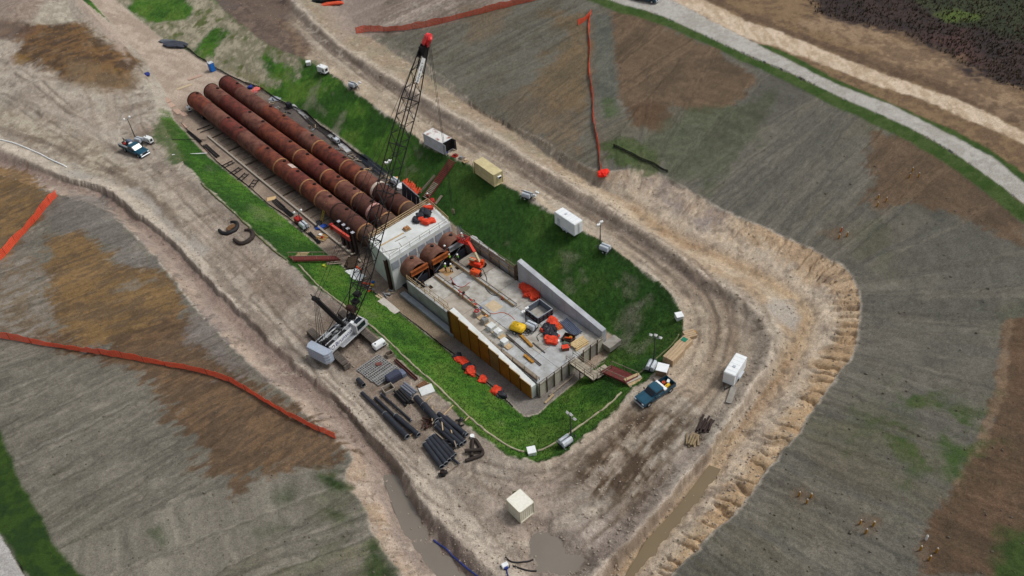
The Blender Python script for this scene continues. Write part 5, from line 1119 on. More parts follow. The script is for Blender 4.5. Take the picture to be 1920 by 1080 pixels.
def pickup(label, loc, rz):
    t = pickup_base(thing('pickup_truck', label, 'pickup truck', loc, rz, 'teal trucks on site'))
    MB().box((-1.85, 0, .66), (2.2, 1.75, .06)).build('bed_floor', BLACK, t)
    for s in (-1, 1):
        MB().box((-1.85, s*.93, .88), (2.24, .1, .72)).build('bed_side', TEAL, t, .03); MB().box((-1.85, s*.93, 1.255), (2.24, .13, .04)).build('bed_rail', BLACK, t)
        MB().box((-2.96, s*.86, .95), (.05, .14, .36)).build('tail_light', REDP, t)
    MB().box((-2.95, 0, .88), (.09, 1.8, .70)).build('tailgate', TEAL, t, .02); MB().box((-.8, 0, .88), (.08, 1.8, .7)).build('bed_front', BLACK, t); MB().box((-3.08, 0, .52), (.16, 1.85, .18)).build('rear_bumper', CHROME, t, .03)
    tb = MB().box((-1.02, 0, 1.28), (.52, 1.98, .30)).build('toolbox', WHITE, t, .03); MB().box((-.86, .35, 1.435), (.12, .34, .02)).build('latch', GREY, tb)
    return t
a = on(1197, 762); b = on(1258, 722); az = ang(b, a); c = (a+b)/2
pk = pickup('teal pickup with white toolbox and yellow tool in its bed near the red stair', (c.x, c.y, gz(c.x, c.y)+.0), az)
def in_bed(x, y): ca, sa = math.cos(az), math.sin(az); return (c.x+x*ca-y*sa, c.y+x*sa+y*ca, pk.location.z+.69)
def drum_thing(name, label, cat, loc, r, h, m, rz=0, lid=None):
    t = thing(name, label, cat, loc, rz); MB().cyl((0, 0, 0), (0, 0, h), r, 14, r*.92).build('shell', m, t); MB().ring((0, 0, h-.04), (0, 0, h+.02), r*1.0, r*.8, 14).build('rim', lid or m, t)
    MB().cyl((0, 0, h-.05), (0, 0, h-.03), r*.86, 14).build('content', DARK if lid is None else lid, t); return t
t = thing('tool_case', 'yellow tool case lying in the bed of the teal pickup', 'case', in_bed(-1.75, .35), az+.15); MB().box((0, 0, .17), (1.3, .42, .34)).build('case', YEL, t, .06, 2); MB().box((0, 0, .36), (.4, .06, .05)).build('handle', BLACK, t)
drum_thing('fuel_can', 'red fuel can in the bed of the teal pickup', 'fuel can', in_bed(-1.85, -.3), .24, .45, REDP, 0, mat('orange_cap', (224, 120, 50)))
t = thing('cooler_box', 'small white cooler box in the tail of the teal pickup', 'cooler', in_bed(-2.6, -.15), az+.5); MB().box((0, 0, .16), (.55, .36, .32)).build('box', WHITE, t, .03); MB().box((0, 0, .34), (.58, .39, .05)).build('lid', WHITE, t, .02)
a = on(284, 297); b = on(229, 276); az2 = ang(b, a); c = (a+b)/2
st = pickup_base(thing('service_truck', 'dark teal service truck with cluttered flat bed on the left haul road', 'truck', (c.x, c.y, gz(c.x, c.y)), az2, 'teal trucks on site')); st.scale = (1.14,)*3
MB().box((-2.2, 0, .72), (2.9, 1.95, .12)).build('flat_bed', mat('bed_green', (52, 74, 74), .7, var=.2), st, .02)
for s in (-1, 1):
    bx = MB().box((-2.2, s*.78, 1.05), (2.8, .4, .55)).build('side_box', mat('bed_green', (0, 0, 0)) if s > 0 else GREY, st, .04)
    for k in range(3): MB().box((-3.1+k*.9, s*.985, 1.05), (.75, .02, .42)).build('locker_door', mat('locker_teal', (36, 66, 74), .6), bx)
MB().box((-1.9, .55, 1.55), (1.5, .75, .5)).build('tank', STEELB, st, .1, 2); MB().box((-.98, .1, 1.62), (.5, .7, .3)).build('white_box', WHITE, st, .04); MB().cyl((-2.9, -.2, .8), (-2.9, -.2, 1.5), .28, 12).build('welder_drum', BLACK, st)
MB().beam((-3.5, .3, .8), (-3.5, .3, 1.9), .1).build('bed_post', BLACK, st); MB().beam((-3.5, .3, 1.9), (-2.6, .1, 1.75), .12).build('jib_arm', BLACK, st); MB().box((-2.3, -.35, 1.42), (.5, .4, .25)).build('red_tool', REDP, st, .03)
p = on(1221, 4); p0 = at(1221, 4, 6.6)
pickup('teal pickup driving on the gravel levee road at the top edge', (p0[0]-1.0, p0[1]+1.2, gz(p0[0], p0[1])), R(-38))

# ------------------------------------------------------------------ light towers and generators
def light_tower(label, px, az, mast=5.5, lamps=4, folded=False, zdrop=0):
    p = on(*px); t = thing('light_tower', label, 'light tower', p, az, 'towable light towers')
    MB().box((0, 0, .45), (2.0, 1.05, .14)).build('frame', BLACK, t, .02)
    for s in (-1, 1):
        MB().prism([(y_, z_) for y_, z_ in ((s*.10, .5), (s*.62, .5), (s*.66, .9), (s*.52, 1.22), (s*.3, 1.32), (s*.12, 1.28))], -.85, .75, 'x').build('engine_hood', SILVER, t, .03)
        wheel(t, (-.1, s*.72, .3), .3, .18); MB().beam((.9, s*.3, .45), (1.75, 0, .42), .07).build('tongue', BLACK, t)
        MB().beam((-.8, s*.95, .42), (-.8, s*.5, .42), .06).build('outrigger', GREY, t); MB().beam((-.8, s*.95, .0), (-.8, s*.95, .6), .06).build('jack', GREY, t)
    MB().beam((1.7, 0, 0), (1.7, 0, .55), .06).build('front_jack', GREY, t)
    lm = mat('lamp_white', (236, 240, 244), .3, var=.02)
    if folded:
        MB().beam((-1.2, 0, 1.4), (1.9, 0, 1.45), .13).build('mast', GREY, t)
        for s in (-1, 1):
            for k in (0, 1): MB().cyl((1.6+k*.32, s*.35, 1.5), (1.6+k*.32, s*.62, 1.55), .2, 10, .25).build('lamp', lm, t)
    else:
        MB().beam((.9, 0, .5), (.9, 0, mast*.55), .15).build('mast', mat('mast_dark', (60, 62, 64), .6), t); MB().beam((.9, 0, mast*.5), (.9, 0, mast), .10).build('mast_extension', mat('mast_dark', (0, 0, 0)), t)
        MB().beam((.9, -.75, mast-.1), (.9, .75, mast-.1), .07).build('cross_bar', GREY, t)
        for k in range(lamps):
            y = -.7+1.4*k/(lamps-1); MB().cyl((.9, y, mast-.05+.22*(k % 2)), (1.15, y, mast+.1+.22*(k % 2)), .2, 12, .29).build('lamp', lm, t)
    return t
light_tower('silver light tower with raised lamps at the grass crest near the white cargo trailer', (1134, 471), R(140), 5.2)
light_tower('silver light tower beside a brown crate at the head of the red stair', (1221, 692), R(60), 5.6, 3)
light_tower('silver light tower with raised lamps on the lower crest left of the pickup', (1061, 833), R(35), 5.0, 3)
light_tower('white light tower with tall leaning mast beside the service truck', (263, 268), R(150), 5.6, 2)
light_tower('folded silver light tower beside the tan container and the grass crest', (989, 372), R(-35), folded=True)
light_tower('folded silver light tower on the haul road behind the crane boom head', (663, 165), R(-38), folded=True)
q = light_tower('silver light tower on the slab between the yellow compressor and the steel box form', (996, 616), R(140), 3.4); q.location = slab_at(996, 617)
q = light_tower('dark light tower standing right of the pipelines near the slate trench sheet', (741, 345), R(130), 4.6); q.location.z = gz(q.location.x, q.location.y)
light_tower('silver light tower with a red generator on the left pit floor', (571, 428), R(128), 3.2, 2)
def generator(label, px, az, m=WHITE, l=1.9, w=1.0, h=1.15, name='generator', wheels=True, loc=None):
    p = loc or on(*px); t = thing(name, label, 'generator', p, az)
    MB().box((0, 0, .35+h/2), (l, w, h)).build('housing', m, t, .08, 2); MB().box((0, 0, .28), (l+.2, w*.9, .12)).build('skid', BLACK, t)
    for s in (-1, 1): MB().box((-l*.1, s*w/2, .35+h*.5), (l*.5, .02, h*.5)).build('side_door', m, t, .01); MB().box((l*.32, s*w/2, .35+h*.5), (l*.2, .03, h*.4)).build('louvre', GREY, t)
    MB().box((l/2, 0, .35+h*.55), (.03, w*.55, h*.45)).build('control_panel', GLASS, t); MB().cyl((-l*.3, 0, .35+h), (-l*.3, 0, .35+h+.1), .12, 10).build('exhaust_cap', BLACK, t)
    if wheels:
        for s in (-1, 1): wheel(t, (-.1, s*w*.52, .28), .28, .16); MB().beam((l/2, s*.3, .3), (l/2+.8, 0, .3), .06).build('tongue', BLACK, t)
    return t
generator('white wheeled generator at the edge of grass beside the leaning light tower', (281, 268), az2+.05)
generator('white generator with slanted front on the crest road behind the grass slope', (607, 137), R(-40), WHITE, 2.4, 1.4, 1.4)
generator('black box generator beside the far end of the left pipeline', (384, 222), R(-51), BLACK, 1.5, 1.3, 1.0, wheels=False)
generator('red generator behind the silver light tower on the left pit floor', (561, 418), R(-51), REDP, 1.5, 1.1, .9, wheels=False)
generator('small white pump set by the end of the left pipeline', (356, 209), R(-60), WHITE, 1.0, .7, .9, wheels=False)
yc = thing('air_compressor', 'yellow rounded towable air compressor on the basin slab', 'compressor', slab_at(971, 621), R(-33))
MB().prism([(-1.15, .5), (1.15, .5), (1.25, .9), (.95, 1.35), (-.8, 1.42), (-1.2, 1.1)], -.78, .78).build('hood', YEL, yc, .16, 3, True); MB().box((0, 0, .42), (2.1, 1.4, .2)).build('frame', BLACK, yc)
for s in (-1, 1): wheel(yc, (-.1, s*.82, .32), .32, .2); MB().beam((1.0, s*.35, .4), (2.0, 0, .36), .08).build('tongue', BLACK, yc)
MB().cyl((.1, 0, 1.38), (.1, 0, 1.48), .09, 8).build('filler_cap', BLACK, yc); MB().beam((1.9, 0, 0), (1.9, 0, .6), .07).build('jack', BLACK, yc)
# ------------------------------------------------------------------ boom lift and orange generator on the slab
p = slab_at(894, 502); bl = thing('boom_lift', 'orange boom lift with cream boom raising a red basket toward the right pipe stub', 'boom lift', p, R(-32))
MB().box((0, 0, .75), (2.5, 1.3, .3)).build('chassis', ORP, bl, .05)
for s in (-1, 1):
    for x in (-1.0, 1.0): wheel(bl, (x, s*.85, .42), .42, .3, rim=GREY)
MB().box((-.55, .25, 1.25), (1.7, .75, .7)).build('engine_cover', ORP, bl, .12, 2); MB().box((.45, -.35, 1.2), (1.3, .6, .55)).build('turret', mat('red_orange', (214, 58, 34), .5, var=.1), bl, .08); MB().box((.95, .45, 1.25), (.6, .7, .9)).build('counterweight', ORP, bl, .1, 2)
def lc(t, w_): 
    d = Vector(w_)-Vector(t.location); c, s = math.cos(-t.rotation_euler.z), math.sin(-t.rotation_euler.z); return Vector((d.x*c-d.y*s, d.x*s+d.y*c, d.z))
e0 = Vector((.55, .1, 1.5)); e1 = lc(bl, at(890, 473, SZ+3.2)); e2 = lc(bl, at(879, 455, SZ+3.9)); e3 = lc(bl, at(872, 452, SZ+3.2))
MB().beam(e0, e1, .34, .38).build('lower_boom', CREAM, bl); MB().beam(e1, e2, .42, .45).build('upper_boom', mat('red_orange', (0, 0, 0)), bl); MB().beam(e2, e3, .3).build('jib', mat('red_orange', (0, 0, 0)), bl)
MB().beam((-.2, -.1, 1.55), (-1.5, -.35, 1.75), .14).build('guard_bar', CREAM, bl); MB().beam((-.2, .2, 1.55), (-1.5, -.05, 1.75), .14).build('guard_bar', CREAM, bl)
bk = MB(); bc = e3+Vector((-.4, .2, -.5))
bk.box(bc, (1.9, .95, .08))
for z in (.55, 1.1):
    for (a, b) in (((-.95, -.47), (.95, -.47)), ((.95, -.47), (.95, .47)), ((.95, .47), (-.95, .47)), ((-.95, .47), (-.95, -.47))): bk.beam(bc+Vector((*a, z)), bc+Vector((*b, z)), .09)
for x in (-.95, 0, .95):
    for y in (-.47, .47): bk.beam(bc+Vector((x, y, 0)), bc+Vector((x, y, 1.1)), .08)
bk.box(bc+Vector((.8, 0, .8)), (.25, .7, .5)); bk.build('basket', REDP, bl)
g = generator('orange generator on the slab just below the orange boom lift', None, R(-36), ORP, 1.7, 1.0, .95, wheels=False, loc=slab_at(893, 518))
o = MB().cyl((.86, 0, .8), (.95, 0, .8), .36, 14).build('fan_ring', BLACK, g)

# ------------------------------------------------------------------ tarp bundles
def bundle(label, loc, m, seed, sx=.75, sy=.6, h=.7, group=None, rz=None, name='tarp_bundle'):
    rg = np.random.default_rng(seed); bm = bmesh.new(); bmesh.ops.create_icosphere(bm, subdivisions=3, radius=1)
    ph = rg.uniform(0, 6, 9)
    for v in bm.verts:
        x, y, z = v.co; k = 1+.13*math.sin(3*x+ph[0]+2*y)+.12*math.sin(4*y+ph[1]-z*2)+.09*math.sin(7*x+5*z+ph[2])+.07*math.sin(9*y-6*x+ph[3])+.05*math.sin(13*z+8*x+ph[4])
        sq = lambda q: math.copysign(abs(q)**.7, q)
        v.co = (sq(x)*k*sx, sq(y)*k*sy, max(-.02, (sq(z)*.5*k+.45)*h))
    me = bpy.data.meshes.new(name); bm.to_mesh(me); bm.free(); me.materials.append(m)
    o = bpy.data.objects.new(name, me); COL.objects.link(o); o.location = loc; o.rotation_euler = (0, 0, rg.uniform(0, 3) if rz is None else rz)
    return tag(o, label, 'tarp bundle', group)
GH = 'tarp bundles on the headwall deck'
for i, (x, y, m_, lab, s) in enumerate(((804, 392, ORANGE, 'orange tarp bundle farthest back on the headwall deck', .8), (793, 399, BTARP, 'black tarp bundle behind the others near the middle of the headwall pile', .8), (801, 403, BTARP, 'black tarp bundle at the right of the headwall pile', .95), (789, 407, BTARP, 'black tarp bundle at the left of the headwall pile', .8), (780, 415, BTARP, 'lone black tarp bundle at the near left end of the headwall pile', .75), (788, 413, ORANGE, 'small orange tarp bundle wedged between black bundles on the headwall', .6), (798, 419, ORANGE, 'large orange tarp bundle at the front of the headwall pile', .85), (807, 417, ORANGE, 'orange tarp bundle at the right front of the headwall pile', .8))):
    bundle(lab, at(x, y, HZ), m_, 10+i, s, s*.75, s*.95, GH)
GW = 'orange tarp bundles heaped against the right wing wall'
wl_ = ['uppermost in the heap against the tall end of the right wing wall', 'second from the tall end in the wing wall heap', 'widest in the middle of the wing wall heap', 'beside the wing wall face in the middle of its heap', 'on the slab side of the wing wall heap', 'next to last in the wing wall heap toward the steel box form', 'lowest in the wing wall heap, next to the steel box form']
for i, (x, y, s) in enumerate(((982, 541, .75), (988, 545, .8), (992, 549, .95), (998, 549, .85), (990, 555, .7), (1001, 556, .85), (1003, 561, .75))):
    bundle('orange tarp bundle '+wl_[i], slab_at(x, y), ORANGE, 30+i, s*1.1, s*.8, s*1.15, GW, R(-50)+.2*i)
GS = 'tarp bundles in the heap below the steel box form'
for i, (x, y, m_, s, lab) in enumerate(((1035, 605, ORANGE, .9, 'orange tarp bundle nearest to the steel box form in the lower heap'), (1041, 610, ORANGE, .8, 'orange tarp bundle beside the stack of orange boards'), (1030, 612, BTARP, .7, 'black tarp bundle just below the top of the lower heap'), (1024, 618, BTARP, .8, 'black tarp bundle at the left side of the lower heap'), (1019, 621, ORANGE, .55, 'small orange tarp bundle at the far left of the lower heap'), (1036, 619, BTARP, .85, 'black tarp bundle on the right side of the lower heap'), (1030, 626, BTARP, .9, 'broad black tarp bundle in the centre of the lower heap'), (1027, 634, ORANGE, .75, 'orange tarp bundle at the lower left of the lower heap'), (1039, 633, BTARP, .8, 'black tarp bundle at the lower right of the lower heap'), (1035, 642, ORANGE, .95, 'orange tarp bundle at the bottom of the lower heap'), (1044, 632, ORANGE, .5, 'small orange tarp bundle next to the white buckets'))):
    bundle(lab, slab_at(x, y), m_, 50+i, s*.95, s*.72, s*.95, GS)
GL = 'tarp bundles along the left toe of the grass slope'
for i, (x, y, m_, s, lab) in enumerate(((857, 671, BTARP, .8, 'black tarp bundle at the upper end of the toe line'), (862, 677, ORANGE, .85, 'orange tarp bundle next to the uppermost black one on the toe'), (868, 679, ORANGE, .8, 'orange tarp bundle third down the toe line'), (873, 685, ORANGE, .75, 'orange tarp bundle just above the middle black pair on the toe'), (878, 692, BTARP, .95, 'broad black tarp bundle in the middle of the toe line'), (883, 701, ORANGE, 1.05, 'large orange tarp bundle below the broad black one on the toe'), (905, 713, ORANGE, .85, 'lone orange tarp bundle standing apart on the toe'), (930, 734, ORANGE, .95, 'orange tarp bundle at the lower end of the toe line'), (939, 741, BTARP, .9, 'black tarp bundle at the lowest end of the toe line'))):
    p = at(x, y, -5.2); bundle(lab, (p[0], p[1], gz(p[0], p[1])-.05), m_, 80+i, s*.9, s*.75, s, GL)
p = at(803, 373, -4.0); bundle('red tarp bag on the weathered board at the foot of the long stair', on(810, 379), REDP, 99, .8, .55, .7, name='tarp_bag')
bundle('white sheet heap beside the slate trench sheet right of the pipelines', on(752, 352), mat('white_sheet', (222, 224, 226), .7, var=.1), 101, .9, .7, .8, name='sheet_heap')
bundle('tan foam pad standing on the dark light tower side of the white sheet heap', on(741, 338), mat('tan_pad', (206, 160, 100), .8, var=.1), 102, .7, .5, .6, name='foam_pad')
bundle('faded pink tarp bundle right of the far end of the right pipeline', on(480, 171), mat('pink_tarp', (214, 108, 100), .8, var=.15), 103, 1.3, .8, .7, name='tarp_heap'); bundle('grey sack heap next to the faded pink tarp', on(473, 174), GREY, 104, .9, .6, .5, name='sack_heap'); bundle('small blue tarp next to the faded pink tarp', on(470, 165), BLUET, 105, .6, .5, .6, name='tarp_heap')
bundle('crumpled black tarp heap on the pale ground left of the pit head', on(328, 86), mat('grey_black_tarp', (62, 66, 76), .7, var=.25, c2=(44, 46, 54)), 106, 3.0, 1.5, .8, rz=R(-25), name='tarp_heap'); bundle('crumpled grey tarp lying left of the black tarp heap', on(315, 79), mat('grey_tarp', (96, 102, 112), .7, var=.2), 107, 2.0, 1.0, .5, rz=R(-20), name='tarp_heap')
bundle('white plastic sheet heap on the right of the left pit floor under the crane boom', on(662, 512), WHITE, 108, 1.2, .8, .5, rz=R(-20), name='sheet_heap'); bundle('second white plastic sheet heap nearer the crane under its boom', on(670, 521), WHITE, 109, 1.3, .8, .45, rz=R(-15), name='sheet_heap'); bundle('dark brown soil heap below the soldier piles', on(661, 495), mat('dark_soil', (74, 60, 48), .95, var=.25, bump=.8), 110, 1.7, 1.0, .9, name='soil_heap')
bundle('unidentified dark object at the top edge of the picture, shaped as a crumpled tarp', on(612, 3), mat('black_green_tarp', (20, 30, 32), .6, var=.3), 111, 3.6, 1.6, 1.6, rz=.1, name='tarp_heap'); bundle('red orange net heap below the unidentified dark object at the top edge', on(623, 9), ORNET, 112, 3.0, .8, .7, rz=R(8), name='net_heap')  # dark object not identified, a tarp heap is added in its place
bundle('blue tarp heap on the pale strip left of the pipe heads', on(277, 141), BLUET, 113, .8, .6, .6, name='tarp_heap'); bundle('blue tarp heap beside the amber pallet on the left pit floor', on(603, 427), mat('bright_blue', (40, 80, 170), .7, var=.2), 114, .9, .5, .4, name='tarp_heap'); bundle('black sheet heap beside the blue tarp on the left pit floor', on(597, 421), BTARP, 115, 1.0, .6, .4, name='sheet_heap')
bundle('red flag heap at the lower end of the thin orange fence', on(1131, 329), mat('vivid_red', (240, 40, 24), .8, var=.08), 116, 1.1, .8, 1.0, rz=R(70), name='net_heap')
# orange net gathered behind the trench sheet
a, b = on(758, 343), on(788, 366); b_ = MB(); n = 22; vs = []
for k in range(n+1):
    p = a.lerp(b, k/n); off = Vector((VX[0], VX[1], 0))
    for j in range(5): vs.append(tuple(p+off*(j*.45-.6+.3*math.sin(k*1.7+j))+Vector((0, 0, .35+.35*math.sin(k*2.3+j*1.9)+.2*(j % 2)))))
b_.add(vs, [(k*5+j, (k+1)*5+j, (k+1)*5+j+1, k*5+j+1) for k in range(n) for j in range(4)]); tag(b_.build('debris_net', ORNET), 'crumpled orange net lying along the slope behind the slate trench sheet', 'net')

# ------------------------------------------------------------------ things on the slab
q = [at(x, y, SZ+1.25) for x, y in ((985.5, 579), (1009.4, 560), (1037, 578), (1009, 597))]; c = sum(q)/4; a = ang(q[0], q[3])
t = thing('steel_box_form', 'open square steel box form with grey inside and dark rusty frame on the slab', 'steel form', (c[0], c[1], SZ), a)
for k, (cx, cy, l, r_) in enumerate(((0, 1.52, 3.1, 0), (0, -1.52, 3.1, 0), (1.55, 0, 2.98, math.pi/2), (-1.55, 0, 2.98, math.pi/2))):
    o = MB().box((0, 0, .66), (l, .06, 1.16)).build('side_plate', mat('slate_plate', (104, 110, 122), .6, var=.12), t); o.location = (cx*.97, cy*.97, 0); o.rotation_euler = (0, 0, r_)
    o2 = MB().box((0, 0, 1.26), (l, .16, .06)).build('top_flange', mat('grey_flange', (150, 156, 162), .6), t); o2.location = (cx, cy, 0); o2.rotation_euler = (0, 0, r_)
    sgn = 1 if (cx+cy) > 0 else -1
    for z in (.2, .75): o3 = MB().box((0, 0, z), (l, .1, .1)).build('waler', RUSTD, t); o3.location = (cx*1.05, cy*1.05, 0); o3.rotation_euler = (0, 0, r_)
    for x in (-1.2, -.4, .4, 1.2): o4 = MB().box((x, 0, .62), (.1, .1, 1.2)).build('rib', RUSTD, t); o4.location = (cx*1.055, cy*1.055, 0); o4.rotation_euler = (0, 0, r_)
def bars(name, label, cat, a, b, n, r_, pitch, m, layers=1, square=False, part='bar', group=None, jitter=.1):
    a, b = Vector(a), Vector(b); t = thing(name, label, cat, (a+b)/2, ang(a, b), group); l = (b-a).length; rg = random.Random(len(label))
    for z in range(layers):
        for k in range(n-z):
            y = (k-(n-z-1)/2)*pitch; zz = r_+z*r_*1.8; j = rg.uniform(-jitter, jitter)*l
            bb = MB(); (bb.box((j, y, zz), (l*rg.uniform(.92, 1), r_*1.9, r_*1.9)) if square else bb.cyl((-l/2+j, y, zz), (l/2+j, y, zz), r_, 8)); bb.build(part, m, t)
    return t
bars('pipe_bundle', 'bundle of blue grey scaffold pipes lying by the right wing wall', 'pipe bundle', slab_at(1056, 603), slab_at(1084, 628), 7, .1, .27, STEELB, 2, part='pipe', jitter=.03)
bars('lumber_stack', 'stack of pale square timbers near the slab corner by the footbridge', 'lumber stack', slab_at(1074, 653), slab_at(1098, 638), 6, .13, .30, mat('fresh_lumber', (206, 180, 134), .8, var=.15), 2, True, part='timber', jitter=.05)
bars('board_stack', 'stack of orange boards beside the lower tarp heap', 'board stack', slab_at(1041, 614), slab_at(1051, 610), 6, .1, .30, mat('orange_board', (208, 100, 44), .7, var=.12), 2, True, part='board', jitter=.03)
def crate(name, label, cat, loc, rz, l, w_, h, m, content=None, cm=None):
    t = thing(name, label, cat, loc, rz)
    for s in (-1, 1): MB().box((0, s*(w_/2), h/2), (l, .07, h)).build('side', m, t); MB().box((s*(l/2), 0, h/2), (.07, w_-.08, h)).build('end', m, t)
    MB().box((0, 0, .04), (l-.08, w_-.08, .06)).build('bottom', TIMD, t)
    if content: MB().cyl((-l*.3, -.05, h*.5), (l*.3, .1, h*.7), .14, 8).build(content, cm, t); MB().ring((l*.15, .25, h*.6), (l*.15, .25, h*.75), .26, .1, 12).build('coil', mat('coil_amber', (198, 146, 40), .7), t)
    return t
crate('tool_bin', 'dark open tool bin holding orange and yellow gear by the pipe bundle', 'bin', slab_at(1066, 637), R(-30), 1.7, 1.4, .6, RUSTD, 'gear_tube', ORP)
t = thing('crate', 'orange topped crate near the lumber stack', 'crate', slab_at(1060, 655), R(5)); MB().box((0, 0, .3), (1.1, .8, .6)).build('box', mat('brown_red_box', (122, 74, 58), .8), t, .03); MB().box((0, -.0, .62), (1.1, .82, .06)).build('lid', ORANGE, t, .02)
t = thing('mat_roll', 'grey green folded mat behind the orange topped crate', 'mat', slab_at(1062, 645), R(5)); MB().box((0, 0, .18), (1.1, .7, .36)).build('mat', mat('grey_green', (98, 108, 100), .8, var=.15), t, .08, 2); MB().box((0, .3, .38), (.5, .12, .05)).build('strap', mat('lime', (120, 190, 90), .7), t)
for i, (x, y) in enumerate(((1044, 629), (1043, 641), (1047, 642))):
    drum_thing('bucket', 'white bucket '+('at the top right of the lower tarp heap', 'left of the pair at the foot of the lower tarp heap', 'right of the pair at the foot of the lower tarp heap')[i], 'bucket', slab_at(x, y), .24, .45, WHITE, lid=WHITE)
for x0, x1, m_, w_, h, lab in (((973, 626), (998, 651), AMBER, .42, .3, 'long amber waler beam lying below the yellow compressor'), ((983, 667), (1000, 681), AMBER, .42, .3, 'short amber waler beam lying near the inner scaffold walkway'), ((948, 628), (1014, 686), mat('dark_channel', (98, 92, 88), .8, var=.15), .36, .14, 'long dark steel channel lying along the slab'), ((999, 643), (1022, 662), mat('dark_channel', (0, 0, 0)), .16, .14, 'thin dark bar beside the long amber waler beam'), ((952, 634), (964, 643), TIMD, .2, .12, 'short dark board by the white blocks')):
    a, b = slab_at(*x0), slab_at(*x1); t = thing('beam', lab, 'beam', (a+b)/2, ang(a, b)); n = (b-a).length
    if 'amber' in lab:
        for z in (.03, h-.03): MB().box((0, 0, z), (n, w_, .06)).build('flange', m_, t)
        MB().box((0, 0, h/2), (n, .08, h-.13)).build('web', m_, t)
    else:
        MB().box((0, 0, .03), (n, w_, .05)).build('base_plate', m_, t)
        for s in (-1, 1): MB().box((0, s*(w_/2-.02), h/2), (n, .04, h)).build('lip', m_, t)
for i, (x, y, s, rm) in enumerate(((895, 591, 1.0, REDP), (909, 605, .95, GREY), (922, 617, 1.15, None), (934, 627, 1.1, None), (946, 645, 1.0, None))):
    t = thing('concrete_block', ('concrete block with a red ring on top inside the amber wall', 'concrete block with a grey ring on top inside the amber wall', 'bare pale block in the middle of the row inside the amber wall', 'pale block with a white bucket lid beside the amber wall walkway', 'lowest grey block of the row inside the amber wall')[i], 'concrete block', slab_at(x, y), AXr)
    MB().box((0, 0, .45), (s, s, .9)).build('block', CONC if i > 1 else CONC3, t, .03); MB().box((.95, .0, .12), (.9, s, .14)).build('side_board', TIMBER, t)
    if rm: MB().ring((0, 0, .9), (0, 0, 1.02), .40, .22, 16).build('ring', rm, t)
    if i == 3: MB().cyl((.35, .1, .9), (.35, .1, 1.0), .26, 14).build('lid', WHITE, t)
drum_thing('pail', 'blue pail near the end of the left timber kerb form', 'pail', slab_at(901, 582), .3, .5, BLUET, lid=mat('pail_top', (150, 170, 200), .6)); drum_thing('pail', 'red topped pail beside the concrete block with the grey ring', 'pail', slab_at(912, 596), .22, .5, mat('yellow_pail', (210, 160, 70), .6), lid=REDP)
t = thing('traffic_cone', 'orange cone at the end of the right timber kerb form', 'cone', slab_at(942, 561)); MB().box((0, 0, .02), (.42, .42, .05)).build('foot', BLACK, t); MB().cyl((0, 0, .04), (0, 0, .8), .19, 12, .04).build('cone', ORP, t)
def sheet(px0, size, rz, m, label, z=None, h=.03, name='plywood_sheet', cat='plywood sheet', group=None):
    p = slab_at(*px0) if z == 'slab' else (Vector(at(*px0, z)) if z is not None else on(*px0, .02)); o = MB().box((0, 0, h/2), (*size, h)).build(name, m, None, .008); o.location = p; o.rotation_euler = (0, 0, rz); return tag(o, label, cat, group)
PK = mat('pale_ply', (196, 178, 148), .85, var=.1, c2=(176, 156, 128))
sheet((926, 574), (2.4, 1.9), AXr, PK, 'pale plywood sheet lying on the slab beside the orange cone', 'slab'); sheet((837, 509), (2.2, 1.6), AXr, mat('brown_ply', (176, 140, 96), .85, var=.15), 'brown plywood sheet under the two front workers', 'slab')
t = thing('saw_trestle', 'red trestle saw at the middle of the left timber kerb form', 'trestle', slab_at(866, 556, .0), AXr)
for s in (-1, 1): MB().beam((s*.5, -.35, 0), (s*.4, 0, .9), .07).build('leg', REDP, t); MB().beam((s*.5, .35, 0), (s*.4, 0, .9), .07).build('leg', REDP, t)
MB().beam((-.8, 0, .92), (.8, 0, .92), .14).build('beam', REDP, t); MB().box((.5, .1, 1.1), (.4, .4, .3)).build('motor', BLACK, t, .05)
for i, (x, y) in enumerate(((884, 566), (891, 574))):
    t = thing('power_tool', ('upper', 'lower')[i]+' red wheeled machine left on the slab beside the left timber kerb form', 'machine', slab_at(x, y), AXr+.2); MB().box((0, 0, .35), (.8, .4, .3)).build('motor', REDP, t, .06); wheel(t, (.3, .3, .2), .2, .1); wheel(t, (.3, -.3, .2), .2, .1); MB().beam((-.3, 0, .4), (-1.0, 0, .85), .05).build('handle', BLACK, t)
t = thing('vibrator_unit', 'black machine beside the recess near the left pipe stub', 'machine', slab_at(793, 538), .3); MB().box((0, 0, .5), (.7, .6, .8)).build('motor', BLACK, t, .08); MB().cyl((0, 0, .9), (.2, 0, 1.3), .12, 8).build('stack', RUSTD, t); MB().box((.5, 0, .15), (.5, .5, .2)).build('base', GREY, t, .02)

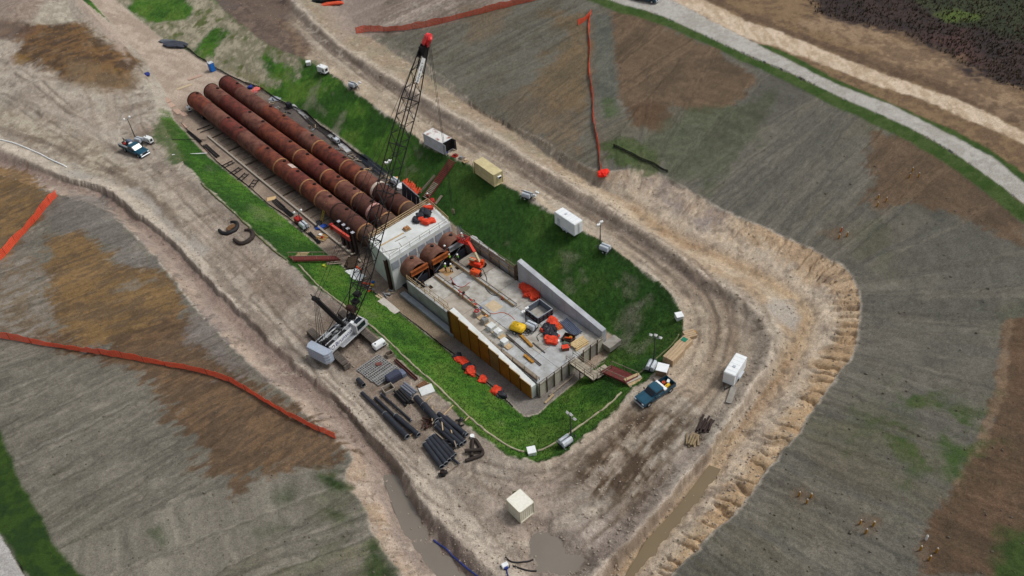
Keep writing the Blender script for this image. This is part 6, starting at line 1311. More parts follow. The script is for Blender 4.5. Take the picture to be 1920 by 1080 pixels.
# ------------------------------------------------------------------ people
SKIN = mat('skin', (168, 116, 90), .6, var=.05); JEAN = mat('dark_work_trousers', (38, 42, 56), .9, var=.2); SHIRT = mat('dark_shirt', (60, 62, 70), .9, var=.2); LIME = mat('lime_vest', (150, 226, 70), .6, var=.06); SAND = mat('yellow_sand_vest', (224, 196, 110), .6, var=.06); HAT = mat('hat_white', (238, 240, 242), .35, var=.02); BOOT = mat('boot_brown', (70, 52, 40), .9)
def person(label, loc, rz, vest, pose=0, legs=JEAN, shirt=SHIRT):
    """one continuous skinned body; vest, hat and boots are its clothing"""
    t = thing('person', label, 'person', loc, rz); ln = (0, .04, .10)[pose % 3]
    J = {'pel': (0, 0, .95), 'chest': (.03+ln, 0, 1.28), 'neck': (.04+ln, 0, 1.49), 'head': (.06+ln*1.2, 0, 1.62), 'crown': (.06+ln*1.2, 0, 1.72)}
    st_ = .12 if pose else .04
    for s, nm in ((1, 'l'), (-1, 'r')):
        f = s*st_
        J.update({nm+'hip': (0, s*.10, .90), nm+'knee': (f*.8+.03, s*.11, .50), nm+'ank': (f, s*.12, .09), nm+'toe': (f+.17, s*.13, .04), nm+'sho': (.03+ln, s*.19, 1.42), nm+'elb': ((.02, .12, .2)[pose % 3]+ln-.05, s*.27, 1.15), nm+'wri': ((.12, .32, .42)[pose % 3]+ln, s*(.25 if pose else .28), (.93, 1.02, 1.12)[pose % 3]), nm+'hand': ((.16, .40, .5)[pose % 3]+ln, s*(.22 if pose else .28), (.85, 1.0, 1.12)[pose % 3])})
    rad = {'pel': .145, 'chest': .165, 'neck': .06, 'head': .10, 'crown': .085, 'hip': .10, 'knee': .065, 'ank': .045, 'toe': .04, 'sho': .075, 'elb': .05, 'wri': .036, 'hand': .042}
    E_ = [('pel', 'chest'), ('chest', 'neck'), ('neck', 'head'), ('head', 'crown')]
    for nm in 'lr': E_ += [('pel', nm+'hip'), (nm+'hip', nm+'knee'), (nm+'knee', nm+'ank'), (nm+'ank', nm+'toe'), ('chest', nm+'sho'), (nm+'sho', nm+'elb'), (nm+'elb', nm+'wri'), (nm+'wri', nm+'hand')]
    K = list(J); me = bpy.data.meshes.new('body'); me.from_pydata([J[k] for k in K], [(K.index(a), K.index(b)) for a, b in E_], [])
    o = bpy.data.objects.new('body', me); COL.objects.link(o); md = o.modifiers.new('s', 'SKIN'); md.use_smooth_shade = True
    for i, k in enumerate(K):
        r_ = rad.get(k, rad.get(k[1:], .05)); me.skin_vertices[0].data[i].radius = (r_, r_*(1.15 if k in ('chest', 'pel') else 1)); me.skin_vertices[0].data[i].use_root = k == 'pel'
    sb = o.modifiers.new('b', 'SUBSURF'); sb.levels = 1; dg = bpy.context.evaluated_depsgraph_get(); m2 = bpy.data.meshes.new_from_object(o.evaluated_get(dg)); bpy.data.objects.remove(o)
    for mm in (legs, shirt, SKIN): m2.materials.append(mm)
    for p in m2.polygons:
        z = p.center.z; hand = abs(p.center.y) > .2 and p.center.x > (.10, .30, .42)[pose % 3]+ln
        p.material_index = 2 if (z > 1.47 or hand) else (1 if z > .96 else 0)
    o = bpy.data.objects.new('body', m2); COL.objects.link(o); o.parent = t
    hx = J['head'][0]
    b = MB(); n = 12; rows = [(1.0, .155), (1.2, .185), (1.36, .20), (1.46, .15)]; vs = []
    for z, r_ in rows:
        for i in range(n): a = 2*math.pi*i/n; vs.append(((.02+ln)*(z-.9)/.4*.9+r_*.86*math.cos(a), r_*1.18*math.sin(a), z))
    b.add(vs, [(k*n+i, k*n+(i+1) % n, (k+1)*n+(i+1) % n, (k+1)*n+i) for k in range(3) for i in range(n)]); b.build('safety_vest', vest, t, 0, 1, True)
    b = MB(); vs = []; n = 14
    for z, r_ in ((1.695, .185), (1.70, .148), (1.76, .140), (1.81, .11), (1.835, .05)):
        for i in range(n): a = 2*math.pi*i/n; vs.append((hx+r_*math.cos(a)*1.08, r_*math.sin(a), z))
    b.add(vs, [(k*n+i, k*n+(i+1) % n, (k+1)*n+(i+1) % n, (k+1)*n+i) for k in range(4) for i in range(n)]+[tuple(range(4*n, 5*n))]); b.build('hard_hat', HAT, t, 0, 1, True)
    MB().cyl((hx+.09, 0, 1.585), (hx+.135, 0, 1.575), .022, 6, .012).build('nose', SKIN, t)
    for s in (-1, 1): MB().box((hx+.098, s*.035, 1.625), (.012, .028, .014)).build('eye', BLACK, t)
    MB().box((hx+.096, 0, 1.535), (.012, .05, .012)).build('mouth', mat('lips', (130, 70, 66), .6), t)
    for s in (-1, 1): MB().box((hx, s*.105, 1.61), (.035, .02, .05)).build('ear', SKIN, t); 
    for s, nm in ((1, 'l'), (-1, 'r')):
        k = J[nm+'ank']; MB().box((k[0]+.06, k[1], .06), (.30, .115, .12)).build('boot', BOOT, t, .03)
        hp = Vector(J[nm+'hand']); d = (hp-Vector(J[nm+'wri'])).normalized(); sd = d.cross(Vector((0, 0, 1))).normalized()
        for f_ in range(4): a0 = hp+sd*(f_-1.5)*.02+d*.02; MB().tube([a0, a0+d*(.04+.005*(f_ in (1, 2))), a0+d*.06+Vector((0, 0, -.03))], .009, 5).build('finger', SKIN, t)
        MB().tube([hp-d*.02+sd*.035*s, hp+d*.01+sd*.055*s, hp+d*.035+sd*.05*s], .010, 5).build('thumb', SKIN, t)
    return t
person('worker in lime vest and white hard hat bending by the middle pipe stub', slab_at(845, 491), R(160), LIME, 2)
person('worker in lime vest and white hard hat standing right of the others at the board', slab_at(860, 491), R(200), LIME, 1)
person('worker in lime vest standing on the brown plywood sheet', slab_at(836, 509), R(60), LIME, 0)
person('worker in sandy yellow vest standing beside the brown plywood sheet', slab_at(847, 510), R(110), SAND, 1)
q = L(4.9, 1.2, -.9); person('worker in dark clothes and white hard hat at the end of the orange beam', (q.x, q.y, -1.3), R(-30), mat('dark_vest', (58, 40, 42), .8), 1)
wp = Vector(bl.location)+Matrix.Rotation(bl.rotation_euler.z, 3, 'Z') @ (bc+Vector((-.2, 0, .04))); person('worker in pale clothes standing in the red lift basket', wp, R(120), mat('pale_vest', (196, 200, 170), .7), 2, JEAN, mat('pale_shirt', (170, 170, 160), .9))
person('worker in red coat and white hard hat at the foot of the long stair', on(803, 376), R(-60), mat('red_coat', (196, 50, 40), .8), 0)

# ------------------------------------------------------------------ storage yard by the crane
def crossed(name, label, cat, loc, rz, l, w_, nx, ny, m, h=.16):
    t = thing(name, label, cat, loc, rz, 'steel grid panels stacked in the yard')
    for k in range(ny): MB().box((0, -w_/2+w_*k/(ny-1), h*.5), (l, .14, h)).build('long_bar', m, t)
    for k in range(nx): MB().box((-l/2+l*k/(nx-1), 0, h*.5+.02), (.09, w_, h*.8)).build('cross_bar', m, t)
    return t
GRD = mat('grid_steel', (150, 150, 148), .7, var=.15, c2=(116, 116, 114))
q = [at(x, y, .4) for x, y in ((668, 690), (706, 664), (747, 690), (710, 724))]; c = sum(q)/4; a = ang(q[0], q[1]); zb = gz(c[0], c[1])
for i, (du, dv) in enumerate(((0, 1.75), (0, .55), (.1, -.7), (.25, -1.8))):
    x = c[0]+du*math.cos(a)-dv*math.sin(a); y = c[1]+du*math.sin(a)+dv*math.cos(a)
    crossed('grid_panel', ('steel grid panel nearest the white box, uppermost in the yard', 'second steel grid panel from the white box, with a red bag on it', 'third steel grid panel from the white box in the yard', 'lowest steel grid panel, next to the open timber crate')[i], 'steel grid', (x, y, zb+.12+.10*(i % 2)), a, 4.0, 1.25, 14, 4, GRD)
bundle('dull red bag lying on the steel grid panels', (c[0]+.1, c[1]+1.0, zb+.35), mat('dull_red', (132, 82, 76), .8, var=.2), 140, .45, .3, .25, name='bag')
generator('small white box cabinet at the foot of the slope above the grid panels', (712, 652), R(38), WHITE, 1.9, .95, .85, name='cabinet', wheels=False)
crate('crate', 'open pale timber crate below the grid panels in the yard', 'crate', on(729, 733), R(30), 1.5, 1.2, .75, mat('crate_pale', (176, 168, 154), .85)); crate('crate', 'small open timber box between the white cabinet and the grass', 'crate', on(731, 667), R(30), 1.0, .85, .6, TIMG)
t = thing('covered_pallet', 'dark slate covered load beside the grid panels', 'covered load', on(739, 712), R(35)); MB().box((0, 0, .65), (2.2, 1.3, 1.1)).build('cover', mat('slate_cover', (66, 70, 88), .6, var=.15), t, .12, 2); MB().box((1.4, -.1, .4), (.7, 1.2, .7)).build('end_sheet', STEELB, t, .05); MB().box((0, 0, .06), (2.2, 1.2, .12)).build('pallet', TIMD, t)
bars('pipe_bundle', 'bundle of grey wrapped pipes below the dark covered load', 'pipe bundle', on(755, 724), on(776, 741), 4, .17, .36, mat('wrapped_grey', (120, 124, 134), .6, var=.15), 2, part='pipe'); bars('pipe_bundle', 'bundle of short black pipes left of the grey wrapped pipes', 'pipe bundle', on(746, 737), on(767, 758), 4, .17, .36, BLACK, 2, part='pipe')
bars('board_stack', 'brown boards on a pale slab beside the grass in the yard', 'board stack', on(784, 727), on(800, 718), 4, .09, .25, mat('brown_boards', (126, 92, 66), .85, var=.15), 2, True, part='board'); sheet((800, 732), (2.0, 1.6), R(20), CONC, 'pale round cornered slab under the brown boards', None, .15, 'concrete_slab', 'slab')
a, b = on(741, 676), on(782, 713); t = thing('steel_beam', 'long dull red steel beam along the grass edge of the yard', 'steel beam', (a+b)/2+Vector((0, 0, .05)), ang(a, b)); n = (b-a).length
for s in (-1, 1): MB().box((0, s*.16, .18), (n, .05, .36)).build('flange', mat('dull_red_steel', (118, 62, 56), .8, var=.2, c2=(84, 60, 54)), t)
MB().box((0, 0, .18), (n, .28, .05)).build('web', RUSTD, t)
def blackpipe(x0, x1, r_, label, m=BLACKP, dz=.1):
    a, b = on(*x0), on(*x1); z = max(a.z, b.z)+dz; a.z = b.z = z+r_; t = thing('steel_pipe', label, 'pipe', (a+b)/2, 0, 'black steel pipes in the yard'); c_ = (a+b)/2
    MB().ring(a-c_, b-c_, r_, r_*.86, 14).build('shell', m, t); MB().ring(a-c_, (a-c_)*.97, r_*1.06, r_*.84, 14).build('pipe_end', GREY, t); MB().ring((b-c_)*.97, b-c_, r_*1.06, r_*.84, 14).build('pipe_end', GREY, t); return t
BP = [((679, 739), (723, 781), .26, 'outermost thin black pipe next to the ditch berm'), ((722, 780), (765, 824), .40, 'thick black pipe continuing the outermost thin pipe'), ((704, 748), (744, 786), .22, 'thin black pipe second from the berm'), ((742, 783), (786, 820), .36, 'thick black pipe second from the berm'), ((715, 741), (772, 791), .16, 'thin brown black bar third from the berm'), ((781, 750), (800, 772), .45, 'upper half of the thickest black pipe in the yard'), ((795, 764), (821, 795), .5, 'thickest black pipe with timbers leaning on it'),
 ((822, 779), (876, 820), .34, 'black pipe of the right group nearest the grass'), ((836, 786), (872, 818), .34, 'short black pipe of the right group nearest the grass'), ((826, 791), (872, 834), .36, 'black pipe in the middle of the right group'), ((820, 797), (866, 838), .36, 'black pipe on the near side of the right group'), ((818, 803), (858, 840), .30, 'dark pipe half hidden below the right group'),
 ((797, 836), (829, 880), .36, 'first black pipe of the lower group counted from the berm'), ((802, 830), (837, 874), .36, 'second black pipe of the lower group counted from the berm'), ((807, 825), (843, 868), .36, 'third black pipe of the lower group counted from the berm'), ((813, 822), (849, 863), .36, 'fourth black pipe of the lower group counted from the berm'), ((819, 820), (854, 857), .28, 'fifth black pipe of the lower group counted from the berm'), ((845, 858), (861, 873), .16, 'thin black pipe stretching past the lower group'), ((672, 715), (683, 727), .35, 'short thick black pipe stub near the crane track'), ((828, 806), (846, 824), .25, 'short black pipe between the right and lower groups')]
for x0, x1, r_, lab in BP: blackpipe(x0, x1, r_, lab)
for i, (x0, x1, lab) in enumerate((((812, 802), (824, 772), 'pale batten leaning across the thickest black pipe'), ((812, 768), (812, 797), 'upright pale batten at the thickest black pipe'), ((796, 832), (808, 821), 'pale bearer under the head of the lower pipe group'), ((815, 815), (832, 831), 'pale batten on top of the lower pipe group'), ((829, 790), (832, 815), 'pale batten across the right pipe group'), ((830, 781), (850, 762), 'brown batten lying by the grass beside the right pipe group'), ((853, 833), (857, 846), 'short pale batten at the near end of the right group'), ((846, 810), (849, 820), 'little pale wedge on the right pipe group'), ((790, 760), (809, 744), 'pale bearer beyond the thickest black pipe'), ((740, 692), (752, 705), 'yellow strap board beside the dark covered load'), ((764, 822), (783, 808), 'pale bearer at the near ends of the outer pipes'), ((872, 790), (880, 783), 'short batten on the grass edge right of the pipes'), ((838, 888), (860, 872), 'thin dark batten on the ground below the lower group'))):
    a, b = on(*x0), on(*x1); o = MB().beam((0, 0, 0), tuple(b-a+Vector((0, 0, .15))), .13, .12).build('batten', TIMBER if i % 3 else TIMG); o.location = a+Vector((0, 0, .75 if i in (0, 1, 3, 4, 6, 7) else .1)); tag(o, lab, 'batten', 'loose battens in the pipe yard')
for i, (x, y, lab) in enumerate(((855, 797, 'tangle of black fittings by the grass beside the right pipe group'), (844, 832, 'tangle of black fittings between the right and lower pipe groups'), (802, 795, 'tangle of dark brown fittings under the thickest black pipe'))):
    t = thing('fittings_heap', lab, 'scrap heap', on(x, y), i)
    rg = random.Random(i+3)
    for k in range(11):
        p = Vector((rg.uniform(-.9, .9), rg.uniform(-.7, .7), rg.uniform(.1, .5))); d = Vector((rg.uniform(-.5, .5), rg.uniform(-.5, .5), rg.uniform(-.1, .2))); MB().cyl(p-d, p+d, rg.uniform(.07, .16), 8).build('fitting', BLACK if i < 2 else RUSTD, t)
def hose(name, label, cat, px, r_, m, dz=None, n=1):
    P = smooth([np.array(on(x, y)) for x, y in px], 2); P = [Vector((p[0], p[1], gz(p[0], p[1])+((.2 if callable(r_) else r_*.9) if dz is None else dz))) for p in P]
    return tag(MB().tube(P, r_, 7).build(name, m, None, 0, 1, True), label, cat)
HO = mat('muddy_hose', (64, 54, 48), .8, var=.25, c2=(44, 38, 36))
hose('hose_loop', 'long bent dark hose in the shape of a letter A near the pipes', 'hose', ((885, 857), (886, 840), (886, 826), (893, 827), (900, 840), (906, 849), (905, 854), (895, 859), (873, 866)), .26, HO); hose('hose', 'short dark hose crossing the bent hose near the pipes', 'hose', ((872, 850), (885, 849), (905, 847)), .26, HO, .5)
drum_thing('bucket', 'white bucket on the ground above the bent dark hose', 'bucket', on(886, 821), .3, .5, WHITE, lid=WHITE)
hose('steel_arc', 'dark curved steel ring segment with a brown lump inside it on the left bank', 'ring segment', ((433, 417), (444, 418), (447, 424), (441, 434), (428, 440), (417, 439), (411, 432)), lambda f: .12+.28*math.sin(math.pi*min(1, (1-f)*.8+.15)), BLACK); hose('steel_arc', 'dark curved steel ring segment nearest the grass on the left bank', 'ring segment', ((459, 433), (470, 432), (476, 439), (472, 450), (459, 458), (448, 458), (439, 450)), lambda f: .14+.28*math.sin(math.pi*min(1, (1-f)*.8+.15)), HO)
bundle('brown muddy lump inside the farther ring segment', on(434, 428), mat('brown_lump', (112, 82, 54), .95, var=.2), 150, 1.0, .5, .4, rz=R(40), name='mud_lump')
t = thing('valve_unit', 'small black valve unit at the foot of the lower pipe group', 'valve', on(831, 891), .4); MB().cyl((0, 0, 0), (0, 0, .8), .35, 10).build('valve_body', BLACK, t); MB().cyl((-.6, 0, .4), (.6, 0, .4), .25, 10).build('valve_pipe', BLACK, t); MB().ring((0, 0, .85), (0, 0, .92), .3, .2, 12).build('hand_wheel', RUSTD, t)
# ------------------------------------------------------------------ fences
def ground_line(px, step=.8):
    P = [np.array(on(x, y)) for x, y in px]; out = []
    for a, b in zip(P[:-1], P[1:]):
        n = max(1, int(np.hypot(*(b-a)[:2])/step)); out += [a+(b-a)*k/n for k in range(n)]
    out.append(P[-1]); return [Vector((p[0], p[1], gz(p[0], p[1]))) for p in out]
def net_fence(label, px, h, m, post_m, seed=1, name='safety_fence', lean=.25, thin=False, pstep=4, group=None):
    P = ground_line(px); t = thing(name, label, 'fence', P[0], 0, group); O = P[0]; rg = random.Random(seed); n = len(P); vs = []
    hts = [h*(.88+.10*math.sin(k*.35+seed)+rg.uniform(-.12, .06)) for k in range(n)]
    for k, p in enumerate(P):
        d = (P[min(k+1, n-1)]-P[max(k-1, 0)]); s = Vector((-d.y, d.x, 0)).normalized()
        for j in range(4): f = j/3; vs.append(tuple(p-O+s*(lean*f*math.sin(k*.31+seed)*.5+.05*math.sin(k*2.1+j*2))+Vector((0, 0, .03+hts[k]*f))))
        
    panel = pstep; k = 0
    while k < n-1:
        e = min(n-1, k+panel); b = MB()
        for band in range(5):          # the mesh: five woven bands with gaps, tied together by uprights
            f0, f1 = band/5+.015, band/5+.155; q = []
            for i in range(k, e+1):
                lo, hi = Vector(vs[i*4]), Vector(vs[i*4+3]); md_ = Vector(vs[i*4+1 if f0 < .5 else i*4+2]); base = lo.lerp(hi, f0); base2 = lo.lerp(hi, f1); off = (md_-lo.lerp(hi, .33 if f0 < .5 else .66))*.6
                q += [tuple(base+off), tuple(base2+off)]
            b.add(q, [(2*i, 2*i+2, 2*i+3, 2*i+1) for i in range(e-k)])
        for i in range(k, e):
            for f in (.25, .75):
                lo = Vector(vs[i*4]).lerp(Vector(vs[(i+1)*4]), f); hi = Vector(vs[i*4+3]).lerp(Vector(vs[(i+1)*4+3]), f); dd = (Vector(vs[(i+1)*4])-Vector(vs[i*4]))*.05
                b.add([lo-dd, lo+dd, hi+dd, hi-dd], [(0, 1, 2, 3)])
        o = b.build('net_panel', m, t)
        sm_ = o.modifiers.new('thick', 'SOLIDIFY'); sm_.thickness = .02
        pp_ = MB().beam((0, 0, -.2), (rg.uniform(-.1, .1), rg.uniform(-.1, .1), h*1.05), .05).build('post', post_m, t); pp_.location = P[k]-O; k = e
    return t
GF = 'orange safety fences round the fields'
net_fence('orange safety fence sagging along the upper field below the top edge', ((668, 63), (685, 60), (720, 59), (760, 57), (800, 51), (830, 44), (870, 33), (910, 24), (950, 14), (1000, 2), (1030, -8)), 1.7, ORNET, TIMD, 1, group=GF)
net_fence('short stub of orange safety fence at the top of the thin fence line', ((1083, 48), (1094, 42), (1104, 33), (1108, 26)), 1.3, mat('bright_orange_net', (246, 88, 54), .9, var=.12, scale=1.6, c2=(210, 72, 46)), TIMD, 2, group=GF)
net_fence('thin orange safety fence running straight down the field to the red flag heap', ((1106, 30), (1104, 70), (1105, 110), (1107, 150), (1110, 190), (1113, 215), (1118, 260), (1123, 295), (1128, 325)), .9, mat('red_orange_net', (224, 80, 48), .9, var=.15), TIMD, 3, lean=.5, group=GF)
net_fence('bright orange safety fence at the left edge climbing toward the ditch', ((-40, 545), (-10, 500), (12, 478), (40, 445), (70, 412), (95, 382), (108, 367)), 1.7, mat('bright_orange_net', (0, 0, 0)), TIMD, 4, group=GF)
net_fence('long curving orange safety fence across the left field', ((-60, 625), (-10, 634), (40, 641), (90, 650), (140, 657), (190, 665), (240, 674), (300, 684), (350, 693), (400, 706), (430, 716), (470, 738), (510, 762), (550, 785), (590, 806), (630, 823)), 1.4, mat('deep_orange_net', (252, 96, 62), .9, var=.15, scale=1.6, c2=(226, 78, 52), bump=.5), TIMD, 5, group=GF)
SILT = mat('black_silt_cloth', (22, 22, 26), .8, var=.2)
net_fence('black silt fence at the edge of the field beside the thin orange fence', ((1150, 275), (1165, 282), (1185, 292), (1200, 301), (1225, 309), (1240, 319), (1253, 324)), .7, SILT, BLACK, 6, 'silt_fence', .1)
net_fence('black silt fence along the right toe beside the far ends of the pipelines', ((400, 128), (430, 143), (460, 157), (490, 168), (520, 188), (545, 200), (575, 213), (600, 238), (625, 254), (660, 283), (690, 303)), .7, SILT, BLACK, 7, 'silt_fence', .1)
net_fence('black silt fence up the slope from the blue toilet to the crumpled tarp', ((345, 88), (358, 96), (372, 108), (388, 117)), .7, SILT, BLACK, 8, 'silt_fence', .1)
net_fence('black silt fence along the left toe below the soldier piles', ((700, 548), (725, 566), (755, 590), (790, 617), (825, 645), (850, 663), (890, 700), (925, 727), (962, 763)), .35, SILT, BLACK, 9, 'silt_fence', .05)
net_fence('black silt fence along the left toe from the pipe heads to the left stair', ((340, 232), (362, 255), (386, 282), (410, 306), (440, 330), (475, 357), (505, 385), (540, 408), (570, 433), (600, 458)), .35, SILT, BLACK, 10, 'silt_fence', .05)
# straw wattle just inside the crest, with lumps
WAT = mat('straw_wattle', (172, 162, 138), .95, var=.2, scale=2, c2=(140, 134, 110), bump=.6)
WATR = mat('mossy_wattle', (118, 116, 84), .95, var=.25, scale=2, c2=(70, 84, 46), bump=.6)
def wattle(label, px, m, r_=.16):
    P = smooth([np.array(on(x, y)) for x, y in px], 2); t = thing('straw_wattle', label, 'wattle', Vector(P[0])); O = Vector(P[0]); Q = []
    for a, b in zip(P[:-1], P[1:]):
        n = max(1, int(np.hypot(*(b-a)[:2])/.5)); Q += [a+(b-a)*k/n for k in range(n)]
    Q = [Vector((p[0]+random.uniform(-.06, .06), p[1]+random.uniform(-.06, .06), gz(p[0], p[1])+r_*.6)) for p in Q]; k = 0
    while k < len(Q)-2:
        e = min(len(Q)-1, k+9); MB().tube([q_-O for q_ in Q[k:e+1]], lambda f: r_*random.uniform(.8, 1.25), 7).build('roll', m, t, 0, 1, True); k = e
    return t
wattle('pale straw wattle along the crest from the crane to the lower corner', ((560, 497), (600, 540), (645, 574), (680, 600), (708, 622), (728, 640), (756, 668), (782, 692), (808, 714), (830, 735), (852, 755), (881, 784), (920, 816), (960, 842), (985, 849)), WAT)
wattle('mossy straw wattle along the crest from the lower corner to the red stair', ((1008, 846), (1035, 835), (1062, 818), (1090, 797), (1120, 775), (1145, 757), (1166, 735)), WAT, .14)
wattle('mossy straw wattle along the crest behind the light tower and crates', ((1175, 722), (1210, 692), (1235, 668), (1262, 645), (1276, 622)), WATR, .13)
wattle('weathered straw wattle along the left crest beside the ring segments', ((378, 345), (400, 366), (430, 392), (455, 415), (480, 440), (510, 468), (540, 490)), WATR, .15)

# ------------------------------------------------------------------ survey stakes in the field
STK = mat('stake_amber', (176, 130, 50), .7, var=.1); grp = 'amber survey stakes with white tops'
def stake(px, lab, mm=STK):
    p = on(*px); t = thing('survey_stake', lab, 'survey stake', p, 0, grp); MB().cyl((0, 0, 0), (0, 0, .8), .12, 8).build('sleeve', mm, t); MB().cyl((0, 0, .8), (0, 0, .92), .09, 8, .06).build('white_top', mat('dull_white', (204, 204, 198), .7), t)
for px3, where in ((((1710, 322), (1722, 332), (1705, 333)), 'the trio nearest the gravel levee road'), (((1646, 373), (1661, 378), (1645, 387)), 'the trio on the brown patch edge'), (((1577, 434), (1588, 443), (1573, 447)), 'the trio nearest the cut bank bend'), (((1498, 930), (1520, 933), (1512, 944)), 'the lower trio nearest the water ditch'), (((1612, 983), (1637, 986), (1623, 1000)), 'the lower middle trio'), (((1725, 1032), (1755, 1036), (1742, 1050)), 'the trio at the lower brown patch')):
    for p_, w_ in zip(px3, ('back left stake of ', 'right hand stake of ', 'nearest stake of ')): stake(p_, w_+where, mat('stake_orange', (226, 104, 40), .7) if 'cut bank' in where and w_[0] == 'b' else STK)
stake((1736, 1012), 'white lone stake just above the trio at the lower brown patch', WHITE)

# ------------------------------------------------------------------ odds and ends round the pit
t = thing('portable_toilet', 'blue portable toilet with pale roof at the head of the pit', 'toilet', on(399, 133), R(-50)); MB().box((0, 0, 1.05), (1.15, 1.15, 2.1)).build('cabin', BLUE, t, .03); MB().box((0, 0, 2.17), (1.2, 1.2, .16)).build('roof', mat('toilet_roof', (206, 214, 222), .6), t, .07, 2); MB().box((.585, 0, 1.05), (.03, .8, 1.8)).build('door', mat('toilet_door', (34, 120, 214), .5), t, .01); MB().cyl((-.4, -.4, 2.2), (-.4, -.4, 2.5), .06, 8).build('vent_pipe', WHITE, t)
for i, (x, y, rz, lab) in enumerate(((1293, 630, .25, 'small pale crane mat stack at the right end of the row on the crest'), (1281, 649, .75, 'pale crane mat stack with a green sheet on top'), (1263, 671, .78, 'long pale crane mat stack next to the brown crate'))):
    t = thing('mat_stack', lab, 'mat stack', on(x, y), rz); l = (1.7, 2.5, 3.1)[i]; w_ = (1.5, 1.6, 1.7)[i]
    for z in range((2, 3, 4)[i]):
        for k in range(4): MB().box((0, -w_/2+w_*(k+.5)/4, .14+z*.29), (l*random.uniform(.96, 1), w_/4-.04, .26)).build('mat_timber', mat('mat_wood', (184, 160, 130), .9, var=.12, c2=(160, 138, 110)), t, .015)
    if i == 1: MB().box((.45, .2, .14+3*.29-.12), (.8, .8, .03)).build('green_sheet', mat('green_sheet', (20, 120, 92), .6, var=.1), t)
    if i == 0: MB().box((.9, .1, .3), (.3, .5, .4)).build('amber_block', STK, t)
t = thing('crate', 'brown crate with white lid beside the light tower at the stair head', 'crate', on(1241, 703), R(65)); MB().box((0, 0, .75), (1.5, 1.5, 1.5)).build('box', mat('brown_crate', (140, 116, 90), .85, var=.1), t, .03); MB().box((0, 0, 1.54), (1.6, 1.6, .08)).build('lid', WHITE, t, .02); MB().box((0, -.76, 1.3), (1.5, .03, .3)).build('wrap', mat('lilac_wrap', (172, 172, 196), .6), t)
sheet((1234, 712), (1.1, .9), .5, mat('stone_grey', (158, 148, 136), .9, var=.1), 'flat grey stone slab between the brown crate and the pickup', None, .35, 'stone_slab', 'stone')
for px, lab in (((1273, 597), 'white lidded box on the right crest of the grass slope'), ((997, 850), 'white lidded box at the lower corner of the grass crest'), ((579, 121), 'small white lidded box on the far crest by the slanted generator')):
    t = thing('catch_basin', lab, 'box', on(*px), .15); MB().box((0, 0, .35), (1.05, 1.05, .8)).build('box', CONC, t, .03); MB().box((0, 0, .78), (1.15, 1.15, .1)).build('lid', WHITE, t, .02)
for i, (px, az, m_, n, lab) in enumerate(((((1322, 800)), .95, mat('charred_timber', (72, 58, 52), .9, var=.3, c2=(48, 40, 38)), 12, 'heap of dark old timbers beside the right ditch'), (((1299, 827)), 1.15, mat('grey_tan_timber', (150, 132, 102), .9, var=.2), 9, 'heap of tan old timbers below the dark heap'))):
    t = thing('timber_heap', lab, 'timber heap', on(*px), az); rg = random.Random(i)
    for k in range(n): l = rg.uniform(1.6, 3.2) if i == 0 else rg.uniform(1.6, 2.6); y = (k % 5-2)*.34+rg.uniform(-.1, .1); z = .15+.24*(k//5); d = rg.uniform(-.2, .2); MB().beam((-l/2, y-d, z), (l/2, y+d, z+rg.uniform(-.05, .15)), .22, .2).build('timber', m_, t)
sheet((1371, 743), (3.2, .8), R(62), CONC3, 'grey concrete beam lying below the tongue of the alone trailer', None, .4, 'concrete_beam', 'beam')
tag(MB().beam(on(323, 291, .12), on(388, 288, .12), .14).build('pole', WHITE), 'long white pole laid across the left grass slope', 'pole'); tag(MB().beam(on(322, 262, .1), on(386, 263, .1), .08).build('cable', BLACK), 'thin dark cable across the tip of the left grass', 'cable')
hose('drain_hose', 'white drain hose along the berm at the left edge', 'hose', ((-10, 259), (20, 267), (45, 276), (75, 289), (100, 302), (125, 314)), .14, WHITE)
hose('discharge_hose', 'flat blue discharge hose along the water of the left ditch', 'hose', ((813, 1013), (826, 1023), (842, 1035), (860, 1053), (880, 1070), (900, 1085)), .11, mat('blue_hose', (48, 62, 128), .7, var=.2)); hose('suction_hose', 'upper black suction hose reaching into the bottom pond', 'hose', ((948, 1045), (955, 1053), (968, 1056), (990, 1054), (1000, 1050)), .10, BLACK); hose('suction_hose', 'lower black suction hose reaching into the bottom pond', 'hose', ((962, 1062), (975, 1066), (990, 1071), (1006, 1071)), .10, BLACK); hose('suction_hose', 'short blue hose hanging below the small pump', 'hose', ((950, 1066), (951, 1075), (954, 1085)), .08, mat('blue_hose', (0, 0, 0)))
t = thing('water_pump', 'small white and blue water pump beside the bottom pond', 'pump', on(947, 1063), .4); MB().box((0, 0, .35), (.8, .55, .5)).build('engine', WHITE, t, .06); MB().box((0, -.35, .3), (.4, .3, .35)).build('pump_case', BLUET, t, .05); MB().box((0, 0, .05), (1.0, .7, .08)).build('skid', BLACK, t)
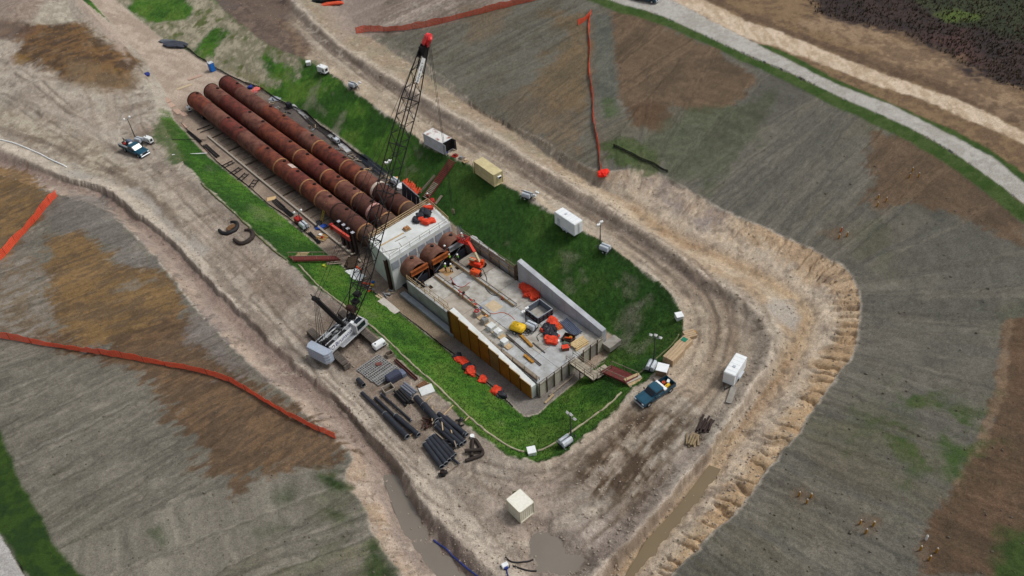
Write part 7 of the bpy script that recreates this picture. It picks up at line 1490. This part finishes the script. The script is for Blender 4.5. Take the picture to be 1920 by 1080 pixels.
# left toe clutter: frames, black sheets, boards, ladder, pallet
for i, (x, y) in enumerate(((428, 309), (443, 322), (456, 333), (476, 345))):
    t = thing('steel_ladder_frame', ('farthest', 'second', 'third', 'nearest')[i]+' dark steel frame lying on the left pit floor', 'steel frame', on(x, y), R(40)+.2*i, 'dark steel frames on the left pit floor')
    for s in (-1, 1): MB().beam((-1.3, s*.5, .15), (1.3, s*.5, .2), .12).build('side_bar', BLACK, t)
    for k in range(3): MB().beam((-1+k, -.5, .18), (-1+k, .5, .18), .1).build('cross_bar', BLACK, t)
for i, (x0, x1, w_) in enumerate((((513, 375), (533, 392), 1.1), ((531, 391), (549, 407), .9), ((580, 436), (600, 457), .6), ((352, 246), (378, 268), .7), ((384, 272), (410, 296), .9))):
    a, b = on(*x0), on(*x1); t = thing('rebar_bundle', ('farther bundle of black bars above the red generator', 'nearer bundle of black bars above the red generator', 'bundle of black bars ending at the left stair', 'bundle of black bars nearest the pipe heads', 'second bundle of black bars from the pipe heads')[i], 'bar bundle', (a+b)/2, ang(a, b)); n = (b-a).length
    for k in range(7): MB().cyl((-n/2+random.uniform(0, .3), (k-3)*w_/7, .12+.1*(k % 2)), (n/2-random.uniform(0, .3), (k-3)*w_/7+random.uniform(-.1, .1), .12+.1*(k % 2)), .075, 6).build('bar', BLACK, t)
for s_ in ((370, 245, 395, 236), (376, 250, 402, 241)):
    a, b = on(s_[0], s_[1], .25), on(s_[2], s_[3], .25); tag(MB().beam(a, b, .16, .14).build('steel_bar', BLACK), ('upper' if s_[0] == 370 else 'lower')+' black bar reaching from the black bundles to the left pipeline', 'steel bar')
sheet((509, 373), (1.7, 1.2), R(10), mat('tan_board', (206, 174, 128), .85, var=.08), 'tan plywood sheet on the left pit floor above the black bars', None, .08)
PINK = mat('pinkish_ply', (190, 160, 142), .9, var=.12, c2=(168, 142, 124))
for i, (x, y, l, w_, rz) in enumerate(((313, 188, 2.6, 1.2, -.95), (321, 197, 2.4, 1.2, -.9), (333, 209, 2.8, 1.2, -.95), (345, 214, 2.2, 1.1, -.9), (366, 145, 3.4, 1.1, .5), (346, 163, 3.6, .9, .55), (408, 236, 2.0, .6, -.9), (345, 236, 2.2, .7, -.9), (385, 284, 1.8, .6, -.85))):
    sheet((x, y), (l, w_), rz, PINK if i != 5 else PK, ('pinkish ply sheet uppermost in the file left of the pipe heads', 'pinkish ply sheet second in the file left of the pipe heads', 'pinkish ply sheet third in the file left of the pipe heads', 'pinkish ply sheet last in the file left of the pipe heads', 'wide pale ply sheet on the sand beyond the pipe heads', 'long pale ply strip on the sand between toilet and pipe heads', 'short ply strip between the cradle and left pipeline head', 'narrow ply strip by the black bars nearest the pipe heads', 'narrow ply strip on the black bars near the left grass')[i], None, .07)
sheet((517, 185), (2.6, 2.0), R(-20), mat('grey_lid', (158, 164, 172), .7, var=.08), 'grey square sheet lying on the right toe beside the silt fence', None, .12, 'steel_sheet', 'steel sheet')
t = thing('pallet', 'amber scrap pallet with a red can on the left pit floor', 'pallet', on(604, 446), R(-30)); 
for k in range(6): MB().box((0, -.75+k*.3, .18), (2.2, .2, .06)).build('board', AMBER if k % 2 else TIMBER, t)
for k in (-.9, 0, .9): MB().box((k, 0, .08), (.12, 1.8, .14)).build('bearer', TIMG, t)
MB().cyl((.2, -.2, .2), (.2, -.2, .55), .2, 10).build('red_can', REDP, t); MB().box((-.6, .4, .3), (.6, .5, .2)).build('white_scrap', WHITE, t)
a = on(602, 418); t = thing('ladder', 'amber ladder leaning on the left pipeline', 'ladder', a, AXr+R(90)); 
for s in (-.25, .25): MB().beam((0, s, 0), (1.9, s, 3.6), .09).build('stile', YEL if False else mat('ladder_amber', (190, 164, 60), .6), t)
for k in range(9): MB().beam((.2*k+.1, -.25, .38*k+.25), (.2*k+.1, .25, .38*k+.25), .06).build('rung', mat('ladder_amber', (0, 0, 0)), t)
# dark clutter on the right toe: long black plate strip, boxes, pipes
for i, (x0, x1, w_, m_, lab) in enumerate((((560, 205), (600, 243), 1.6, mat('dark_mesh', (76, 72, 70), .8, var=.2), 'farther strip of dark bars between right pipeline and slope'), ((600, 240), (640, 272), 1.4, mat('dark_mesh', (0, 0, 0)), 'middle strip of dark bars between right pipeline and slope'), ((672, 290), (722, 330), 2.0, mat('wet_blue_black', (52, 60, 72), .45, var=.2), 'wet blue black bars between right pipeline and slope'))):
    a, b = on(*x0), on(*x1); t = thing('bar_bundle', lab, 'bar bundle', (a+b)/2, ang(a, b)); n = (b-a).length
    for k in range(10): MB().cyl((-n/2+random.uniform(0, 1), (k-4.5)*w_/10, .12+.08*(k % 2)), (n/2-random.uniform(0, 1), (k-4.5)*w_/10+random.uniform(-.2, .2), .14), .08, 6).build('bar', m_, t)
for i, (x0, x1, w_, lab) in enumerate((((548, 197), (578, 222), 1.0, 'farther pale concrete strip along the right toe'), ((620, 252), (655, 285), 1.3, 'nearer pale concrete strip along the right toe'), ((884, 443), (942, 492), 1.6, 'pale concrete apron spilled along the slope behind the shoring wall'))):
    a, b = on(*x0), on(*x1); t = thing('concrete_strip', lab, 'concrete strip', (a+b)/2, ang(a, b)); n = (b-a).length; zz = [gz(a.x+(b.x-a.x)*k/6, a.y+(b.y-a.y)*k/6) for k in range(7)]
    for k in range(6): MB().box((-n/2+n*(k+.5)/6, random.uniform(-.15, .15), (zz[k]+zz[k+1])/2-(a.z+b.z)/2+.05), (n/6-.02, w_*random.uniform(.75, 1.1), .3)).build('strip_piece', mat('wet_pale', (176, 176, 176), .7, var=.1), t, .05)
generator('dark covered pump by the silt fence right of the right pipeline', (543, 202), R(-51), BTARP, 1.3, 1.0, .9, 'pump', False); generator('silver pump among debris right of the right pipeline', (632, 268), R(-51), SILVER, 1.4, .9, .8, 'pump', False)
for i, (x, y) in enumerate(((637, 280), (655, 292), (668, 299), (650, 300), (695, 318), (722, 333), (520, 205), (533, 214), (508, 193), (585, 240), (731, 342), (690, 536), (668, 502), (690, 544), (726, 552))):
    t = thing('scrap_heap', ('scrap heap '+('below the silver pump', 'between the silver pump and the wet bars', 'at the head of the wet bars', 'touching the right pipeline near the silver pump', 'in the middle of the wet bars', 'at the foot of the dark light tower', 'left of the grey square sheet', 'below the grey square sheet', 'above the grey square sheet', 'by the farther strip of dark bars', 'beside the white sheet heap', 'on the left toe below the crane boom', 'beside the dark soil heap', 'at the start of the black silt fence on the left toe', 'at the foot of the headwall corner pile')[i]), 'scrap heap', on(x, y), i)
    rg = random.Random(i+40)
    for k in range(8):
        p = Vector((rg.uniform(-1, 1), rg.uniform(-.6, .6), rg.uniform(.05, .3))); MB().box(tuple(p), (rg.uniform(.3, 1.6), rg.uniform(.08, .3), .08), rg.uniform(0, 3)).build('scrap_piece', (TIMG, BLACK, TIMBER, GREY, ORP if i > 10 else TIMD)[rg.randrange(5)], t)
sheet((681, 536), (2.6, .5), AXr, mat('dark_plank', (84, 66, 58), .9), 'dark long plank on the left toe under the crane boom', None, .15, 'plank', 'plank'); sheet((715, 560), (2.8, .8), AXr, PK, 'pale plank board lying beside the silt fence on the left toe', None, .1, 'plank', 'plank'); sheet((727, 575), (4.6, 1.7), AXr, mat('pale_crust', (190, 184, 174), .9, var=.1), 'pale concrete crust spilled on the left toe', None, .12, 'concrete_crust', 'concrete'); sheet((783, 576), (5.6, .8), AXr-.05, mat('tan_plank2', (178, 152, 118), .9, var=.1), 'long tan board over the pit floor beside the footing strip', None, .12, 'plank', 'plank'); sheet((826, 610), (3.4, .9), AXr-.1, TIMG, 'grey tan board nearer the amber wall on the pit floor', None, .1, 'plank', 'plank')
t = thing('toolbox', 'orange and yellow tools lying on the grass edge under the crane boom', 'tools', on(688, 533), R(-20)); MB().box((0, 0, .15), (1.6, .4, .25)).build('orange_bar', ORP, t, .05); MB().box((1.1, -.2, .2), (.5, .4, .35)).build('yellow_case', YEL, t, .04); MB().box((.9, .6, .2), (.5, .4, .3)).build('blue_case', BLUE, t, .04)
drum_thing('ball_marker', 'yellow ball marker on the grass beside the left stair', 'marker', on(608, 500), .25, .4, mat('yellow_green', (196, 196, 60), .6), lid=mat('yellow_green', (0, 0, 0)))
for i, (x, y) in enumerate(((757, 283), (884, 287), (856, 297), (872, 290))):
    t = thing('pallet', ('red scrap pallet at the top of the long stair', 'pale pallet with cartons beside the tan container door', 'blue tool heap at the doorway of the white container', 'grey pallet between the long stair and tan container')[i], 'pallet', on(*((853, 293), (873, 303), (836, 285), (866, 297))[i]), R(-30)+i)
    for k in range(4): MB().box((0, -.4+k*.27, .14), (1.1, .2, .05)).build('board', (REDP, TIMBER, BLUET, TIMG)[i], t)
    MB().box((0, 0, .06), (1.0, .9, .1)).build('bearer', TIMD, t); MB().box((.1, .1, .32), (.55, .5, .3)).build('load', (REDST, PK, BLUET, GREY)[i], t, .03)
# blue toe rebar starter bars by the headwall's right side
t = thing('rebar_cage', 'dark rebar bars standing at the right corner of the headwall', 'rebar', L(2.1, 6.2, -3.4), AXr)
for k in range(10): MB().cyl((k*.14, .3*(k % 2), 0), (k*.14, .3*(k % 2), 3.2+.3*(k % 3)), .045, 6).build('bar', STEELB, t)

# ------------------------------------------------------------------ standing water
def water(name, label, px, z, m):
    P = [at(x, y, z) for x, y in px]; me = bpy.data.meshes.new(name); me.from_pydata([tuple(p) for p in P], [], [tuple(range(len(P)))]); me.materials.append(m); o = bpy.data.objects.new(name, me); COL.objects.link(o); o['kind'] = 'structure'; o['label'] = label
def water_mat(key, c):
    m = mat(key, c, .08, var=.06, scale=.15, bump=.02, spec=.5); return m
water('ditch_water', 'muddy grey water standing in the lower left ditch', [(716, 890), (748, 890), (778, 935), (812, 985), (842, 1010), (876, 1050), (925, 1100), (840, 1140), (790, 1060), (758, 1005), (736, 950)], -1.46, water_mat('muddy_water', (122, 114, 103)))
water('ditch_water', 'brown water standing in the lower right ditch', [(1160, 1100), (1210, 1015), (1270, 950), (1330, 872), (1352, 880), (1310, 945), (1250, 1025), (1190, 1110)], -1.12, water_mat('brown_water', (118, 103, 78)))
water('pond_water', 'muddy grey pond at the bottom centre between the two berms', [(975, 1010), (1020, 995), (1075, 990), (1105, 1020), (1100, 1080), (1060, 1110), (990, 1105), (965, 1060)], -.66, water_mat('muddy_water', (0, 0, 0)))
water('ditch_water', 'pale reflecting puddle in the upper left ditch', [(168, 345), (185, 345), (230, 385), (262, 412), (250, 424), (215, 396), (180, 362)], -3.55, water_mat('pale_water', (176, 176, 172)))

# ------------------------------------------------------------------ grass blades, clods and stones
def scatter(name, label, pts, proto_fn, m, seed):
    rg = np.random.default_rng(seed); V_, F_ = [], []; n0 = 0
    for p in pts:
        v, f = proto_fn(p, rg); V_.append(v); F_.append(np.array(f)+n0); n0 += len(v)
    V_ = np.concatenate(V_).astype(np.float32); F_ = np.concatenate(F_).astype(np.int32); k = F_.shape[1]
    me = bpy.data.meshes.new(name); me.vertices.add(len(V_)); me.vertices.foreach_set('co', V_.ravel()); me.loops.add(F_.size); me.loops.foreach_set('vertex_index', F_.ravel()); me.polygons.add(len(F_)); me.polygons.foreach_set('loop_start', np.arange(0, F_.size, k, dtype=np.int32)); me.polygons.foreach_set('loop_total', np.full(len(F_), k, np.int32)); me.update(calc_edges=True)
    me.materials.append(m); o = bpy.data.objects.new(name, me); COL.objects.link(o); o['kind'] = 'stuff'; o['label'] = label; return o
w_ = np.where((GRASS_W > .5) & (F['dc'] < 40) & (np.abs(X) < 150) & (Y < 230))[0]; rg = np.random.default_rng(5); wg = rg.choice(w_, min(len(w_), 18000), replace=False)
def tuft(i, rg):
    x, y, z = X[i], Y[i], Z[i]; v = []; f = []
    for k in range(3):
        a = rg.uniform(0, 6.3); d = rg.uniform(.05, .16); hh = rg.uniform(.08, .22); w0 = rg.uniform(.03, .06); dx, dy = math.cos(a), math.sin(a)
        v += [(x-dy*w0, y+dx*w0, z-.03), (x+dy*w0, y-dx*w0, z-.03), (x+dx*d, y+dy*d, z+hh)]; f.append((k*3, k*3+1, k*3+2))
    return np.array(v), f
GR = mat('grass_blades', (46, 78, 25), .9, var=.1, scale=.3, c2=(34, 60, 20), bump=0)
scatter('grass', 'short green grass tufts on the pit slopes', wg, tuft, GR, 6)
inview = (np.abs(X) < 140) & (Y > 40) & (Y < 220)
dirt = np.where(inview & (~F['ic']) & ~(F['fr'] | F['fl'] | F['br'] | F['bl']))[0]; berm = dirt[(F['dcr'][dirt] < 2.5) | (F['dcl'][dirt] < 2.5) | (F['dbl'][dirt] < 2) | (F['dbr'][dirt] < 3)]
pick = np.concatenate([rg.choice(dirt, 2400, replace=False), rg.choice(berm, 1400, replace=False)])
OC = np.array([(1, 0, 0), (-1, 0, 0), (0, 1, 0), (0, -1, 0), (0, 0, 1), (0, 0, -.6), (.6, .6, .4), (-.6, -.5, .5)]); OF = [(4, 0, 6), (6, 2, 4), (0, 2, 6), (4, 2, 1), (4, 1, 7), (1, 3, 7), (4, 7, 3), (4, 3, 0), (5, 2, 0), (5, 1, 2), (5, 3, 1), (5, 0, 3)]
def clod(i, rg):
    s = rg.uniform(.06, .19)*(1.4 if rg.random() < .1 else 1); k = OC*rg.uniform(.6, 1.2, (8, 1))*s*np.array([1, 1, .7]); a = rg.uniform(0, 6.3); c_, s_ = math.cos(a), math.sin(a); v = np.stack([k[:, 0]*c_-k[:, 1]*s_, k[:, 0]*s_+k[:, 1]*c_, k[:, 2]], 1)+np.array([X[i]+rg.uniform(-.1, .1), Y[i]+rg.uniform(-.1, .1), Z[i]+s*.2]); return v, OF
scatter('clods', 'loose clods of pale soil on the road, berms and ditch banks', pick, clod, mat('clod_soil', (172, 160, 144), .95, var=.15, scale=.4, c2=(140, 127, 112)), 8)
fl_ = np.where((F['fr'] | F['fl']) & inview)[0]; fl_ = fl_[(F['dri'][fl_] > 5) & (F['drl'][fl_] > 7)]; pk2 = rg.choice(fl_, 900, replace=False)
scatter('field_clods', 'small clods and straw lumps in the seeded fields', pk2, clod, mat('field_clod_soil', (112, 106, 94), .95, var=.2, scale=.4, c2=(98, 90, 78)), 9)

# hoses and cords on the slab
for i, (px, r_, m_) in enumerate((((( 905, 505), (915, 525), (908, 540), (925, 556), (938, 552)), .05, BLACK), (((965, 600), (955, 590), (940, 585), (925, 590), (915, 585)), .05, mat('orange_cord', (210, 100, 50), .7)), (((1010, 640), (1005, 630), (1018, 622), (1022, 612)), .05, BLACK), (((845, 520), (852, 535), (868, 540), (880, 530)), .05, REDP))):
    P = [slab_at(x, y, r_) for x, y in px]; P = [Vector(p) for p in smooth([np.array(p) for p in P], 2)]
    tag(MB().tube(P, r_, 6).build('hose', m_, None, 0, 1, True), ('black hose curling from the boom lift across the slab', 'orange cord curling left of the yellow compressor', 'short black hose between the long amber beam and the lower tarp heap', 'red cord near the two front workers on the slab')[i], 'hose')
for i, (x, y, l, w_, lab) in enumerate(((868, 543, 2.6, 1.3, 'damp patch of wet plaster on the slab beside the saw trestle'),)):
    o = MB().cyl((0, 0, 0), (0, 0, .02), 1.0, 20).build('wet_patch', mat('wet_plaster', (132, 122, 108), .5, var=.1), None); o.location = slab_at(x, y, .004); o.scale = (l/2, w_/2, 1); o.rotation_euler = (0, 0, R(30)); o['kind'] = 'structure'; o['label'] = lab

# scrubby dark brush beyond the sandy track, top right
BP_ = trace([(1500,-20),(1530,25),(1620,50),(1690,62),(1760,95),(1840,140),(1960,190),(1990,-60),(1600,-60)]); BE_ = trace([(1450,10),(1560,60),(1700,100),(1840,160),(1940,215),(1960,190),(1760,95),(1620,50),(1530,25)])
ins_ = np.where(inside(X, Y, BP_))[0]; ins2 = np.where(inside(X, Y, BE_))[0]
def brush(i, rg):
    x, y, z = X[i], Y[i], Z[i]; v = []; f = []; big = rg.uniform(.25, .8)
    for k in range(7):
        a = rg.uniform(0, 6.3); d_ = rg.uniform(.1, .8)*big; hh = rg.uniform(.3, 1.0)*big; w0 = rg.uniform(.08, .2)*big; dx, dy = math.cos(a), math.sin(a)
        v += [(x-dy*w0, y+dx*w0, z-.05), (x+dy*w0, y-dx*w0, z-.05), (x+dx*d_, y+dy*d_, z+hh)]; f.append((k*3, k*3+1, k*3+2))
    return np.array(v), f
scatter('brush', 'dark scrubby brush beyond the sandy track at the top right', rg.choice(ins_, min(len(ins_), 4200), replace=False), brush, mat('dark_brush', (98, 80, 66), .9, var=.2, scale=.12, c2=(60, 54, 42), bump=0, wid=.14), 11)
